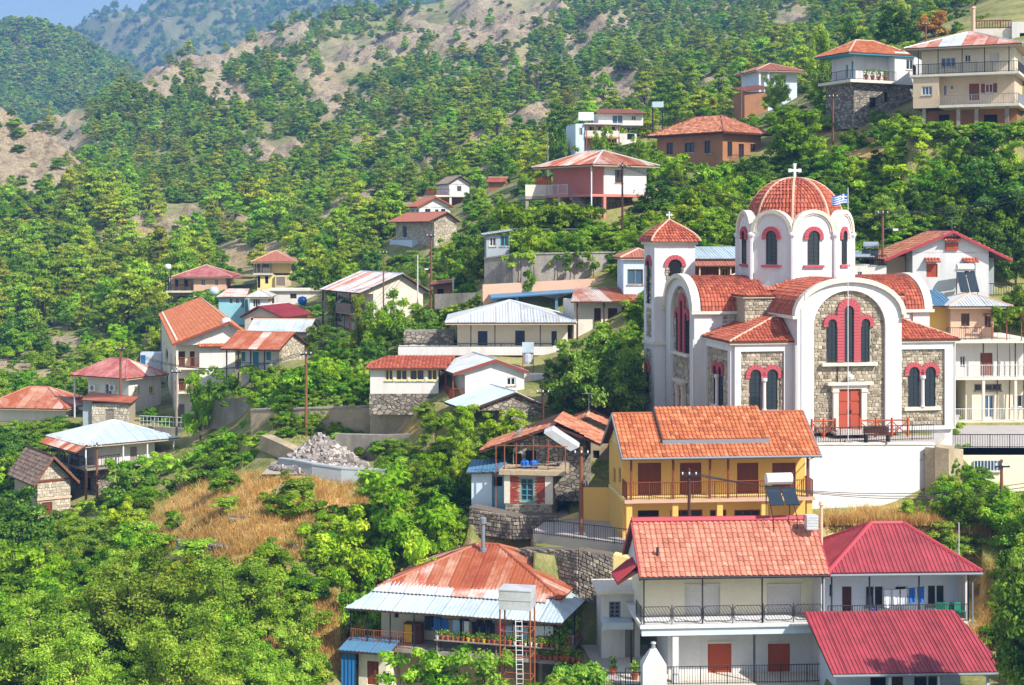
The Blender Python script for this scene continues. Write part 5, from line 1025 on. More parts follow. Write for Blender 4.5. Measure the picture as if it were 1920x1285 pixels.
# ------------------------------------------------------------ half ruined stone house
def ruin():
    b = Bld('ruined_house', 'half ruined stone house with sagging old tile roof and teal window', 947, 968, 100, -8); r = b.root; W = b.lx(1034); z1 = b.lz(889); rn = random.Random(8)
    b.vol(0, W, 0, 4.5, -1.6, z1, 'mortar', [('F', 976, 897, 1000, 940, 'wg', 'teal_paint')])
    P = lambda s_, z, n: (s_, -n, z); wx0, wx1, wz0, wz1 = b.lx(974), b.lx(1002), b.lz(942), b.lz(895)
    hole = lambda x, z: wx0-0.05 < x < wx1+0.05 and wz0-0.1 < z < wz1+0.1
    zb = wz0-0.05
    k = 0
    for j in range(int((z1-0.1-zb)/0.09)):
        x = 0.35-(j % 2)*0.12
        while x < W-0.45:
            x1 = x+0.24; z = zb+j*0.09
            if not hole((x+x1)/2, z+0.04) and rn.random() < 0.94:
                o_ = 0.03+rn.uniform(0, 0.02); mbk = MB().hexa([P(x+0.01, z+0.008, 0), P(x1-0.01, z+0.008, 0), P(x1-0.01, z+0.082, 0), P(x+0.01, z+0.082, 0)], [P(x+0.01, z+0.008, o_), P(x1-0.01, z+0.008, o_), P(x1-0.01, z+0.082, o_), P(x+0.01, z+0.082, o_)]); mbk.build('brick', 'redbrick', r); k += 1
            x = x1
            if k > 290: break
    mb = MB(); stones(mb, P, 0, W, -1.5, zb-0.02, lambda x, z: True, rnd=rn); PR = lambda s_, z, n: (W+n, s_, z); stones(mb, PR, 0.3, 4.5, -1.5, z1, lambda x, z: True, rnd=rn); mb.build('stonework', 'rubble_grey', r, tint=True, kind='stuff')
    b.box('quoin', 'offwhite', -0.05, 0.32, -0.08, 0.3, zb, z1-0.005); b.box('quoin', 'offwhite', W-0.4, W+0.09, -0.08, 0.3, zb, z1-0.005)
    b.box('terrace_slab', 'concrete_tan', -0.35, W+0.9, -0.35, 3.0, z1+0.003, z1+0.28)
    zt = z1+0.28
    b.vol(0.2, 4.9, 2.2, 6.2, z1-2, zt+1.9, 'stone_grey', [('F', 985, 845, 1005, 868, 'o'), ('F', 958, 850, 978, 872, 'o')])
    xl, xr = b.lx(900, 1.2), b.lx(1126, 1.5); xm = b.lx(1042, 2.5); zl, zr, zm = b.lz(846, xl, 1), b.lz(834, xr, 1), b.lz(800, xm, 1)
    fs = [[(xl, 6.5, zl), (xl, 1.0, zl), (xm, 1.6, zm), (xm, 6.5, zm+0.3)], [(xr, 1.2, zr), (xr, 6.5, zr), (xm, 6.5, zm+0.3), (xm, 1.6, zm)]]
    b.roof(fs, 'tile', 'tile_old', (0.27, 0.36), thick=0.14)
    MB().prism([(b.lx(1020, 1.1), 1.0, zm-0.45), (b.lx(1036, 1.1), 1.0, zm-0.25), (b.lx(1086, 1.1), 1.0, b.lz(838, 3, 1)), (b.lx(1070, 1.1), 1.0, b.lz(846, 3, 1))], (0, 0.6, 0.25)).build('metal_sheet', 'zinc', r)
    mb = MB()
    for px, h in ((930, 1.5), (946, 1.6), (968, 1.7), (1000, 2.0), (1028, 1.9), (1060, 1.4)): b.post(b.lx(px, 0.2), 0.2, zt if px > 945 else -0.5, zt+h, 'iron_rust', 0.03)
    MB().bar((b.lx(925), 0.2, zt+1.5), (b.lx(1064), 0.2, zt+1.5), 0.03).build('crossbar', 'iron_rust', r)
    for px, n in ((984, 'left'), (1002, 'right')):
        p = at(px, 0, 100.6); p.z = b.o.z+zt; o = MB().lathe([(0.22, 0), (0.27, 0.1), (0.27, 0.42), (0.2, 0.5), (0.1, 0.51)], seg=12).build('barrel', 'plastic_blue', loc=p); tag(o, n+' blue plastic barrel on the terrace of the ruined house', 'barrel')
    for i in range(9):
        x = b.lx(960+i*11); p = b.o+Vector((x, 0.3+rn.uniform(-0.4, 0.4), zt+0.03)); o = MB().box(-rn.uniform(0.5, 1.0), 0.6, -0.05, 0.05, 0, 0.04).build('loose_plank', 'wood_grey', loc=p); o.rotation_euler = (rn.uniform(0, 0.1), rn.uniform(-0.06, 0.06), rn.uniform(-0.8, 0.8)); o.location.z += 0.05*i; tag(o, 'weathered loose plank lying on the terrace of the ruined house', 'plank', 'planks piled on the ruin terrace')
    s = Bld('lean_to', 'pale blue lean-to with blue metal roof left of the ruined house', 884, 932, 101.5, -8, cat='shed'); w = s.lx(946); z = s.lz(886)
    s.vol(0, w*0.62, 0, 2, -2, z, 'blue_white', [], 'wall'); s.vol(w*0.63, w, 0.4, 2, -2, z, 'teal_wall', [('F', 926, 894, 942, 912, 'o')]); s.shed([(-0.3, -0.4, z+0.02), (w, -0.4, z+0.12), (w, 2, z+0.6), (-0.3, 2, z+0.4)], 'sheet', 'blue_metal')
    wallthing('dark_stone_terrace_wall', 'dark mossy stone wall below the ruined house', [(880, 99.5, 950, 1000), (960, 98.4, 968, 1012), (1046, 98.8, 966, 1010)], 'mortar_dark', 1.2, rub='rubble_grey')
    c = Bld('old_yellow_house', 'old yellow stone house with broken tile roof behind the ruin', 1062, 860, 108, -6); w = c.lx(1140); z = c.lz(800)
    c.vol(0, w, 0, 4, -3, z, 'concrete_tan', [('F', 1112, 845, 1124, 860, 'o')]); c.gable(-0.3, w+0.3, -0.4, 4.4, z, 0.75, 'y', 'tile', 'tile_old', (0.27, 0.36), wall='concrete_tan')
ruin()
# ------------------------------------------------------------ middle of the village
def wins(side, L, kind='w', *mats): return [(side, a, b, c, d, kind)+mats for a, b, c, d in L]
def grey_hip():
    b = Bld('hip_roof_house', 'cream house with a broad grey metal hipped roof, navy doors and long white balcony', 857, 650, 125, 1); W = b.lx(1066); r = b.root; ze = b.lz(607); x0 = b.lx(747); x1 = b.lx(1036)
    b.vol(0, W, 1.3, 9, -4.5, ze, 'cream', wins('F', [(896, 621, 914, 649), (966, 620, 984, 649), (1034, 621, 1044, 648)], 'd', 'navy'))
    b.box('lower_wall', 'pale_yellow', 1.5, W, 0.2, 1.29, -4.5, -0.7); b.box('balcony_slab', 'white', x0, x1+0.5, -0.2, 1.28, -0.2, -0.003); b.box('balcony_parapet', 'white', x0, x1+0.5, -0.32, -0.205, -0.68, 0.0)
    b.rail([(x0, -0.26, 0), (x1, -0.26, 0)], 0.25, 0.8, 'iron', 0.02)
    for px in (883, 928, 1013): b.post(b.lx(px), -0.1, 0.0, ze, 'iron', 0.04)
    b.hip(-0.95, W+0.6, -0.7, 10, ze+0.1, 1.5, 'sheet', 'zinc', 1.0, capm='zinc')
    b.vol(x0+0.3, -0.3, 2.5, 6, -3, -0.0+1.0, 'stone_grey', name='back_wall')
    a = Bld('garden_room', 'low white room with red tiled roof and a row of windows below the grey roofed house', 694, 738, 119, 1); W = a.lx(822); ze = a.lz(690)
    a.vol(0, W, 0, 4, -0.02, ze, 'white', wins('F', [(722, 693, 737, 714), (742, 693, 764, 714), (768, 693, 796, 714), (801, 693, 820, 714)], 'w', 'pale_yellow')); a.vol(-0.05, W+0.1, -0.05, 3.9, -1.6, -0.025, 'stone_grey', name='plinth')
    a.roof([[(-0.3, -0.45, ze), (W+0.6, -0.45, ze), (W+1.2, 3.8, ze+0.6), (1.2, 3.8, ze+0.6)], [(-0.3, 4, ze), (-0.3, -0.45, ze), (1.2, 3.8, ze+0.6)]], 'tile', 'tile_red', (0.28, 0.38))
    c = Bld('gable_house', 'white gabled house with zinc roof and red eaves in the middle of the village', 872, 752, 117, 16); W = c.lx(983); ze = c.lz(700); r = c.root
    c.vol(0, W, 0, 6, -1.5, ze, 'white', wins('F', [(950, 708, 967, 723)], 'w', 'white_clean')); c.gable(-1.0, W+0.25, -0.35, 6.3, ze+0.02, 0.95, 'y', 'sheet', 'zinc', 0.9, wall='white', wy=(0.37, 0.37), edge='tile_red', capm='zinc', t=0.56)
    c.box('porch_slab', 'offwhite', -0.95, -0.02, 0.1, 5.5, -0.2, 0.0); c.rail([(-0.92, 5.4, 0), (-0.92, 0.15, 0), (-0.05, 0.15, 0)], 0.9, 0.14, 'wood_brown', 0.02)
    for y in (0.2, 2.5, 5): c.post(-0.88, y, 0, ze-0.1, 'wood_brown', 0.05)
    c.vol(W+0.05, W+2.6, 1.2, 5, -2, ze-0.35, 'white', name='side_wall'); MB().box(W-0.1, W+0.25, 0.9, 1.25, -1.3, ze+0.3).build('chimney', 'tile_red', r)
    d = Bld('stone_shed', 'stone shed with blue-white sheet roof below the zinc gabled house', 940, 806, 112, 20, cat='shed'); W = d.lx(1018); ze = d.lz(757)
    d.vol(0, W, 0, 5, -1.2, ze, 'stone_grey'); d.gable(-2.6, W+0.25, -0.3, 5.2, ze-0.35, 1.15, 'y', 'sheet', ['zinc_blue', 'zinc', 'zinc_blue'], 0.9, wall='stone_grey', wy=(0.32, 0.3), capm='zinc', t=0.6)
    p = at(990, 690, 121.5); w = empty('roof_tank', p, label='pale metal water tank on iron legs beside the grey hipped roof', cat='water tank'); MB().box(-0.45, 0.45, -0.4, 0.4, 1.2, 1.95).build('tank', 'zinc_blue', w); MB().lathe([(0.35, 0.3), (0.4, 0.5), (0.4, 1.1), (0.3, 1.19)], seg=12).build('drum', 'zinc', w)
    for x in (-0.4, 0.4):
        for y in (-0.35, 0.35): MB().bar((x, y, -0.6), (x, y, 1.195), 0.03).build('leg', 'iron_rust', w)
    e = Bld('brick_house', 'old house with rusty sheet roof and bare brick side wall left of the bell tower', 1080, 640, 126, 10); W = e.lx(1185); ze = e.lz(567)
    e.vol(0, W, 0.8, 5, -2.5, ze+0.1, 'offwhite', wins('F', [(1114, 578, 1127, 612), (1140, 578, 1158, 612), (1166, 576, 1180, 600)], 'd', 'wood_dark'))
    Wb = e.lx(1216); e.vol(W+0.01, Wb, 0.1, 5, -0.4, e.lz(560), 'brick_wall', name='brick_wall')
    e.shed([(-0.5, -0.4, ze+0.05), (Wb-1.0, -0.4, ze+0.05), (Wb+0.5, 5.2, ze+0.95), (1.0, 5.2, ze+0.95)], 'sheet', ['rust', 'rust_pale', 'rust'], 0.85)
    for x in (0.1, W/2, W): e.post(x, 0, -1, ze, 'wood_dark', 0.06)
    f = Bld('blue_canopy', 'long flat blue steel canopy below the grey concrete wall', 920, 590, 134, 4, cat='canopy'); W = f.lx(1143); z0 = f.lz(556); z1 = f.lz(541, W)
    MB().hexa([(0, 0, z0-0.25), (W, 0, z1-0.25), (W, 4, z1-0.1), (0, 4, z0-0.1)], [(0, 0, z0), (W, 0, z1), (W, 4, z1+0.15), (0, 4, z0+0.15)]).build('roof', 'blue_metal', f.root)
    for px in (930, 970, 1044, 1110): x = f.lx(px); f.post(x, 0.4, -1.5, z0+(z1-z0)*x/W-0.24, 'blue_metal', 0.12)
    MB().tube([(0, -0.1, z0-0.1), (W, -0.1, z1-0.1)], 0.13, 8).build('gutter', 'blue_metal', f.root)
grey_hip()
def upper_terraces():
    wallthing('high_concrete_wall', 'high weathered grey concrete retaining wall with black streaks', [(908, 139, 486, 560), (962, 137.5, 478, 560), (1060, 137.5, 476, 560), (1165, 138.5, 474, 560)], 'concrete', 0.6, coping='concrete')
    wallthing('brick_coloured_wall', 'low orange tan block wall at the foot of the concrete wall', [(905, 136.4, 534, 582), (1165, 136.4, 520, 575)], 'peach', 0.4)
    wallthing('long_grey_parapet', 'low grey concrete parapet left of the blue canopy', [(815, 140, 552, 580), (918, 138, 548, 580)], 'concrete', 0.4)
    b = Bld('concrete_hut', 'small grey concrete hut with pale flat roof on the high retaining wall', 912, 480, 140, 4, cat='hut'); W = b.lx(955); z = b.lz(441)
    b.vol(0, W, 0, 3, -1, z, 'concrete_blue', wins('F', [(918, 445, 930, 462)], 'w', 'white_clean')+wins('F', [(938, 440, 954, 462)], 'w', 'teal_paint')); b.shed([(-0.4, -0.4, z), (W+0.3, -0.4, z+0.4), (W+0.3, 3, z+0.5), (-0.4, 3, z+0.1)], 'corr', 'zinc_blue')
    # pergola posts carrying the vines
    for k, (x0, x1, py, D, nm) in enumerate(((940, 1130, 430, 143.5, 'upper'), (935, 1110, 465, 140.5, 'lower'))):
        p = at(x0, 480 if k else 445, D); p.z = tz(x0, D); L = (x1-x0)*D/F; H = (H0-py)*D/F-p.z; g = empty('pergola', p, label='iron post pergola carrying the '+nm+' green vine above the concrete wall', cat='pergola')
        for i in range(5):
            for y in (0, 2.0): MB().bar((L*i/4, y, -1), (L*i/4, y, H), 0.04).build('post', 'iron_grey', g)
        for y in (0, 2.0): MB().bar((0, y, H), (L, y, H), 0.04).build('beam', 'iron_grey', g)
upper_terraces()
def pink_house():
    b = Bld('pink_house', 'pink and white house on pillars under a rusty hipped roof', 1133, 364, 147, 33); r = b.root; d = b.ly(1037, 0); W = b.lx(1212); ze = b.lz(310)
    b.vol(0.002, W, 0, d, 0, ze, 'white', wins('F', [(1153, 319, 1168, 343)], 'w', 'wood_dark'))
    b.box('pink_wall', 'pink_wall', -0.12, 0.0, 0.0, d*0.42, 0, ze); b.box('pink_wall', 'pink_wall', -0.02, 0.0, d*0.42, d, 0, ze-0.02)
    P = lambda a, z, n: (-0.12-n, a, z)
    y0, y1 = b.ly(1117, -0.12), b.ly(1106, -0.12); b.opening(lambda a, z, n: (-0.02-n, a, z), y0, y1, b.lz(343, 0, 2), b.lz(320, 0, 2), 'w', 'teal_paint'); y0, y1 = b.ly(1062, -0.02), b.ly(1054, -0.02); b.opening(lambda a, z, n: (0.06-n, a, z), y0, y1, 0.05, b.lz(331, 0, 5), 'd', 'wood_dark')
    b.box('floor_slab', 'pink_wall', -1.6, W, 0.0, d+0.3, -0.25, -0.01); b.hip(-1.9, W+0.9, -0.9, d+0.9, ze+0.02, 1.5, 'sheet', ['rust_pale', 'rust', 'rust', 'rust_pale'], 0.9, capm='zinc')
    b.post(0.05, 0.12, -4.6, -0.255, 'pink_wall', 0.15, 'pillar'); b.post(W-0.2, 0.15, -4.6, -0.255, 'offwhite', 0.15, 'pillar'); b.post(-1.5, d*0.6, -4, -0.255, 'concrete', 0.15, 'pillar'); b.vol(1.2, W-0.3, 1.8, d, -4.5, -0.255, 'stone_grey', name='basement_wall')
    b.post(-1.7, -0.3, -4, ze, 'iron_white', 0.05); b.rail([(-1.55, d, 0), (-1.55, d*0.45, 0)], 0.95, 0.15, 'iron_white', 0.016)
    mb = MB()
    for i in range(12): mb.box(-1.6, -0.5, d*0.42-0.3*(i+1), d*0.42-0.3*i, -0.28-0.25*i, -0.25*i-0.1)
    mb.build('stairs', 'concrete', r); b.rail([(-1.6, d*0.42, -0.1), (-1.6, d*0.42-3.6, -3.0)], 0.9, 0.2, 'iron_grey', 0.016)
    c = Bld('terrace_bar', 'open terrace with white lattice parapet left of the pink house', 985, 368, 152, 10, cat='terrace'); W = c.lx(1036); c.box('slab', 'concrete', 0, W, 0, 4, -0.3, 0); c.box('parapet', 'offwhite', 0, W, 0, 0.12, 0.005, 1.1)
    for i in range(6): c.box('timber_panel', 'shutter_red', 1.2+i*0.25, 1.4+i*0.25, 0.5, 0.56, 1.1, 1.9)
    for x in (0.2, W-0.2): c.post(x, 0.3, -3, -0.305, 'concrete', 0.15, 'pillar')
pink_house()
def brown_house():
    b = Bld('brown_house', 'old brown mudbrick house with wide tiled hipped roof', 1355, 304, 168, 40); W = b.lx(1427); d = b.ly(1232, 0); ze = b.lz(251)
    b.vol(0, W, 0, d, -2.5, ze, 'brown_wall', wins('F', [(1364, 266, 1373, 294), (1385, 270, 1395, 303), (1407, 270, 1416, 297)], 'w', 'wood_dark')+wins('L', [(1321, 264, 1332, 288), (1284, 268, 1302, 286), (1250, 268, 1262, 290)], 'w', 'wood_dark'))
    b.hip(-0.9, W+0.9, -0.9, d+0.9, ze+0.15, 2.1, 'tile', 'tile_old', (0.3, 0.42), capm='tile_old', sof='wood_dark'); b.box('balcony_slab', 'peach', 0, W, -1, -0.005, -0.35, -0.15)
    b.rail([(0.1, -0.95, -0.15), (W, -0.95, -0.15)], 0.9, 0.2, 'iron', 0.015)
brown_house()
def behind_tower():
    a = Bld('blue_white_house', 'pale blue-white house with salmon roof behind the bell tower', 1169, 545, 129, 2); W = a.lx(1232); z = a.lz(486)
    a.vol(0, W, 0, 5, -2, z, 'blue_white', wins('F', [(1176, 505, 1206, 534)], 'w', 'wood_grey', 'glass_blue')); a.hip(-0.3, W+0.3, -0.3, 5.3, z+0.1, 0.7, 'corr', 'tile_salmon')
    b = Bld('brown_front_house', 'house with long pale metal roof and brown front between tower and dome', 1300, 540, 127, 3); W = b.lx(1420); z = b.lz(486)
    b.vol(0, W, 0.8, 6, -1, z, 'wood_brown', wins('F', [(1353, 503, 1366, 524)], 'w', 'yellow_wall')); b.shed([(-0.4, 0.5, z), (W, 0.5, z), (W, 6, z+0.9), (-0.4, 6, z+0.9)], 'sheet', 'zinc_blue'); b.shed([(-0.2, -0.6, z-0.55), (W, -0.6, z-0.55), (W, 0.75, z-0.15), (-0.2, 0.75, z-0.15)], 'corr', 'tile_salmon')
    for px in (1312, 1349, 1370): b.post(b.lx(px, -0.4), -0.4, -1, z-0.55, 'peach', 0.05)
    c = Bld('small_white_house', 'small white house with metal roof and solar tank right of the dome', 1585, 545, 128, 2); W = c.lx(1662); z = c.lz(498)
    c.vol(0, W, 0, 5, -1, z, 'white', wins('F', [(1608, 510, 1616, 524)])); c.shed([(-0.3, -0.3, z+0.7), (W*0.7, -0.3, z+0.7), (W*0.7, 5, z+1.1), (-0.3, 5, z+1.1)], 'sheet', 'zinc_blue'); c.rail([(W*0.6, -0.1, z), (W, -0.1, z)], 0.8, 0.14, 'iron', 0.02)
    water_heater(at(1632, 488, 130), R(-20), 'silver solar water heater on the small roof right of the dome', 0.8, 0.5, 'steel')
behind_tower()
def red_gable():
    b = Bld('red_gable_house', 'white house with crimson edged gable roof and orange shutters', 1711, 560, 128, -2); W = b.lx(1854); r = b.root; ze = b.lz(487); x0 = b.lx(1656); x1 = b.lx(1895)
    b.vol(0, W, 0, 8, -1, ze+0.6, 'white_clean', wins('F', [(1737, 495, 1758, 520)], 's', 'shutter_red')+wins('F', [(1808, 494, 1829, 518)], 'w', 'white_clean'))
    zr = b.lz(434, W/2, 0)-ze; b.gable(x0, x1, -0.5, 8.5, ze, zr, 'y', 'tile', 'tile_old', (0.3, 0.4), edge='crimson', t=(b.lx(1785)-x0)/(x1-x0), capm='crimson')
    xm = b.lx(1785); k = zr/(xm-x0); zz = lambda x: ze+zr-abs(x-xm)*k-0.2
    MB().prism([(0, 0, ze+0.55), (W, 0, ze+0.55), (W, 0, zz(W)), (xm, 0, zz(xm)), (0, 0, zz(0))], (0, 0.3, 0)).build('gable', 'white_clean', r)
    b.opening(lambda a, z, n: (a, -0.22-n, z), b.lx(1772), b.lx(1796), b.lz(470), b.lz(455), 's', 'shutter_red')
    for p0, p1, py in ((1733, 1762, 490), (1804, 1833, 490), (1768, 1800, 450)):
        f0 = lambda a, t, X=b.lx(p0), Z=b.lz(py): (Vector((X+a, -0.5+t*0.8, Z-0.1+t*0.55)), Vector((0, -0.5, 0.8))); mb = MB(); tiles(mb, f0, b.lx(p1)-b.lx(p0), 0.65, 0.25, 0.33, rnd=b.rnd); mb.build('window_hood', 'tile_red', r, tint=True)
    b.vol(x0+0.6, -0.05, 2.5, 7, -1, ze+0.2, 'beige', name='side_wall'); b.vol(W+0.05, x1-0.4, 3.5, 7, -1, ze+0.1, 'concrete_blue', name='side_wall')
    b.rail([(W+0.1, 0.5, 0.2), (W+5, 0.3, 0.2)], 1.0, 0.2, 'iron', 0.02)
    w = water_heater(at(1812, 566, 126.5), R(5), 'pale solar water heater on tall iron stand in front of the crimson gable', 0.9, 1.9)
    c = Bld('yellow_annex', 'yellow walled annex with blue-white sheet roof behind the church corner', 1735, 636, 119.5, 2); W = c.lx(1786); z = c.lz(574)
    c.vol(0, W, 0.5, 4, -0.5, z, 'yellow_wall'); c.shed([(-0.3, -0.2, z), (W+0.3, -0.2, z), (W+0.1, 4.3, z+1.0), (-0.3, 4.3, z+1.0)], 'sheet', ['zinc_blue', 'blue_metal', 'zinc_blue'])
    d = Bld('peach_house', 'peach coloured upper room with zinc hipped roof on the terrace', 1787, 636, 118.5, 2); W = d.lx(1868); z = d.lz(576)
    d.vol(0, W, 0.6, 5, -0.02, z, 'peach', wins('F', [(1802, 588, 1818, 612), (1846, 588, 1858, 614)], 'w', 'wood_brown')); d.hip(-0.4, W+1.2, -0.2, 5.5, z+0.05, 0.85, 'sheet', 'zinc')
    p = at(1858, 634, 117); p.z = d.o.z; W = 3.4; a = empty('pergola', p, label='rusty post pergola on the roof terrace at the right edge', cat='pergola')
    for y in (0.05, 1.0, 1.95): MB().box(0, W, y, y+0.08, 1.75, 1.85).build('beam', 'iron_rust', a)
    for x in (0.1, 1.2, 2.3, 3.2): MB().box(x-0.03, x+0.03, 0.05, 0.11, 0, 1.745).build('post', 'iron_rust', a)
    e = Bld('balcony_block', 'tall cream block with open balconies right of the church', 1778, 790, 117, 2); W = e.lx(1945); z1 = e.lz(708); z2 = e.lz(640)
    e.vol(1.6, W, 0.9, 7, -2, z1-0.2, 'cream', wins('F', [(1827, 720, 1878, 733)], 'w3', 'wood_grey')+wins('F', [(1845, 741, 1864, 784)], 'w', 'white_clean', 'glass_blue')+wins('F', [(1898, 741, 1918, 764)], 'w', 'white_clean'), name='lower_wall')
    e.vol(0.9, W, 1.0, 7, z1, z2-0.15, 'white', wins('F', [(1838, 662, 1861, 706)], 'd', 'wood_brown')+wins('F', [(1800, 668, 1810, 690)]), name='upper_wall')
    e.box('roof_terrace', 'offwhite', -0.2, W, -0.1, 8, z2-0.145, z2+0.1); e.box('floor_slab', 'offwhite', -0.1, W, 0, 6.9, z1-0.195, z1-0.01); e.box('floor_slab', 'offwhite', -0.1, W, 0, 0.88, -0.2, 0)
    for z in (z1, 0.0): e.rail([(-0.05, 3, z), (-0.05, 0.06, z), (W, 0.06, z)], 0.9, 0.13, 'iron_white', 0.014)
    e.rail([(-0.1, 0.0, z2+0.1), (2.5, 0.0, z2+0.1)], 0.9, 0.13, 'iron', 0.014)
    for px in (1781, 1845, 1905): e.post(e.lx(px), 0.15, 0, z1-0.2, 'offwhite', 0.1, 'pillar'); e.post(e.lx(px), 0.15, z1, z2-0.15, 'iron', 0.04)
    mb = MB()
    for i in range(10): mb.box(0.2+0.28*i, 0.5+0.28*i, -0.9, -0.05, -0.4-0.18*i, -0.25-0.18*i)
    mb.build('stairs', 'concrete_tan', e.root)
    wallthing('street_wall', 'tan concrete wall with a barred window below the street railing', [(1783, 104, 842, 945), (1940, 104, 842, 945)], 'cream', 0.6)
    g = empty('barred_window', at(1826, 882, 103.95), label='wide blue-grey barred window in the tan concrete street wall', cat='window'); w = 49*104/F; h = 18*104/F
    MB().box(0, w, -0.03, 0.05, 0, h).build('pane', 'glass_blue', g)
    for i in range(9): MB().box(w*i/8-0.025, w*i/8+0.025, -0.09, -0.035, 0, h).build('bar', 'iron_white', g)
    MB().box(-0.1, w+0.1, -0.12, 0.02, -0.12, -0.005).build('sill', 'offwhite', g)
    p = [at(1775, 842, 104), at(1960, 842, 104), at(1960, 838, 116.5), at(1775, 838, 116.5)]; MB().prism([(v.x, v.y, p[0].z) for v in p], (0, 0, -0.4)).build('street', 'paving', kind='structure')
    q = at(1782, 842, 104.2); mb = MB(); L = 158*104/F; n = 34
    mb.bar((0, 0, 0.95), (L, 0, 0.95), 0.03); mb.bar((0, 0, 0.15), (L, 0, 0.15), 0.02)
    for i in range(n+1): mb.bar((L*i/n, 0, 0), (L*i/n, 0, 0.95), 0.03 if i % 8 == 0 else 0.013)
    tag(mb.build('railing', 'iron', loc=q), 'black iron street railing above the tan wall with barred window', 'railing')
red_gable()
def top_right():
    b = Bld('big_balcony_house', 'large pale house on pillars with two balcony storeys and patched rusty roof', 1712, 200, 156, -24); W = b.lx(1899); r = b.root; z1 = b.lz(141); ze = b.lz(93); k = b.lx(1760); d = 9
    b.vol(0.6, W, 1.4, d, z1, ze, 'cream', wins('F', [(1764, 108, 1792, 126)], 'w3', 'white_clean', 'glass_blue')+wins('F', [(1809, 103, 1820, 116)])+wins('F', [(1856, 99, 1873, 119)], 's', 'white'), name='upper_wall')
    b.vol(k, W, 1.4, d, 0.05, z1-0.25, 'beige', wins('F', [(1769, 160, 1775, 180), (1782, 160, 1788, 168)])+wins('F', [(1817, 157, 1836, 188)], 'd', 'wood_brown')+wins('F', [(1847, 157, 1862, 174)], 'ws', 'white_clean', 'wood_brown'), name='lower_wall')
    b.vol(0, k, 0, d, -0.2, z1-0.25, 'beige', wins('F', [(1728, 162, 1748, 179)], 'w3', 'white_clean', 'glass_blue'), name='lower_wall')
    b.box('balcony_slab', 'offwhite', -0.3, W+0.6, -0.2, d, z1-0.24, z1-0.01); b.box('floor_slab', 'offwhite', k+0.01, W+0.6, -0.1, d, -0.22, 0.04)
    b.rail([(0, 1.4, z1), (0, 0, z1), (W+0.5, 0, z1), (W+0.5, d, z1)], 1, 0.15, 'iron', 0.016); b.rail([(k+0.1, 0, 0.05), (W+0.5, 0, 0.05), (W+0.5, d, 0.05)], 0.95, 0.15, 'iron_grey', 0.016)
    for px in (1722, 1759, 1804, 1846, 1892): b.post(b.lx(px), 0.0, z1, ze, 'iron', 0.04)
    for px in (1733, 1797, 1831, 1888): b.post(b.lx(px, 0.5), 0.5, -4.2, -0.225, 'concrete', 0.17, 'pillar')
    b.vol(0.8, W, 3.5, d, -4.5, -0.23, 'brown_wall', wins('F', [(1760, 215, 1780, 240), (1845, 215, 1870, 240)], 'o'), name='basement_wall')
    b.hip(-0.8, W+1.0, -0.7, d+0.9, ze+0.05, 1.9, 'sheet', ['rust_pale', 'rust', 'zinc', 'rust_pale'], 1.1, capm='zinc')
    c = Bld('teal_trim_house', 'white house with teal eaves and wrap-around balcony on a stone base', 1604, 152, 165, 24); W = c.lx(1664); d = c.ly(1560, 0); ze = c.lz(104); r = c.root
    c.vol(0, W, 0, d, 0, ze, 'white_clean', wins('L', [(1596, 115, 1600, 146), (1586, 122, 1590, 146)], 'd', 'teal_paint'))
    W2 = c.lx(1716, 0.6); c.vol(W+0.01, W2, -1.2, d*0.6, -0.3, c.lz(99, W), 'white_clean', wins('F', [(1699, 112, 1713, 131)], 'w', 'white_clean'), name='side_wing')
    c.vol(-0.8, W2, -0.8, d, -5, -0.305, 'stone_grey', wins('F', [(1573, 198, 1593, 224), (1630, 183, 1643, 202), (1658, 172, 1665, 192)], 'o'), name='stone_base')
    c.box('balcony_slab', 'offwhite', -1.8, W, -1.6, d, -0.3, -0.01); c.rail([(-1.75, d, 0), (-1.75, -1.55, 0), (W-0.05, -1.55, 0)], 0.95, 0.16, 'iron', 0.016)
    c.hip(-1.9, W+2.6, -1.5, d+0.6, ze+0.1, 1.7, 'tile', 'tile_orange', (0.3, 0.42), sof='teal_paint')
    for i in range(4):
        q = r.location+Vector((0, 0, 0)); x, y = 0.4+i*0.8, -1.3; pot(q+Vector((x*c.c-y*c.n, x*c.n+y*c.c, 0.0)), 'terracotta pot on the balcony of the teal trimmed house', 1.4, 'terracotta', 'leaf_green', 0.5)
    e = Bld('hillside_house', 'white house with salmon hipped roof half hidden by trees on the upper slope', 1424, 172, 238, 15); W = e.lx(1497); z = e.lz(134)
    e.vol(0, W, 0.5, 7, -3, z, 'blue_white', wins('F', [(1444, 146, 1452, 160), (1466, 146, 1474, 160)])); e.hip(-0.9, W+0.9, -0.9, 7.5, z+0.1, 1.5, 'corr', 'tile_salmon')
    for px in (1424, 1440): e.post(e.lx(px, -0.3), -0.3, -1, z, 'white_clean', 0.15, 'pillar')
    f = Bld('red_shed', 'brown shed with red sheet roof below the hillside house', 1396, 198, 232, 15, cat='shed'); W = f.lx(1440); z = f.lz(172); f.vol(0, W, 0, 4, -2, z, 'brown_wall'); f.shed([(-0.4, -0.5, z), (W+0.4, -0.5, z+0.6), (W+0.4, 4.3, z+1.4), (-0.4, 4.3, z+0.8)], 'corr', 'tile_salmon')
    g = Bld('flat_roof_house', 'white flat roofed house at the top right corner', 1826, 80, 186, -10); W = g.lx(1960); z = g.lz(54); k = g.lx(1896)
    g.vol(0, k, 0, 8, -2, z, 'offwhite'); g.vol(k+0.01, W, -0.6, 8, -2, g.lz(44), 'white', wins('F', [(1912, 62, 1926, 77)], 'o')); g.rail([(0, 0, z), (k, 0, z)], 0.9, 0.3, 'wood_brown', 0.04)
    MB().lathe([(0.22, -2), (0.22, g.lz(18)), (0.3, g.lz(17)), (0.2, g.lz(14))], g.lx(1824), -0.6, 10).build('flue', 'peach', g.root)
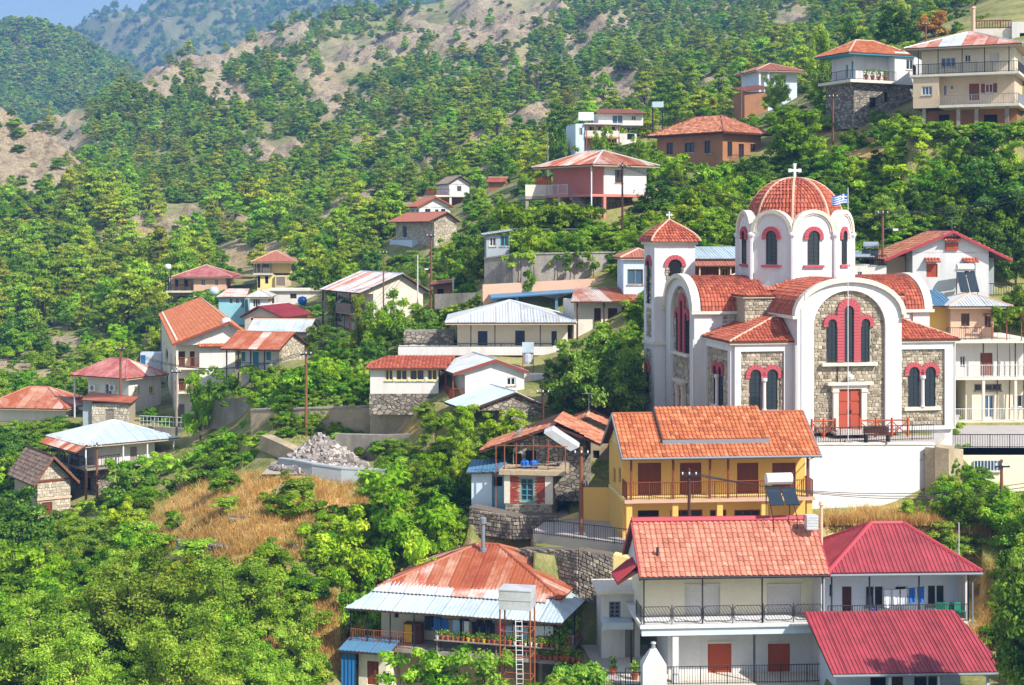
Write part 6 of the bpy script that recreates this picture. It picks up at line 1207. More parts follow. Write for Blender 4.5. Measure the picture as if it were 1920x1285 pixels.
    w = Bld('terrace_complex', 'white terraced house with glazed balcony and salmon roof high on the slope', 1098, 272, 228, 10); W = w.lx(1162); z1 = w.lz(256); z2 = w.lz(236)
    w.vol(0, W, 1.2, 8, z1, z2+0.2, 'white', wins('F', [(1104, 237, 1118, 246), (1121, 237, 1136, 246), (1140, 237, 1154, 246)], 'w', 'white_clean')); w.box('parapet', 'offwhite', 0, W, 0, 0.15, z1, w.lz(245)); w.box('floor_slab', 'pink_wall', 0, W, 0, 7, z1-0.25, z1-0.01); w.box('roof_slab', 'white', -0.2, W+0.4, -0.1, 8, z2+0.21, z2+0.4)
    w.vol(0.4, W, 2.5, 8, -2.5, z1-0.26, 'beige', wins('F', [(1112, 259, 1122, 272), (1134, 259, 1150, 272)], 'o'))
    for px in (1100, 1115, 1130, 1146, 1161): w.post(w.lx(px), 0.07, -2, z2+0.2, 'iron_rust', 0.07)
    xl = w.lx(1080); w.vol(xl, -0.05, 0.3, 7, -2.5, w.lz(232), 'blue_white', wins('F', [(1086, 240, 1092, 254)]))
    u0, u1 = w.lx(1122, 4), w.lx(1206, 4); zt = z2+0.4; zu = w.lz(213, 2, 4); um = w.lx(1172, 4)
    w.vol(u0, u1, 4, 9, zt, zu, 'white', wins('F', [(1148, 216, 1168, 234)], 'w', 'white', 'glass_blue')+wins('F', [(1184, 217, 1193, 226)])); w.shed([(u0-0.5, 3.2, zu), (u1+0.3, 3.2, zu+0.05), (u1+0.3, 9.4, zu+1.1), (u0+1.5, 9.4, zu+1.1)], 'corr', 'tile_salmon')
    w.vol(W+0.05, w.lx(1200), 2, 8, -2, z1+0.6, 'white', wins('F', [(1176, 245, 1190, 262)], 'o'))
    p = at(1233, 232, 226); t = empty('box_tank', p, label='white box water tank on a thin stand beside the terraced house', cat='water tank'); MB().box(-0.8, 0.8, -0.6, 0.6, 2.3, 3.1).build('tank', 'zinc_blue', t)
    for x in (-0.7, 0.7):
        for y in (-0.5, 0.5): MB().bar((x, y, -1.5), (x, y, 2.295), 0.05).build('leg', 'iron', t)
    p = at(1106, 236, 230); p.z = w.o.z+z2+0.4; t = empty('roof_cistern', p, label='white boxy cistern on the flat roof of the terraced house', cat='water tank'); MB().box(-1.6, 0.6, 1, 2.2, 0.6, 1.8).build('tank', 'plastic_white', t)
    for x in (-1.4, 0.4): MB().box(x-0.1, x+0.1, 1.4, 1.6, 0, 0.595).build('leg', 'iron', t)
top_right()
def left_mid():
    b = Bld('timber_balcony_house', 'old house with zinc gable roof and grey timber balcony', 700, 600, 184, 28); W = b.lx(793); d = b.ly(630, 0); ze = b.lz(546); r = b.root
    b.vol(0, W, 0, d, -3, ze, 'offwhite', wins('L', [(672, 560, 680, 585), (650, 562, 656, 585)], 'd', 'wood_dark')); b.gable(-2.0, W+0.8, -0.6, d+0.6, ze-0.2, 2.2, 'y', 'sheet', ['zinc', 'zinc', 'rust_pale'], 1.0, wall='offwhite', wy=(0.65, 0.5), capm='zinc', t=0.6)
    z = b.lz(586, 0, 3); b.box('balcony_slab', 'wood_grey', -1.9, -0.01, 2.5, d, z-0.2, z); b.rail([(-1.85, d, z), (-1.85, 2.6, z), (0, 2.6, z)], 1.0, 0.12, 'wood_grey', 0.04)
    for y in (2.7, d*0.6, d-0.2): b.post(-1.8, y, -3, ze-0.1, 'wood_dark', 0.08)
    s = Bld('red_roof_hut', 'small hut with rusty red lean-to roof behind the power poles', 812, 566, 150, 0, cat='hut'); W = s.lx(846); z = s.lz(536); s.vol(0, W, 0.4, 3, -1.5, z+0.1, 'brown_wall', wins('F', [(820, 542, 832, 560)], 'o')); s.shed([(-0.3, -0.4, z), (W+0.3, -0.4, z+0.35), (W+0.3, 3, z+0.6), (-0.3, 3, z+0.25)], 'corr', 'rust_dark')
    a = Bld('white_cottage', 'white gabled cottage with orange eaves on the middle slope', 786, 408, 230, 22); W = a.lx(844); d = a.ly(768, 0); z = a.lz(388); a.vol(0, W, 0, d, -3, z, 'white_clean', wins('F', [(797, 392, 807, 401), (816, 393, 822, 404), (827, 392, 835, 401)], 'w', 'wood_dark')+wins('L', [(772, 392, 777, 404), (780, 392, 784, 404)], 'w')); a.gable(-0.5, W+0.5, -0.5, d+0.5, z, 1.5, 'y', 'corr', 'tile_salmon', wall='white_clean', wy=(0.5, 0.5), edge='tile_orange')
    b = Bld('stone_cottage', 'stone cottage with long salmon lean roof below the white gabled cottage', 814, 440, 213, 24); W = b.lx(856); d = b.ly(742, 0); z = b.lz(413); b.vol(0, W, 0, d, -2, z, 'stone_pale', wins('F', [(836, 410, 840, 418)])+wins('L', [(755, 425, 763, 445)], 'd', 'navy')); b.gable(-1.0, W+0.4, -0.5, d+0.8, z-0.2, 1.3, 'y', 'corr', 'tile_salmon', wall='stone_pale', wy=(0.5, 0.5), t=0.6); b.vol(-0.9, -0.02, d*0.4, d, -5, -0.8, 'blue_white', name='basement_wall')
    c = Bld('stilt_cottage', 'white cottage with grey gable roof and balcony on stilts', 842, 366, 250, 20); W = c.lx(880); z = c.lz(345); c.vol(0, W, 0, 6, 0, z, 'white_clean', wins('F', [(857, 349, 865, 359)], 'w', 'wood_grey')); c.gable(-0.4, W+0.4, -0.5, 6.5, z, 1.3, 'y', 'corr', 'wood_grey', wall='white_clean', wy=(0.5, 0.5)); c.box('balcony_slab', 'offwhite', -2.4, W, -0.3, 6, -0.3, -0.01); c.rail([(-2.3, 5, 0), (-2.3, -0.2, 0), (0, -0.2, 0)], 0.95, 0.25, 'wood_brown', 0.03)
    for x in (-2.1, 0.2, W-0.4): c.post(x, 0, -4, -0.305, 'white', 0.17, 'pillar')
    c.vol(0.5, W, 2.5, 6, -4, -0.305, 'brown_wall', name='basement_wall')
    d = Bld('old_brick_shed', 'old brown shed with dull red roof right of the stilt cottage', 916, 362, 245, -10, cat='shed'); W = d.lx(944); z = d.lz(342); d.vol(0, W, 0, 4, -2, z, 'brown_wall'); d.gable(-0.4, W+0.4, -0.4, 4.4, z, 0.8, 'x', 'corr', 'rust_dark', wall='brown_wall')
    e = Bld('yellow_cottage', 'pale yellow two storey cottage with salmon roof at the valley edge', 478, 546, 235, 5); W = e.lx(545); z1 = e.lz(513); z = e.lz(492); e.vol(0.0, W, 1.3, 7, z1, z, 'pale_yellow', wins('F', [(482, 495, 488, 510), (493, 495, 505, 502)], 'w', 'wood_dark')); e.vol(0.3, W*0.55, 0.5, 7, -2, z1-0.2, 'pale_yellow', wins('F', [(480, 518, 488, 540), (497, 518, 503, 532)], 'o')); e.vol(W*0.56, W, 0.0, 6, -1, z1-0.3, 'beige', wins('F', [(518, 520, 534, 536)], 's', 'wood_grey')); e.box('balcony_slab', 'offwhite', -0.3, W*0.5, 0, 1.28, z1-0.2, z1); e.rail([(-0.25, 1.2, z1), (-0.25, 0.05, z1), (W*0.5, 0.05, z1)], 0.95, 0.2, 'iron_grey', 0.02); e.hip(-0.6, W+1.0, -0.6, 7.6, z+0.05, 1.6, 'corr', 'tile_salmon')
    for px in (479, 492, 508): e.post(e.lx(px), 0.1, z1, z, 'iron', 0.05)
    f = Bld('pink_roof_house', 'low white house with pink hipped roof and open porch in the valley', 363, 544, 240, 2); W = f.lx(424); z = f.lz(520); x0 = f.lx(312); f.vol(0, W, 0, 8, -2, z, 'peach', wins('F', [(377, 524, 385, 536), (403, 524, 409, 536)], 'w', 'white_clean')); f.vol(x0, -0.02, 2, 8, -1, z-0.2, 'peach', wins('F', [(345, 525, 352, 538), (328, 525, 334, 538)], 'o')); f.box('porch_slab', 'offwhite', x0-0.4, -0.01, 0, 8, -0.4, -0.1); f.hip(x0+0.8, W+1.0, -0.8, 8.8, z+0.05, 1.7, 'corr', 'pink_metal'); f.shed([(W+0.2, 0, z-0.1), (W+3.8, 0, z-0.2), (W+3.8, 4, z-0.1), (W+0.2, 4, z)], 'corr', 'rust')
    for px in (316, 330, 347): f.post(f.lx(px, 0.1), 0.1, -2.5, z-0.1, 'iron', 0.08)
    f.rail([(x0, 0.1, -0.1), (-0.1, 0.1, -0.1)], 0.9, 0.25, 'iron', 0.02)
    p = at(315, 520, 238); t = empty('dome_tank', p, label='white round water tank on a stand left of the pink roofed house', cat='water tank'); MB().lathe([(0.2, 1.1), (0.42, 1.25), (0.52, 1.6), (0.42, 1.9), (0.14, 2.0)], seg=12).build('tank', 'plastic_white', t, smooth=True)
    for x in (-0.4, 0.4): MB().box(x-0.06, x+0.06, -0.06, 0.06, -2, 1.2).build('leg', 'iron', t)
    g = Bld('teal_cottage', 'low teal and white cottages with pale sheet roofs in the valley', 410, 582, 213, 3); W = g.lx(460); z = g.lz(557); g.vol(0, W, 0, 5, -2, z, 'teal_wall', wins('F', [(430, 560, 436, 570), (442, 560, 448, 570), (452, 560, 458, 578)], 'w', 'white_clean')); g.shed([(-0.3, -0.5, z), (W+0.2, -0.5, z), (W, 5, z+0.9), (0.6, 5, z+0.9)], 'corr', 'rust_pale')
    g2 = Bld('white_cottage', 'small white cottage with pale hipped sheet roof in the valley', 468, 584, 210, 3); W = g2.lx(503); z = g2.lz(558); g2.vol(0, W, 0, 5, -2, z, 'white_clean', wins('F', [(474, 561, 488, 576)], 'w3', 'white')); g2.hip(-0.5, W+0.5, -0.5, 5.5, z+0.05, 0.9, 'corr', 'zinc')
    g3 = Bld('flat_roof_block', 'long low white flat roofed block below the yellow cottage', 505, 573, 218, 3); W = g3.lx(600); z = g3.lz(546); g3.vol(0, W, 0, 6, -2, z, 'white', wins('F', [(508, 556, 514, 570)], 'd', 'wood_dark')+wins('F', [(544, 551, 556, 560)], 'w', 'wood_dark')); g3.box('roof_slab', 'offwhite', -0.3, W+0.3, -0.4, 6, z+0.005, z+0.25)
    for px, D, m, lab in ((401, 214, 'zinc_blue', 'pale round tank beside the teal cottage'), (567, 214, 'plastic_blue', 'blue tank in front of the long white block'), (525, 208, 'plastic_white', 'white tank lying before the long white block'), (424, 150, 'plastic_white', 'white ball tank on the orange gabled house')):
        p = at(px, {401: 548, 567: 566, 525: 580, 424: 606}[px], D); k = D/150*0.55; tag(MB().lathe([(0.3*k, -0.6*k), (0.7*k, -0.3*k), (0.85*k, 0.2*k), (0.65*k, 0.75*k), (0.15*k, 0.95*k)], seg=14).build('round_tank', m, smooth=True, loc=p), lab, 'water tank')
    h = Bld('grey_gable_house', 'grey-white gabled house with bright pink-red roof above the orange gable', 459, 640, 184, -18); W = h.lx(528); z = h.lz(594); d = h.ly(552, W); h.vol(0, W, 0, 7, -2, z, 'offwhite', wins('F', [(470, 590+2, 477, 601), (495, 592, 502, 601)], 'w', 'wood_dark')); h.gable(-0.4, W+0.5, -0.5, 7.5, z, 1.3, 'y', 'corr', 'red_metal', wall='offwhite', wy=(0.5, 0.5), t=0.42, capm='zinc')
    i = Bld('zinc_shed', 'low grey shed with white sheet roof behind the rusty gabled house', 470, 640, 172, -6, cat='shed'); W = i.lx(574); z = i.lz(622); i.vol(0, W, 0, 5, -2, z, 'concrete_blue'); i.gable(-0.4, W+0.4, -0.4, 5.4, z, 1.2, 'x', 'sheet', ['zinc', 'zinc_blue'], 1.0, wall='concrete_blue')
    # three storey house with the orange gable
    b = Bld('three_storey_house', 'three storey cream house with orange gabled roof and corner balconies', 331, 800, 149, 14); r = b.root; W = b.lx(441); d = b.ly(303, 0); ze = b.lz(645); zs = [0, b.lz(735), b.lz(690)]
    k = b.lx(374); b.vol(k, W, 0, d, -2, ze+0.5, 'white', [], name='side_wing'); b.vol(0.0, k-0.01, 1.3, d, -2, ze+0.3, 'cream', wins('F', [(335, 659, 347, 687), (356, 659, 365, 687), (335, 710, 348, 733)], 'd', 'wood_dark')+wins('L', [(311, 655, 315, 672), (311, 700, 315, 718)], 'w', 'wood_dark')+wins('F', [(334, 758, 346, 798)], 's', 'wood_grey'))
    for z in zs[1:]: b.box('balcony_slab', 'offwhite', -0.1, k, 0, 1.28, z-0.2, z); b.rail([(-0.05, 1.2, z), (-0.05, 0.05, z), (k-0.05, 0.05, z)], 0.95, 0.13, 'iron_rust', 0.018)
    b.post(0.05, 0.1, -1, ze, 'offwhite', 0.1, 'pillar'); xe = b.lx(484); xm = b.lx(429); zr = b.lz(603, xm, 0)-ze
    b.gable(-0.4, xe, -0.7, d+0.4, ze, zr, 'y', 'tile', 'tile_orange', (0.28, 0.38), wall='white', wy=(0.75, 0.5), edge='tile_red', t=(xm+0.4)/(xe+0.4)); b.shed([(k-0.1, -0.5, b.lz(650, k)), (b.lx(456), -0.5, b.lz(650, k)), (b.lx(456), 0.6, b.lz(641, k)), (k-0.1, 0.6, b.lz(641, k))], 'tile', 'tile_orange', (0.26, 0.36))
    MB().tube([(-0.1, d, ze), (-0.1, d, 0)], 0.05, 6).build('downpipe', 'gutter', r)
    b = Bld('teal_door_house', 'low white house with rusty sheet roof and teal doors and shutters', 444, 692, 143, -16); W = b.lx(519); ze = b.lz(654); d = 5.5; r = b.root; b.vol(0, W, 0.9, d, -3, ze, 'white', wins('F', [(452, 660, 460, 678), (499, 660, 508, 676)], 's', 'teal_paint')+wins('F', [(474, 660, 485, 690)], 'd', 'teal_paint')); b.box('porch_slab', 'concrete', 0, W, -0.3, 0.88, -0.3, 0); b.rail([(0, -0.2, 0), (W, -0.2, 0)], 0.6, 0.16, 'iron', 0.018)
    b.vol(W+0.01, W+0.3, 0.5, d, -3, ze, 'stone_pale', name='end_wall')
    for px in (425, 447, 470, 496): b.post(b.lx(px, -0.2), -0.2, -1, ze, 'iron', 0.05)
    b.gable(b.lx(418), W+0.5, -0.6, d+0.8, ze, 1.35, 'x', 'sheet', ['rust', 'rust', 'rust_pale', 'rust_dark'], 0.9, wall='stone_pale', wy=(0.3, 0.3), capm='rust')
    b = Bld('red_roof_house', 'white and cream house with faded red hipped roof and air conditioners', 241, 772, 156, -33); d = 7; W1 = b.lx(165); ze = b.lz(709); yR = b.ly(302, 0)
    b.vol(W1, 0, 0, yR, -1.5, ze, 'white', wins('F', [(197, 720, 209, 740)], 'w', 'white_clean')+wins('R', [(252, 725, 256, 737), (259, 725, 262, 740), (280, 724, 288, 738)], 'w', 'pale_yellow')); b.hip(W1-1.6, 0.7, -1.0, yR+0.4, ze+0.02, 1.6, 'sheet', ['pink_metal', 'pink_metal', 'rust_pale'], 1.0, capm='pink_metal')
    b.box('porch_slab', 'concrete', W1-1.4, W1, 0, yR*0.6, -0.3, 0); b.post(W1-1.3, -0.6, -1, ze, 'iron_white', 0.06); b.rail([(W1-1.3, 3, 0.8), (W1-1.3, -0.5, 0.8), (W1, -0.5, 0.8)], 0.9, 0.15, 'iron', 0.02)
    for px, n in ((177, 'round left'), (214, 'right')):
        x = b.lx(px); z = b.lz(727, x); u = MB().box(x-0.4, x+0.4, -0.32, -0.005, z-0.3, z+0.3).build('air_conditioner', 'plastic_white', b.root); MB().lathe([(0.24, 0), (0.24, 0.03)], seg=12).build('fan_grille', 'iron_grey', u).matrix_local = Matrix.Translation((x, -0.325, z))@Matrix.Rotation(R(90), 4, 'X')
    s = Bld('stone_hut', 'small pale stone hut with sheet roof and grey plank door', 172, 796, 148, 4, cat='hut'); W = s.lx(242); z = s.lz(757); rn = random.Random(4)
    s.vol(0, W, 0, 3.5, -1, z, 'mortar', wins('F', [(198, 768, 213, 794)], 's', 'wood_grey')); x0, x1 = s.lx(197), s.lx(214); mb = MB(); stones(mb, lambda a, zz, n: (a, -n, zz), 0, W, -0.5, z, lambda x, zz: not (x0-0.1 < x < x1+0.1 and zz < s.lz(766)), rnd=rn); mb.build('stonework', 'rubble_pale', s.root, tint=True, kind='stuff'); s.shed([(-0.9, -0.4, z+0.4), (W+0.3, -0.4, z+0.05), (W+0.3, 3.8, z+0.2), (-0.9, 3.8, z+0.75)], 'corr', 'rust_dark'); s.vol(-0.9, -0.02, 0.4, 3.3, -1, z+0.2, 'concrete_blue')
    q = Bld('rust_roof_house', 'house hidden in trees showing only its orange rusty hipped roof at the left edge', 0, 790, 160, -8); W = q.lx(126); z = q.lz(765); x0 = q.lx(-30); q.vol(x0, W-0.4, 0.6, 6.5, -2, z, 'white'); q.hip(x0-0.5, W+0.2, -0.4, 7.2, z+0.02, 1.8, 'sheet', ['rust', 'rust_pale', 'rust'], 1.0, capm='rust')
    b = Bld('blue_hip_house', 'house with pale blue hipped metal roof and railed balcony at lower left', 182, 905, 137, 38); r = b.root; W = b.lx(290); d = b.ly(128, 0); zf = b.lz(873); ze = b.lz(831)
    b.vol(0, W, 0, d, -2, zf-0.2, 'stone_grey', wins('L', [(160, 895, 170, 925)], 'o'), name='stone_base'); b.vol(0.0, W, 0.0, d, zf, ze, 'white', wins('F', [(244, 838, 257, 868)], 'd', 'wood_grey')+wins('L', [(157, 836, 164, 872), (140, 840, 146, 858)], 'd', 'wood_grey'))
    b.box('balcony_slab', 'wood_grey', -1.6, W+1.4, -1.2, d, zf-0.19, zf-0.01); b.rail([(-1.55, d, zf), (-1.55, -1.1, zf), (b.lx(215), -1.1, zf)], 0.95, 0.15, 'iron', 0.018)
    for x, y in ((-1.5, -1.1), (b.lx(221), -1.1), (b.lx(266), -1.1), (W+1.3, -1.1), (-1.5, d*0.4), (-1.5, d*0.75)): b.post(x, y, zf-0.0, ze, 'iron_white', 0.06)
    b.post(-1.5, -1.15, -2, zf-0.2, 'wood_pole', 0.08)
    b.hip(-1.8, W+1.7, -1.4, d+0.6, ze+0.02, 1.45, 'sheet', 'zinc_blue', 1.0, capm='zinc'); b.shed([(-2.6, d+0.3, ze-0.45), (-2.6, -1.6, ze-0.45), (-1.5, -1.45, ze+0.12), (-1.5, d+0.3, ze+0.12)], 'sheet', ['rust', 'rust_pale'], 0.9)
    # chapel
    b = Bld('stone_chapel', 'little pale stone chapel with steep brown shingle roof and brown door', 70, 978, 134, 34, cat='chapel'); r = b.root; W = b.lx(132); ze = b.lz(902); d = 6.5; xm = W*0.42; zr = b.lz(856, xm, -0.5)-ze
    b.vol(0, W, 0, d, -2.5, ze, 'mortar', wins('F', [(78, 942, 98, 966)], 's', 'wood_brown')); x0, x1 = b.lx(77), b.lx(99); rn = random.Random(6)
    mb = MB(); stones(mb, lambda a, z, n: (a, -n, z), 0, W, -2, ze, lambda x, z: not (x0-0.1 < x < x1+0.1 and z < b.lz(940)), rnd=rn); P2 = lambda a, z, n: (a, -0.003-n, z)
    MB().prism([(0, 0.0, ze), (W, 0.0, ze), (xm, 0.0, ze+zr-0.3)], (0, 0.3, 0)).build('gable', 'mortar', r); stones(mb, P2, 0, W, ze+0.02, ze+zr, lambda x, z: inside([(0.25, ze), (W-0.25, ze), (xm, ze+zr-0.5)], (x, z)), rnd=rn); mb.build('stonework', 'rubble_pale', r, tint=True, kind='stuff')
    b.box('lintel', 'peach', -0.05, W+0.05, -0.12, -0.06, b.lz(939), b.lz(935)); b.box('tie_beam', 'wood_brown', -0.3, W+0.3, -0.14, -0.075, ze-0.1, ze+0.05)
    b.gable(-0.5, W+0.55, -0.7, d+0.4, ze-0.3, zr+0.3, 'y', 'tile', 'tile_brown', (0.25, 0.35), edge='wood_pole', t=(xm+0.5)/(W+1.05), capm='wood_dark')
    k = Bld('village_truck', 'white truck body with blue side parked behind the red roofed house', 263, 706, 163, 8, cat='truck'); w = k.lx(302); k.box('cargo_box', 'zinc_blue', 0, w, 0, 2.2, 0.5, 2.4); k.box('side_panel', 'blue_paint', 0.05, w*0.25, -0.03, -0.003, 0.7, 2.2); k.box('chassis', 'iron', 0, w, 0.2, 2, 0.3, 0.495)
    for x in (0.4, w-0.4):
        t = MB().lathe([(0.4, 0), (0.4, 0.25)], seg=14).build('wheel', 'iron', k.root); t.matrix_local = Matrix.Translation((x, 0.2, 0.2))@Matrix.Rotation(R(90), 4, 'X')
left_mid()
def middle_walls():
    wallthing('long_concrete_wall', 'long stained concrete retaining wall behind the rubble heap', [(470, 127, 770, 830), (560, 125, 768, 826), (694, 123, 764, 826)], 'concrete_tan', 0.5, coping='concrete')
    wallthing('stepped_concrete_wall', 'taller stepped concrete wall under the garden room', [(694, 121.5, 738, 825), (760, 119.5, 742, 825), (830, 118.5, 752, 825)], 'concrete_tan', 0.5)
    wallthing('shaded_lower_wall', 'dark concrete wall right of the rubble heap', [(628, 118.5, 814, 885), (720, 117, 816, 890), (830, 115.5, 812, 900)], 'concrete', 0.5)  # same stained concrete as the high grey wall
    wallthing('curved_blue_grey_wall', 'curving blue-grey concrete wall in front of the rubble heap', [(522, 112.5, 862, 898), (555, 111.4, 866, 902), (585, 110.6, 872, 914), (640, 110, 880, 932), (740, 110.6, 884, 935)], 'concrete_blue', 0.35, coping='concrete_blue')
    wallthing('street_edge_wall', 'grey concrete street edge wall below the three storey house', [(255, 147, 798, 845), (380, 145, 806, 850), (480, 139, 808, 840)], 'concrete', 0.4)
    wallthing('garden_wall', 'grey garden wall under the shrubs left of the long concrete wall', [(375, 141, 752, 806), (480, 136, 745, 800)], 'concrete', 0.4)
    p = at(262, 798, 146.6); mb = MB(); L = (480-262)*143/F; n = 30; e = (at(480, 808, 138.6)-p); e.z *= 1
    mb.bar((0, 0, 0.9), e+Vector((0, 0, 0.9)), 0.03); mb.bar((0, 0, 0.45), e+Vector((0, 0, 0.45)), 0.02)
    for i in range(n+1): mb.bar(e*(i/n), e*(i/n)+Vector((0, 0, 0.9)), 0.025)
    tag(mb.build('railing', 'iron_white', loc=p), 'pale grey street railing below the three storey house', 'railing')
    r, q = wallthing('concrete_ramp', 'pale sloping concrete ramp down to the rubble heap', [(488, 120, 816, 845), (525, 117, 832, 860), (562, 115, 850, 872)], 'concrete_tan', 0.9, cat='ramp')
    # heap of broken stone: a thousand pieces lie on a cone
    o = at(600, 876, 113.5); rn = random.Random(2); mb = MB(); base = MB(); H = 1.45
    hh = lambda x, y: max(0, H*(1-math.sqrt(((x-0.1)/2.9)**2+(y/2.3)**2)))+max(0, 0.75*(1-math.sqrt((x/3.6)**2+(y/2.6)**2)))*1.2
    n = 22
    for i in range(n):
        for j in range(n):
            X = lambda a: -3.8+7.6*a/n; Y = lambda a: -2.7+5.4*a/n; base.face([(X(i), Y(j), hh(X(i), Y(j))-0.1), (X(i+1), Y(j), hh(X(i+1), Y(j))-0.1), (X(i+1), Y(j+1), hh(X(i+1), Y(j+1))-0.1), (X(i), Y(j+1), hh(X(i), Y(j+1))-0.1)])
    for i in range(4200):
        x, y = rn.uniform(-3.7, 3.7), rn.uniform(-2.7, 1.2); h = hh(x, y)
        if h < 0.04: continue
        s = rn.choice((0.05, 0.06, 0.08, 0.1, 0.12, 0.16, 0.24))*rn.uniform(0.7, 1.2); M3 = Matrix.Rotation(rn.uniform(0, 6), 3, Vector((rn.uniform(-1, 1), rn.uniform(-1, 1), rn.uniform(-1, 1))).normalized()); c = Vector((x, y, h+rn.uniform(-0.05, 0.05)))
        v = [c+M3@Vector((a*s*rn.uniform(0.6, 1), b_*s*rn.uniform(0.6, 1), e_*s*rn.uniform(0.5, 0.9))) for a, b_, e_ in ((-1, -1, -1), (1, -1, -1), (1, 1, -1), (-1, 1, -1), (-1, -1, 1), (1, -1, 1), (1, 1, 1), (-1, 1, 1))]
        mb.hexa(v[:4], v[4:], rn.random())
    root = empty('rubble_heap', o, label='heap of broken pale stones behind the curved wall', cat='rubble heap'); base.build('mound', 'mortar', root); mb.build('stones', 'gravel', root, tint=True, kind='stuff')
    for k, (pts, lab) in enumerate((([(430, 102.5, 968, 990), (500, 101.5, 972, 996), (600, 102, 972, 992)], 'upper low dry stone terrace wall in the golden grass'), ([(330, 101, 1012, 1030), (420, 98.5, 1022, 1042), (560, 98.5, 1020, 1038)], 'lower low dry stone terrace wall in the golden grass'))): wallthing('terrace_wall', lab, pts, 'mortar_dark', 0.5, rub='rubble_grey')
    p = at(512, 945, 104); b = MB().tube([(0, 0, 0), (0.35, 0.3, 1.25)], 0.07, 6).build('beam', 'wood_grey', loc=p); tag(b, 'grey weathered beam lying on the dry grass slope', 'beam')
middle_walls()
# ------------------------------------------------------------ vegetation
def leaf_mesh(name, C, N, size, tint, m, rng, aspect=0.55, extra=None):
    n = len(C); rv = rng.normal(size=(n, 3)); N = N/np.linalg.norm(N, axis=1, keepdims=True); U = np.cross(N, rv); U /= np.linalg.norm(U, axis=1, keepdims=True)+1e-9; V = np.cross(N, U)
    s = size*rng.uniform(0.65, 1.35, (n, 1)); U = U*s; V = V*s*aspect
    P = np.stack([C-U, C-V*0.9+U*0.1, C+U, C+V*0.9+U*0.1], 1).reshape(-1, 3)
    me = bpy.data.meshes.new(name); me.vertices.add(n*4); me.vertices.foreach_set('co', P.ravel().astype(np.float32)); me.loops.add(n*4); me.loops.foreach_set('vertex_index', np.arange(n*4, dtype=np.int32))
    me.polygons.add(n); me.polygons.foreach_set('loop_start', np.arange(0, n*4, 4, dtype=np.int32)); me.polygons.foreach_set('loop_total', np.full(n, 4, dtype=np.int32))
    a = me.attributes.new('tint', 'FLOAT', 'FACE'); a.data.foreach_set('value', np.clip(tint, 0, 1).astype(np.float32)); me.materials.append(M[m]); me.update(calc_edges=True); return me
def clumps(rng, cen, rad, per, flat=1.0, shell=0.55):
    C = []; N = []; T = []
    for c, r in zip(cen, rad):
        d = rng.normal(size=(per, 3)); d /= np.linalg.norm(d, axis=1, keepdims=True); d[:, 2] = np.where(d[:, 2] < -0.35, -d[:, 2]*0.6, d[:, 2])
        q = rng.uniform(shell, 1.08, (per, 1))**0.7; C.append(c+d*q*r*np.array([1, 1, flat])); N.append(d*0.9+rng.normal(size=(per, 3))*0.55+np.array([0, 0, 0.35])); T.append(np.full(per, rng.normal(0.5, 0.16))+rng.normal(0, 0.17, per))
    return np.concatenate(C), np.concatenate(N), np.concatenate(T)
def limbs(name, pts, r0, zc):
    mb = MB(); mb.tube([(0, 0, -0.06), (0.01, 0, zc*0.5), (0, 0.01, zc)], r0, 7, r0*0.7)
    for p in pts: p = Vector(p); b0 = Vector((0, 0, zc*random.uniform(0.75, 1.0))); mid = b0.lerp(p, 0.5)+Vector((0, 0, 0.03)); mb.tube([b0, mid, p], r0*0.5, 5, r0*0.12)
    me = bpy.data.meshes.new(name); me.from_pydata(mb.v, [], mb.f); me.materials.append(M['bark']); return me
PROTO = {}
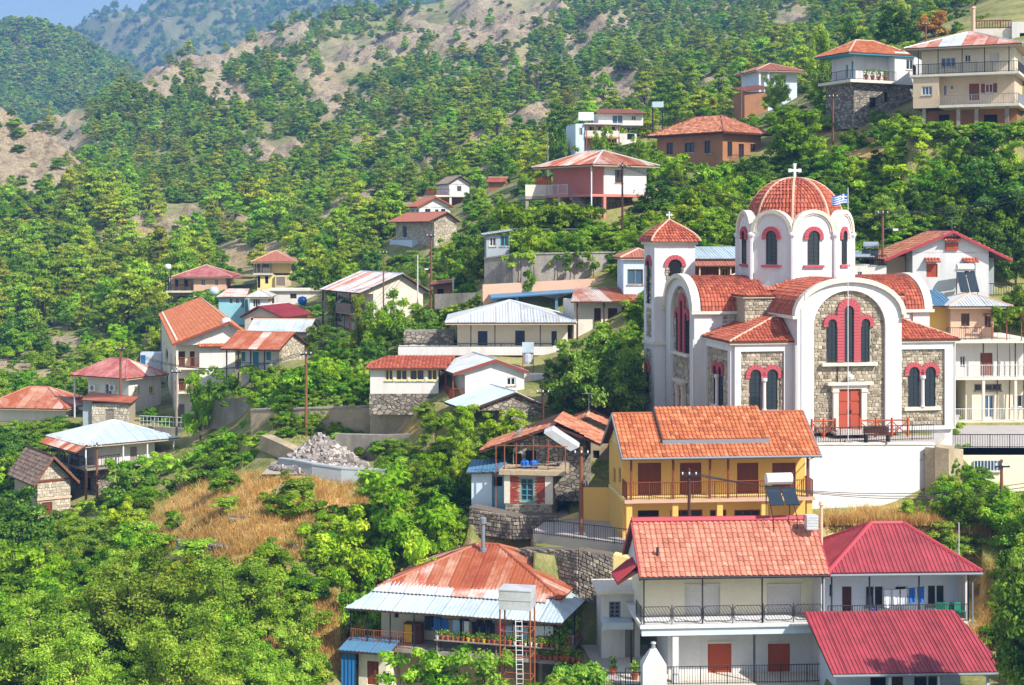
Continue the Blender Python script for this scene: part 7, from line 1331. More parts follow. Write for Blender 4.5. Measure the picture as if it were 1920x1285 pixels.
def proto(kind, seed, style, m, n_cl, per, leaf, lo=0.16, asp=0.55):
    rng = np.random.default_rng(seed); cen = []; rad = []
    LB = []
    if style == 'broad':
        c0 = np.array([0, 0, lo+0.1]); nl = max(12, n_cl//5)
        for i in range(nl):
            a = 6.2832*(i*0.618+rng.uniform(-0.08, 0.08)); z = rng.uniform(-0.15, 1)**1.0; rr = math.sqrt(max(0.02, 1-z*z)); d = np.array([rr*math.cos(a)*0.47, rr*math.sin(a)*0.47, z*(0.9-lo)]); L = rng.uniform(0.62, 1.0); tip = c0+d*L; LB.append(tip)
            for t in np.linspace(0.42, 1.0, 5): cen.append(c0+d*L*t+rng.normal(0, 0.035, 3)+np.array([0, 0, 0.02])); rad.append(rng.uniform(0.06, 0.115)*(1.25-0.45*t))
        per = int(per*n_cl/len(cen)); C, N, T = clumps(rng, cen, rad, per, 0.8, 0.15); C = C+rng.normal(0, 0.012, C.shape)
    elif style == 'pine':
        for i in range(n_cl):
            z = lo+(1-lo)*(0.04+0.94*rng.random()**0.85); rr = 0.44*(1-((z-lo)/(1-lo))**1.6)*rng.uniform(0.35, 1)+0.03; a = rng.uniform(0, 6.28); cen.append(np.array([rr*math.cos(a), rr*math.sin(a), z])); rad.append(rng.uniform(0.09, 0.17)*(1.15-0.5*(z-lo)))
        C, N, T = clumps(rng, cen, rad, per, 0.5)
    elif style == 'column':
        for i in range(n_cl):
            z = 0.06+0.92*rng.random(); rr = 0.4*math.sin(math.pi*min(0.97, 0.15+z*0.85))**0.7*rng.uniform(0.2, 1); a = rng.uniform(0, 6.28); cen.append(np.array([rr*math.cos(a), rr*math.sin(a), z])); rad.append(rng.uniform(0.06, 0.11))
        C, N, T = clumps(rng, cen, rad, per, 1.0); 
    elif style == 'bush':
        for i in range(n_cl):
            a = rng.uniform(0, 6.28); rr = 0.4*math.sqrt(rng.random()); z = 0.12+0.7*rng.random()*math.sqrt(max(0.05, 1-(rr/0.46)**2)); cen.append(np.array([rr*math.cos(a), rr*math.sin(a), z])); rad.append(rng.uniform(0.12, 0.2))
        C, N, T = clumps(rng, cen, rad, per, 0.85)
    elif style == 'hedge':
        for i in range(n_cl): cen.append(np.array([rng.uniform(-0.45, 0.45), rng.uniform(-0.4, 0.4), rng.uniform(0.05, 0.88)])); rad.append(rng.uniform(0.1, 0.15))
        C, N, T = clumps(rng, cen, rad, per, 0.9)
    elif style == 'spray':      # upright leafy shoots
        C = []; N = []; T = []
        for i in range(n_cl):
            a = rng.uniform(0, 6.28); r0 = 0.3*math.sqrt(rng.random()); tip = np.array([math.cos(a)*(r0+rng.uniform(0.02, 0.25)), math.sin(a)*(r0+rng.uniform(0.02, 0.25)), rng.uniform(0.55, 1.0)]); b0 = np.array([math.cos(a)*r0*0.6, math.sin(a)*r0*0.6, 0.02]); t = rng.uniform(0.05, 1, (per, 1)); t0 = rng.normal(0.5, 0.18)
            C.append(b0+(tip-b0)*t+rng.normal(0, 0.035, (per, 3))); N.append(rng.normal(size=(per, 3))+np.array([math.cos(a)*0.5, math.sin(a)*0.5, 0.8])); T.append(t0+rng.normal(0, 0.15, per))
        C, N, T = map(np.concatenate, (C, N, T))
    me = leaf_mesh('crown', C, N, leaf, T, m, rng, asp); random.seed(seed)
    far = LB if LB else (sorted(cen, key=lambda c: -c[2])[::max(1, len(cen)//12)] if cen else [])
    PROTO.setdefault(kind, []).append((me, limbs('trunk', far, 0.028 if style != 'bush' else 0.02, max(0.12, lo*1.4)) if style in ('broad', 'pine', 'column') else None))
for s in range(3): proto('green', 10+s, 'broad', 'leaf_green', 105, 150, 0.02)
for s in range(2): proto('bright', 20+s, 'broad', 'leaf_bright', 95, 150, 0.022)
for s in range(3): proto('olive', 30+s, 'broad', 'leaf_olive', 135, 160, 0.0165)
for s in range(2): proto('dark', 40+s, 'broad', 'leaf_dark', 105, 150, 0.02)
proto('orange', 50, 'broad', 'leaf_orange', 40, 200, 0.024)
for s in range(4): proto('pine', 60+s, 'pine', 'leaf_pine', 50, 75, 0.036, 0.08, 0.45)
proto('poplar', 70, 'column', 'leaf_olive', 70, 130, 0.02)
for s in range(2): proto('bush', 80+s, 'bush', 'leaf_green', 22, 170, 0.04)
proto('bush', 83, 'bush', 'leaf_olive', 22, 170, 0.04); proto('bushdry', 85, 'bush', 'grass_dry', 12, 70, 0.06, asp=0.2)
for s in range(2): proto('spray', 95+s, 'spray', 'leaf_bright', 34, 60, 0.035, asp=0.45)
for s in range(3): proto('grove', 100+s, 'broad', ('leaf_olive', 'leaf_green', 'leaf_olive')[s], 150, 270, 0.0118)
CROWN0 = {}
def tree(px, top, wpx, D, kind, label, group=None, h=None, seed=None, cat='tree', name=None):
    r = random.Random(f'{px}{top}{D}'); b = ground(px, D); w = wpx*D/F
    if h is None:
        zt = (H0-top)*D/F; h = max(0.85*w, zt-b.z); b.z = min(b.z, zt-h)
    k = r.randrange(len(PROTO[kind])) if seed is None else seed; cm, tm = PROTO[kind][k]
    if kind in ('bush', 'vine', 'spray', 'bushdry') and cat == 'tree': cat = 'shrub'
    nm = name or {'pine': 'pine_tree', 'poplar': 'poplar_tree', 'bush': 'shrub', 'vine': 'vine', 'spray': 'leafy_shrub', 'bushdry': 'dry_shrub'}.get(kind, 'tree')
    o = empty(nm, b-Vector((0, 0, 0.05*h)), r.uniform(0, 6.28) if kind != 'vine' else r.uniform(-0.1, 0.1), label=label, cat=cat, group=group); o.scale = (w, w, h*1.04)
    c = bpy.data.objects.new('crown', cm); COL.objects.link(c); c.parent = o; CROWN0.setdefault((kind, k), c)
    if tm: t = bpy.data.objects.new('trunk', tm); COL.objects.link(t); t.parent = o
    return o
# footprints and silhouettes of everything built so far, so that plants keep clear of them
bpy.context.view_layer.update(); KEEP = []
for o in list(COL.objects):
    if o.parent is None and not o.name.startswith('terrace_wall') and o.get('category') in ('house', 'shed', 'hut', 'church', 'chapel', 'rubble heap', 'canopy', 'wall', 'water tank', 'ramp', 'railing', 'terrace', 'truck'):
        P = [c.matrix_world@Vector(v) for c in [o]+list(o.children_recursive) if c.type == 'MESH' for v in c.bound_box]
        if not P: continue
        mi = o.matrix_world.inverted(); lp = [mi@p for p in P]; lb = (mi, min(p.x for p in lp), max(p.x for p in lp), min(p.y for p in lp), max(p.y for p in lp)); q = [(960+F*p.x/p.y, H0-F*p.z/p.y) for p in P]; x0, x1 = min(a for a, _ in q), max(a for a, _ in q); dn = min(p.y for p in P); yb = max(b for _, b in q); pm = min(1990, max(-60, (x0+x1)/2)); yb = min(yb, H0-tz(pm, dn)*F/dn+6)
        KEEP.append((x0, min(b for _, b in q), x1, yb, min(p.y for p in P), max(p.y for p in P), o['category'], o.name.split('.')[0].replace('_', ' '), lb))
def clear(px, D, w, h, pyb, slack=0.12, skirt=0.0, walls=True):
    x0, x1, y0, y1 = px-w/2, px+w/2, pyb-h, pyb; X = (px-960)*D/F; mg = min(1.0, w*D/F*0.3)
    for a, b, c, d, d0, d1, cat, nmk, lb in KEEP:
        if x1 < a or x0 > c: continue
        if D < d1 and (walls or cat != 'wall'):
            ox = min(x1, c)-max(x0, a); d_ = d-skirt*(d-b) if cat != 'wall' else d-0.3*(d-b)*(skirt > 0); oy = min(y1, d_)-max(y0, b)
            if ox > 0 and oy > 0 and ox*oy > slack*min(w*h, (c-a)*(d-b)): return False
        if d0-2 < D < d1+2 and (cat != 'wall' or (walls and c-a < 130)):
            p = lb[0]@Vector((X, D, 0))
            if lb[1]-mg < p.x < lb[2]+mg and lb[3]-mg < p.y < lb[4]+mg: return False
    return True
NEAR = [
 (70, 1105, 250, 86, 'grove', 'yellow-green olive-like tree filling the bottom left corner'), (250, 1020, 290, 92, 'grove', 'large grey-green tree left of centre in the foreground grove'), (430, 1035, 250, 91, 'grove', 'broad grey-green tree in the middle of the foreground grove'), (345, 1130, 250, 83, 'grove', 'lowest grey-green tree at the bottom edge of the grove'), (150, 1170, 220, 82, 'grove', 'pale green tree at the bottom edge near the left corner'), (545, 1090, 150, 92, 'green', 'green tree at the right end of the foreground grove'), (500, 1190, 170, 84, 'grove', 'small grey tree at the bottom edge right of the grove'),
 (35, 895, 190, 115, 'dark', 'dark leafy tree in front of the stone chapel'), (30, 985, 200, 106, 'green', 'green tree below the chapel at the left edge'), (175, 965, 130, 119, 'green', 'leafy tree right of the stone chapel'), (240, 990, 130, 108, 'green', 'small tree between chapel slope and dry grass'), (130, 1040, 170, 99, 'green', 'round green tree above the left foreground grove'), (-10, 1080, 160, 95, 'green', 'green tree cut by the left edge above the corner'),
 (740, 868, 290, 101, 'bright', 'large bright green tree left of the ruined house'), (650, 930, 200, 99, 'bright', 'bright green tree at the left flank of the large one'), (825, 935, 150, 100, 'bright', 'bright tree close to the ruined house wall'), (690, 1010, 180, 95, 'green', 'lower green tree above the porch house roof'), (800, 1000, 170, 96, 'bright', 'lower bright tree above the rusty hipped roof'), (610, 1020, 120, 97, 'green', 'green tree between the dry slope and the porch house'),
 (870, 750, 120, 109.5, 'bright', 'yellow-green young tree below the blue-white shed roof'), (945, 762, 110, 108, 'bright', 'yellow-green tree beside the ruined house roof'), (812, 840, 110, 106, 'bright', 'yellow-green tree left of the sagging tile roof'), (870, 820, 90, 105, 'bright', 'small yellow-green tree at the roof corner of the ruin'),
 (1122, 603, 190, 112, 'dark', 'big dark tree left of the church'), (1062, 650, 110, 113, 'dark', 'dark tree at the left flank of the big one by the church'), (1185, 630, 90, 114.5, 'olive', 'greyish tree against the bell tower'),
 (432, 775, 128, 132, 'green', 'round dense tree below the three storey house'), (585, 655, 180, 130, 'green', 'broad green shrub mass above the long concrete wall'), (505, 690, 100, 133, 'green', 'green tree left above the long concrete wall'), (655, 690, 90, 131, 'green', 'dark green tree above the wall left of the garden room'), (375, 690, 80, 140, 'bright', 'small bright tree before the three storey house'),
 (725, 530, 130, 148, 'bright', 'bright tree in front of the timber balcony house'), (675, 545, 70, 152, 'bright', 'slim bright tree beside the timber balcony house'), (790, 565, 80, 146, 'bright', 'bright tree left of the grey hipped roof'), (600, 590, 100, 165, 'green', 'green tree right of the zinc shed'),
 (1245, 285, 120, 160, 'green', 'green tree below the brown mudbrick house'), (1330, 295, 140, 157, 'green', 'wide green tree in front of the brown mudbrick house'), (1235, 345, 110, 149, 'dark', 'dark tree right of the pink house'), (1300, 350, 140, 148, 'bright', 'bright tree above the bell tower roof'), (1385, 345, 110, 148, 'green', 'green tree left of the dome'), (1265, 395, 120, 139, 'bright', 'bright low tree right behind the bell tower'), (1345, 395, 110, 139, 'green', 'green tree between bell tower and dome'),
 (1490, 198, 140, 160, 'bright', 'tall bright tree right above the dome cross'), (1455, 132, 70, 190, 'olive', 'feathery pale tree before the hillside house'), (1540, 52, 76, 185, 'poplar', 'tall slim poplar left of the teal trimmed house'), (1575, 270, 90, 155, 'green', 'green tree behind the right side of the dome'),
 (1625, 330, 120, 150, 'bright', 'bright tree right of the dome below the teal trimmed house'), (1715, 235, 150, 148, 'bright', 'bright tree in front of the big balcony house'), (1690, 330, 130, 145, 'green', 'green tree above the crimson gable left slope'), (1765, 320, 140, 143, 'bright', 'bright tree above the crimson gable'), (1860, 295, 160, 141, 'dark', 'dark broad tree right above the crimson gable'), (1925, 330, 110, 139, 'green', 'green tree at the right edge above the crimson gable'), (1640, 390, 110, 142, 'green', 'green tree left of the crimson gable'), (1810, 385, 130, 138, 'dark', 'dark tree just behind the crimson gable ridge'), (1905, 420, 100, 134, 'dark', 'dark tree at the right edge beside the crimson gable'),
 (1605, 12, 85, 205, 'dark', 'dark evergreen tree at the top edge left of the orange tree'), (1675, 0, 120, 200, 'dark', 'large dark evergreen tree at the top edge'), (1625, 62, 90, 193, 'dark', 'low dark tree above the teal trimmed house roof'), (1752, 6, 85, 200, 'orange', 'orange autumn tree at the top of the slope'), (1880, -10, 90, 225, 'olive', 'pale tree behind the flat roofed house'), (1800, 10, 70, 215, 'dark', 'dark tree between the orange tree and the flue'), (1690, 70, 80, 188, 'olive', 'olive shrub tree right behind the teal trimmed house'),
 (1915, 1000, 200, 73, 'dark', 'dark tree at the right edge casting shade on the crimson annex roof'), (1850, 900, 130, 95, 'bright', 'bright tree above the crimson hipped roof at the right'), (1920, 930, 130, 92, 'green', 'green tree at the right edge below the tan wall'), (1965, 1100, 190, 71, 'dark', 'dark tree cut by the right edge at the bottom'),
 (885, 415, 90, 168, 'dark', 'dark tree left of the concrete hut'), (865, 470, 80, 160, 'green', 'green tree above the red roofed hut'), (1050, 222, 55, 225, 'dark', 'dark round tree left of the terraced house'), (1095, 255, 60, 205, 'green', 'green tree in front of the terraced house'), (1200, 240, 60, 200, 'green', 'green tree between terraced and mudbrick houses'), (890, 345, 60, 236, 'dark', 'dark tree right of the stilt cottage'), (855, 435, 90, 195, 'bright', 'bright tree right of the stone cottage'), (770, 480, 80, 190, 'green', 'green tree above the timber balcony house roof'), (620, 460, 90, 210, 'green', 'green tree left of the zinc gable roof'), (580, 480, 80, 225, 'dark', 'dark tree right of the yellow cottage'),
 (500, 400, 90, 300, 'green', 'large round green tree above the yellow cottage'), (350, 590, 90, 190, 'green', 'green tree behind the orange gable'), (300, 560, 90, 215, 'dark', 'dark tree left of the teal cottage'), (80, 640, 80, 215, 'bright', 'yellow-green tree at the far left of the valley'), (30, 570, 90, 230, 'dark', 'dark tree at the left edge of the valley'), (330, 830, 60, 140, 'green', 'small tree below the street railing'), (1725, 935, 80, 95, 'spray', 'green weeds below the stained buttress'), (1560, 965, 90, 93, 'spray', 'weeds left below the white church wall'),
 (1690, 200, 115, 152, 'green', 'green tree below the left corner of the big balcony house'), (1765, 218, 125, 149, 'bright', 'bright tree under the pillars of the big balcony house'), (1840, 246, 135, 146, 'dark', 'dark tree below the pillars of the big balcony house'), (1905, 255, 100, 145, 'green', 'green tree at the right edge below the big balcony house'), (1602, 232, 80, 160, 'green', 'green tree below the stone base of the teal trimmed house'), (1655, 222, 60, 157, 'dark', 'dark tree at the right of the stone base'), (1550, 200, 60, 168, 'olive', 'pale tree left of the teal trimmed house base'), (1420, 300, 90, 158, 'dark', 'dark tree right below the brown mudbrick house'), (1060, 395, 60, 152, 'green', 'green tree left below the pink house stairs'), (560, 1120, 120, 88, 'olive', 'grey tree left of the blue shed'), (1130, 232, 50, 215, 'bright', 'bright tree before the terraced house pillars'),
 (1840, 22, 70, 205, 'olive', 'pale tree right of the flue at the top edge'), (1905, 5, 80, 214, 'green', 'green tree behind the flat roofed house at the top right'), (1785, 35, 60, 199, 'dark', 'dark shrub tree left of the flue'), (1575, 100, 60, 178, 'green', 'green tree left behind the teal trimmed house'),
 (990, 500, 30, 136.5, 'bush', 'small bush growing out of the high concrete wall'),
]
for px, top, w, D, kd, lab in NEAR:
    if 1200 < px < 1970 and 240 < top < 430 and 134 < D < 161: top, w = top-18, w*1.22
    tree(px, top, w, D, kd, lab)
# vines and hedges: (column, top row, width px, distance, depth m, height m)
VN = [(1892, 579, 66, 117.8, 2.2, 0.45, 'bright vine roofing the terrace pergola at the right edge'), (1075, 474, 90, 137.2, 0.7, 1.3, 'ivy hanging over the middle of the high concrete wall'), (975, 476, 60, 137.2, 0.7, 0.9, 'ivy hanging over the left end of the high concrete wall'), (1030, 385, 190, 145, 3.5, 1.3, 'hanging vine on the upper pergola below the pink house'), (1025, 437, 150, 141.5, 2.5, 1.6, 'green vine on the lower pergola above the concrete wall'), (960, 395, 70, 147, 3, 2.0, 'vine clump left of the upper pergola'), (300, 858, 190, 133, 3, 2.6, 'thick ivy hedge on the garden wall right of the blue hipped house'), (250, 880, 90, 131, 2.5, 3.4, 'ivy curtain hanging at the corner of the blue hipped house'), (370, 880, 110, 126, 2.5, 2.4, 'ivy hedge end above the dry slope'), (470, 690, 170, 138, 3, 1.5, 'vine pergola foliage in front of the teal door house'), (840, 582, 110, 140, 3, 1.2, 'vine row left of the grey hipped roof'), (800, 605, 110, 137, 3, 1.1, 'vine row above the white balcony'), (800, 1222, 150, 84, 2, 1.5, 'grape vine below the veranda at the bottom'), (905, 1228, 100, 83, 2, 1.8, 'grape vine left of the rusty tank scaffold'), (1085, 1245, 90, 82, 2, 1.6, 'vine beside the alley at the bottom edge'), (420, 545, 60, 232, 3, 2.2, 'vine below the pink roofed house'), (645, 560, 60, 190, 2, 1.5, 'bush by the timber balcony')]
for q, (px, top, w, D, dp, hh, lab) in enumerate(VN):
    rg = np.random.default_rng(300+q); wm = w*D/F; zt = (H0-top)*D/F; g = ground(px, D); hh = max(hh, min(zt-g.z, hh*1.8)); n = int(wm*max(dp, hh)*3.2)+10
    cen = [np.array([rg.uniform(-0.5, 0.5)*wm, rg.uniform(-0.5, 0.5)*dp, -hh*rg.random()**1.3+rg.normal(0, 0.15)-0.2]) for _ in range(n)]; rad = rg.uniform(0.3, 0.62, n); C, N, T = clumps(rg, cen, rad, 75, 0.8)
    hh = 0.45 if q == 0 else (hh if q > 2 else (1.4, 1.4, 0.9)[q])
    if q < 3: cen = [np.array([c_[0], c_[1], -hh*rg.random()**1.4-0.1]) for c_ in cen[:max(12, int(wm*max(dp, hh)*3.2))]]; rad = rg.uniform(0.22, 0.4, len(cen)); C, N, T = clumps(rg, cen, rad, 75, 0.8)
    o = empty('vine', (g.x, D, zt), label=lab, cat='vine'); c = bpy.data.objects.new('foliage', leaf_mesh('foliage', C, N, 0.13 if D < 100 else 0.17, T, 'leaf_vine' if q % 3 else 'leaf_green', rg)); COL.objects.link(c); c.parent = o
    for x in (-0.35, 0.0, 0.4): MB().tube([(x*wm, 0, g.z-zt-0.5), (x*wm+0.1, 0.1, (g.z-zt)*0.5), (x*wm, 0, -0.2)], 0.05, 5, 0.03).build('stem', 'bark', o)
# ------------------------------------------------------------ scattered woods
rs = np.random.default_rng(11); cols = gp
def visible(px, py):
    i = int(np.clip(np.searchsorted(gp, px), 1, len(gp)-1)); c = VROW[:, i]; k = int(np.argmax(c <= py))
    return (float(gd[k]), k) if c[k] <= py else (None, None)
def sample(n, box, dr, size, spacing, avoid, seed, wob=True):
    """trees on visible ground: uniform over the slope as seen, no nearer together than their crowns allow"""
    rg = np.random.default_rng(seed); out = []; cell = {}
    for _ in range(n):
        px, py = rg.uniform(box[0], box[2]), rg.uniform(box[1], box[3]); D, k = visible(px, py)
        if D is None or not dr[0] < D < dr[1]: continue
        h = rg.uniform(*size); sp = spacing*h*F/D
        if avoid(px, py, D, h, rg): continue
        g = max(6, sp); key = (int(px//12), int(py//12)); m = int(sp//12)+1; ok = True
        for a in range(-m, m+1):
            for b in range(-m, m+1):
                for x, y, s in cell.get((key[0]+a, key[1]+b), ()):
                    if (x-px)**2+((y-py)*1.25)**2 < (max(sp, s)*0.9)**2: ok = False; break
                if not ok: break
            if not ok: break
        if not ok: continue
        cell.setdefault(key, []).append((px, py, sp)); out.append((px, py, D, h))
    return out
zx, zy = np.meshgrid(np.arange(-100, 2021, 5.0), np.arange(-100, 1421, 5.0)); ZM = {id(BARE): zone(zx, zy, BARE, 0.3), id(DRY): zone(zx, zy, DRY, 0.3)}; NOI = vnoise(zx/55-zy/40, zy/24+zx/60, 77, 4)
def zidx(px, py): return min(304, max(0, int((py+100)/5))), min(424, max(0, int((px+100)/5)))
def zval(px, py, L): return ZM[id(L)][zidx(px, py)]
def forest_avoid(px, py, D, h, rg):
    if px < 155 and D < 470 and py < 470 and py-h*1.25*F/D < 318-max(0, px-90)*0.9: return True
    b = max(zval(px+rg.normal(0, 6), py+rg.normal(0, 4), BARE), zval(px, py-h*0.55*F/D, BARE))
    if b > 0.45 and rg.random() < 0.92: return True
    if rg.random() < 0.62 and NOI[zidx(px, py)] > 0.1: return True
    return not clear(px, D, h*0.7*F/D, h*F/D, py, 0.15)
PINES = sample(26000, (-60, -60, 1990, 620), (225, 1100), (2.8, 8.0), 0.36, forest_avoid, 5)
PINES = [(px, py, D, h*(1.25 if D < 420 and px < 420 else 1.0)) for px, py, D, h in PINES]
PINES.sort(key=lambda t: -t[3]/t[2])
far_inst = []
for i, (px, py, D, h) in enumerate(PINES):
    if i < 290 and -10 < px < 1930:
        reg = 'on the wooded spur at the left' if px < 420 and D < 460 else ('in the valley woods beyond the village' if D < 330 else 'on the open slope of the back mountain')
        kd = 'pine' if rs.random() < 0.85 or py < 400 else 'green'
        o = tree(px, 0, 10, D, kd, ('pine tree' if kd == 'pine' else 'leafy tree')+' standing '+reg, 'pines '+reg if kd == 'pine' else 'leafy trees '+reg, h=h); w = h*rs.uniform(0.85, 1.2); o.scale = (w, w, h)
    else: far_inst.append((px, D, h, 'pine'))
for S, a, b, Z, row2, fb in FAR:
    hz = np.minimum.accumulate(row2, axis=0); vis = (row2 <= hz+3) & (row2 < 240) & (a > -80) & (a < 2000); ij = np.argwhere(vis)
    n = 6500 if b.max() > 2000 else 1900
    for q in ij[rs.integers(0, len(ij), n)]:
        if fb[q[0], q[1]] > 0.5 and rs.random() < 0.85: continue
        px = a[q[0], q[1]]+rs.uniform(-7, 7); D = b[q[0], q[1]]*rs.uniform(0.996, 1.004); z = float(S.z(np.array([px]), np.array([D]))[0]); far_inst.append((px, D, rs.uniform(8, 15), 'pine', z))
def onpad(px, D): return any(p0-4 < px < p1+4 and d0-0.5 < D < d1+0.5 for p0, p1, d0, d1, _, _ in PADS)
def village_avoid(px, py, D, h, rg):
    if onpad(px, D): return True
    if max(zval(px, py, DRY), zval(px, py-h*0.7*F/D, DRY)) > 0.35 or zval(px, py, BARE) > 0.6: return True
    return not clear(px, D, h*0.9*F/D, h*F/D, py, 0.05, 0.15)
vt = sample(6000, (-40, 180, 1960, 1290), (84, 236), (2.6, 5.0), 0.55, village_avoid, 8)
for px, py, D, h in vt:
    kd = rs.choice(['green', 'green', 'bright', 'dark', 'olive'])
    q = min((k for k in KEEP if k[6] in ('house', 'shed', 'hut', 'church', 'chapel', 'canopy', 'wall')), key=lambda k: (max(0, k[0]-px, px-k[2])**2+max(0, k[1]-py, py-k[3])**2)+((k[4]+k[5])/2-D)**2*4); sd = ('left of' if px < q[0] else 'right of' if px > q[2] else 'below' if D < q[4] else 'behind')+' the '+q[7]
    o = tree(px, 0, 10, D, kd, {'green': 'green', 'bright': 'bright green', 'dark': 'dark green', 'olive': 'grey-green'}[kd]+' garden tree '+sd, 'garden trees '+sd, h=h); w = h*rs.uniform(0.85, 1.2); o.scale = (w, w, h)
def scatter(name, items, label, cat, kinds):
    """one object: points that carry copies of the crowns already standing in the scene"""
    ks = [k for k in CROWN0 if k[0] in kinds]; src = [CROWN0[k] for k in ks]; PI = [i for i, k in enumerate(ks) if k[0] == 'pine']; n = len(items); co = []; sc = []; ro = []; ix = []
    for it in items:
        px, D, h, kd = it[:4]; z = it[4] if len(it) > 4 else tz(px, D); w = h*rs.uniform(*(0.85, 1.25) if kd == 'pine' else (1.0, 1.7)); co += [(px-960)*D/F, D, z-0.06*h]; sc += [w, w, h]; ro.append(rs.uniform(0, 6.28)); ix.append(int(rs.integers(0, len(src))) if kd != 'pine' or rs.random() < 0.3 else PI[int(rs.integers(0, len(PI)))])
    me = bpy.data.meshes.new(name); me.vertices.add(n); me.vertices.foreach_set('co', co)
    a = me.attributes.new('scl', 'FLOAT_VECTOR', 'POINT'); a.data.foreach_set('vector', sc); a = me.attributes.new('rz', 'FLOAT', 'POINT'); a.data.foreach_set('value', ro); a = me.attributes.new('ix', 'INT', 'POINT'); a.data.foreach_set('value', ix)
    o = bpy.data.objects.new(name, me); COL.objects.link(o); tag(o, label, cat, kind='stuff')
    g = bpy.data.node_groups.new(name, 'GeometryNodeTree'); g.interface.new_socket('Geometry', in_out='INPUT', socket_type='NodeSocketGeometry'); g.interface.new_socket('Geometry', in_out='OUTPUT', socket_type='NodeSocketGeometry')
    N = g.nodes.new; L = g.links.new; gi = N('NodeGroupInput'); go = N('NodeGroupOutput'); j = N('GeometryNodeJoinGeometry')
    def attr(nm, ty): q = N('GeometryNodeInputNamedAttribute'); q.data_type = ty; q.inputs[0].default_value = nm; return q.outputs[0]
    s_, r_, i_ = attr('scl', 'FLOAT_VECTOR'), attr('rz', 'FLOAT'), attr('ix', 'INT'); cx = N('ShaderNodeCombineXYZ'); L(r_, cx.inputs[2]); eu = N('FunctionNodeEulerToRotation'); L(cx.outputs[0], eu.inputs[0])
    for k, ob in enumerate(src):
        oi = N('GeometryNodeObjectInfo'); oi.inputs['Object'].default_value = ob; oi.inputs['As Instance'].default_value = True; oi.transform_space = 'ORIGINAL'
        cp = N('FunctionNodeCompare'); cp.data_type = 'INT'; cp.operation = 'EQUAL'; L(i_, cp.inputs[2]); cp.inputs[3].default_value = k
        ip = N('GeometryNodeInstanceOnPoints'); L(gi.outputs[0], ip.inputs['Points']); L(cp.outputs[0], ip.inputs['Selection']); L(oi.outputs['Geometry'], ip.inputs['Instance']); L(eu.outputs[0], ip.inputs['Rotation']); L(s_, ip.inputs['Scale']); L(ip.outputs[0], j.inputs[0])
    L(j.outputs[0], go.inputs[0]); md = o.modifiers.new('scatter', 'NODES'); md.node_group = g; return o
scatter('pine_forest', far_inst, 'pine forest covering the far slopes and mountains', 'forest', ('pine', 'olive', 'green'))
for k in range(3): tree((250, 880, 1700)[k], 0, 30, (128, 92, 94)[k], 'bush', ('low green shrub beside the ivy hedge', 'low green shrub above the rusty porch roof', 'low shrub on the dry bank below the church')[k], h=1.2, seed=k)
def brush_avoid(px, py, D, h, rg):
    if onpad(px, D) and not (D > 140): return True
    z = max(zval(px, py, DRY), zval(px, py-h*0.8*F/D, DRY))
    if z > 0.3 and rg.random() < 0.94: return True
    if zval(px, py, BARE) > 0.4 and rg.random() < 0.92: return True
    return not clear(px, D, h*1.2*F/D, h*F/D, py, 0.08 if D < 130 else 0.2, 0.22, h > 1.5)
br = [(px, D, h, 'bush') for px, py, D, h in sample(18000, (-60, 150, 1980, 1400), (72, 300), (0.7, 2.0), 0.36, brush_avoid, 9)]
br += [(px, D, h, 'bush') for px, py, D, h in sample(14000, (-60, -20, 1980, 520), (290, 1100), (1.2, 3.2), 0.4, brush_avoid, 12)]
scatter('undergrowth', br, 'green undergrowth of bushes covering the slopes between the houses', 'undergrowth', ('bush',))
# dry grass and weeds: one mass of blades
def grass(name, m, n, box, dr, hr, test, label, seed):
    rg = np.random.default_rng(seed); B = []
    for _ in range(n):
        px, py = rg.uniform(box[0], box[2]), rg.uniform(box[1], box[3]); D, k = visible(px, py)
        if D is None or not dr[0] < D < dr[1] or not test(px, py, D, rg): continue
        if not clear(px, D, 6, 10, py, 0.5, 0.1, False): continue
        B.append(tuple(ground(px, D))+(rg.normal(0.5, 0.2),))
    B = np.array(B); k = 11; P = np.repeat(B[:, :3], k, 0); n = len(P); P[:, 0] += rg.normal(0, 0.16, n); P[:, 1] += rg.normal(0, 0.3, n); P[:, 2] -= 0.05
    h = rg.uniform(hr[0], hr[1], (n, 1)); a = rg.uniform(0, 6.28, n); side = np.stack([np.cos(a), np.sin(a), 0*a], 1)*0.022; tip = P+np.stack([rg.normal(0, 0.45, n), rg.normal(0, 0.45, n), np.ones(n)], 1)*h
    V = np.stack([P-side, P+side, tip], 1).reshape(-1, 3); me = bpy.data.meshes.new(name); me.vertices.add(n*3); me.vertices.foreach_set('co', V.ravel().astype(np.float32)); me.loops.add(n*3); me.loops.foreach_set('vertex_index', np.arange(n*3, dtype=np.int32)); me.polygons.add(n); me.polygons.foreach_set('loop_start', np.arange(0, n*3, 3, dtype=np.int32)); me.polygons.foreach_set('loop_total', np.full(n, 3, dtype=np.int32))
    t = me.attributes.new('tint', 'FLOAT', 'FACE'); t.data.foreach_set('value', np.clip(np.repeat(B[:, 3], k)+rg.normal(0, 0.18, n), 0, 1).astype(np.float32)); me.materials.append(M[m]); me.update(calc_edges=True); o = bpy.data.objects.new(name, me); COL.objects.link(o); tag(o, label, 'grass', kind='stuff')
grass('dry_grass', 'grass_dry', 22000, (250, 860, 1960, 1285), (80, 135), (0.25, 0.7), lambda px, py, D, rg: zval(px, py, DRY) > 0.25+0.3*rg.random(), 'golden dry grass on the terraces below the rubble heap', 3)
grass('green_weeds', 'grass_green', 22000, (-40, 180, 1960, 1285), (75, 240), (0.2, 0.6), lambda px, py, D, rg: zval(px, py, DRY) < 0.6 and not onpad(px, D), 'green weeds between the shrubs on the village slope', 4)
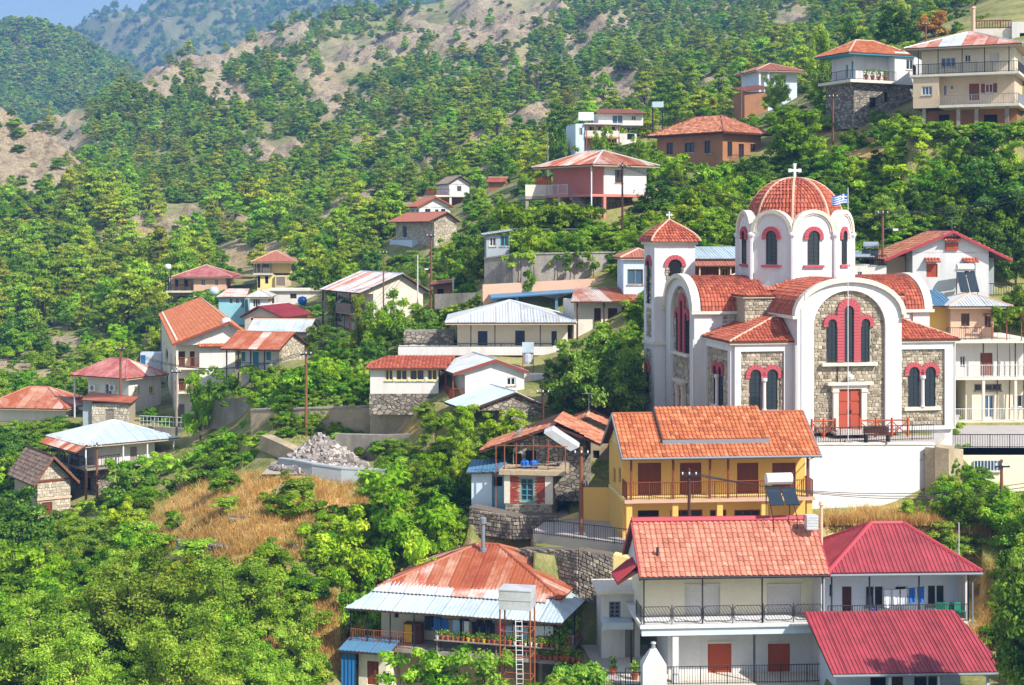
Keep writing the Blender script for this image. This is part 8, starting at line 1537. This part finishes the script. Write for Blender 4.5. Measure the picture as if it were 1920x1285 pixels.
# ------------------------------------------------------------ poles and cables
POLES = [(574, 655, 815, 122.5, 'wood_pole', 'tall brown utility pole before the long concrete wall', 0.11), (1090, 838, 1062, 94.5, 'wood_pole', 'tall brown utility pole beside the ruined house', 0.13), (226, 648, 752, 152, 'wood_pole', 'red-brown utility pole in front of the red roofed house', 0.13), (1292, 878, 990, 89, 'wood_dark', 'dark utility pole rising above the salmon roof', 0.1), (1655, 392, 520, 129, 'wood_pole', 'brown utility pole with street lamp right of the dome', 0.11), (808, 436, 590, 160, 'wood_pole', 'brown utility pole above the red roofed hut', 0.11), (719, 468, 520, 182, 'wood_pole', 'slim brown pole above the zinc gable roof', 0.09), (1878, 862, 995, 93.5, 'wood_pole', 'brown utility pole above the crimson hipped roof', 0.11), (783, 478, 545, 175, 'iron_white', 'pale lamp post right of the zinc gable roof', 0.08), (1027, 248, 320, 205, 'iron_grey', 'grey pole left of the pink house', 0.09), (1167, 305, 470, 142, 'wood_dark', 'dark pole in front of the pink and white house', 0.1), (1018, 726, 790, 110.5, 'wood_dark', 'dark pole beside the stone shed', 0.1), (331, 690, 810, 144, 'wood_grey', 'grey pole in front of the three storey house', 0.1), (182, 830, 940, 134, 'wood_pole', 'brown pole in front of the blue hipped house', 0.1), (1736, 40, 85, 195, 'wood_pole', 'brown pole beside the orange tree', 0.1), (850, 520, 575, 148, 'iron_white', 'pale leaning pole by the red roofed hut', 0.09), (1562, 175, 260, 161, 'wood_pole', 'rusty pole under the teal trimmed house', 0.09), (1798, 980, 1040, 90, 'iron_white', 'thin white antenna pole above the crimson hipped roof', 0.03), (1390, 132, 190, 230, 'wood_pole', 'brown pole left of the hillside house', 0.1)]
tops = {}
for px, t, b, D, m, lab, r in POLES:
    g = ground(px, D); zb = min(g.z-0.3, (H0-b)*D/F); zt = (H0-t)*D/F; o = empty('utility_pole', (g.x, D, zb), label=lab, cat='pole'); H = zt-zb
    MB().tube([(0, 0, 0), (0, 0, H)], r*1.15, 8, r*0.8).build('shaft', m, o); tops[px] = Vector((g.x, D, zt))
    if m.startswith('wood'):
        MB().box(-0.45, 0.45, -0.05-r, -r, H-0.45, H-0.35).build('crossarm', 'iron', o)
        for x in (-0.38, 0.0, 0.38): MB().lathe([(0.03, H-0.345), (0.05, H-0.25), (0.02, H-0.2)], x, -0.03-r, 6).build('insulator', 'plastic_white', o)
    if px in (1655, 783): MB().tube([(0, 0, H*0.8), (0.5, -0.1, H*0.82), (0.9, -0.2, H*0.81)], 0.03, 5).build('lamp_arm', 'iron_grey', o); MB().box(0.8, 1.2, -0.3, -0.1, H*0.79, H*0.81).build('lamp_head', 'plastic_white', o)
def wire(a, b, sag, lab):
    a, b = Vector(a), Vector(b); mid = a; o = MB().tube([(b-a)*(i/14)+Vector((0, 0, -sag*4*(i/14)*(1-i/14))) for i in range(15)], 0.02, 4).build('power_cable', 'iron', loc=a); tag(o, lab, 'cable')
Tp = lambda px, dx=0, dz=-0.25: tops[px]+Vector((dx, -0.15, dz))
for i, dx in enumerate((-0.38, 0, 0.38)):
    w = ('upper', 'middle', 'lower')[i]
    wire(Tp(574, dx), Tp(808, dx), 1.5, w+' cable from the pole by the long wall to the red roofed hut'); wire(Tp(226, dx), Tp(574, dx), 1.6, w+' cable between the red-brown pole and the pole by the long wall')
    wire(Tp(1655, dx), at(1930, 350+i*9, 131), 0.6, w+' cable right of the dome leading to the right edge'); wire(Tp(1292, dx), at(1930, 905+i*8, 94), 0.9, w+' cable crossing in front of the white church wall')
    wire(Tp(1167, dx), Tp(1655, dx, -0.3-i*0.3), 1.0, w+' cable behind the church dome')
# antennas, clutter
def antenna(loc, h, lab):
    r = empty('television_antenna', loc, label=lab, cat='antenna'); MB().bar((0, 0, 0), (0, 0, h), 0.02).build('mast', 'iron_grey', r); MB().bar((-0.5, 0, h*0.95), (0.5, 0, h*0.95), 0.015).build('boom', 'iron_grey', r)
    for i in range(6): MB().bar((-0.45+i*0.18, -0.25, h*0.95), (-0.45+i*0.18, 0.25, h*0.95), 0.01).build('element', 'iron_grey', r)
antenna(at(1785, 432, 128), 1.1, 'antenna on the crimson gable ridge'); antenna(at(1104, 790, 109), 2.0, 'thin antenna behind the ruined house'); antenna(at(1640, 64, 186), 3, 'antenna mast beside the teal trimmed house')
# ------------------------------------------------------------ the air
m = bpy.data.materials.new('haze'); m.use_nodes = True; t = m.node_tree
for n in list(t.nodes): t.nodes.remove(n)
pv = _n(t, 'ShaderNodeVolumePrincipled'); pv.inputs['Color'].default_value = (0.22, 0.5, 1.0, 1); pv.inputs['Density'].default_value = HAZE; pv.inputs['Anisotropy'].default_value = 0.1
ot = _n(t, 'ShaderNodeOutputMaterial'); t.links.new(pv.outputs[0], ot.inputs['Volume'])
zmin = min(float(GZ.min()), *(float(f[3].min()) for f in FAR)); zmax = max(float(GZ.max()), *(float(f[3].max()) for f in FAR)); M['haze'] = m
tag(MB().box(-2600, 2600, -15, 3420, zmin-1.5, zmax+30).build('haze', 'haze'), 'thin bluish haze filling the valley air', 'haze', kind='stuff')
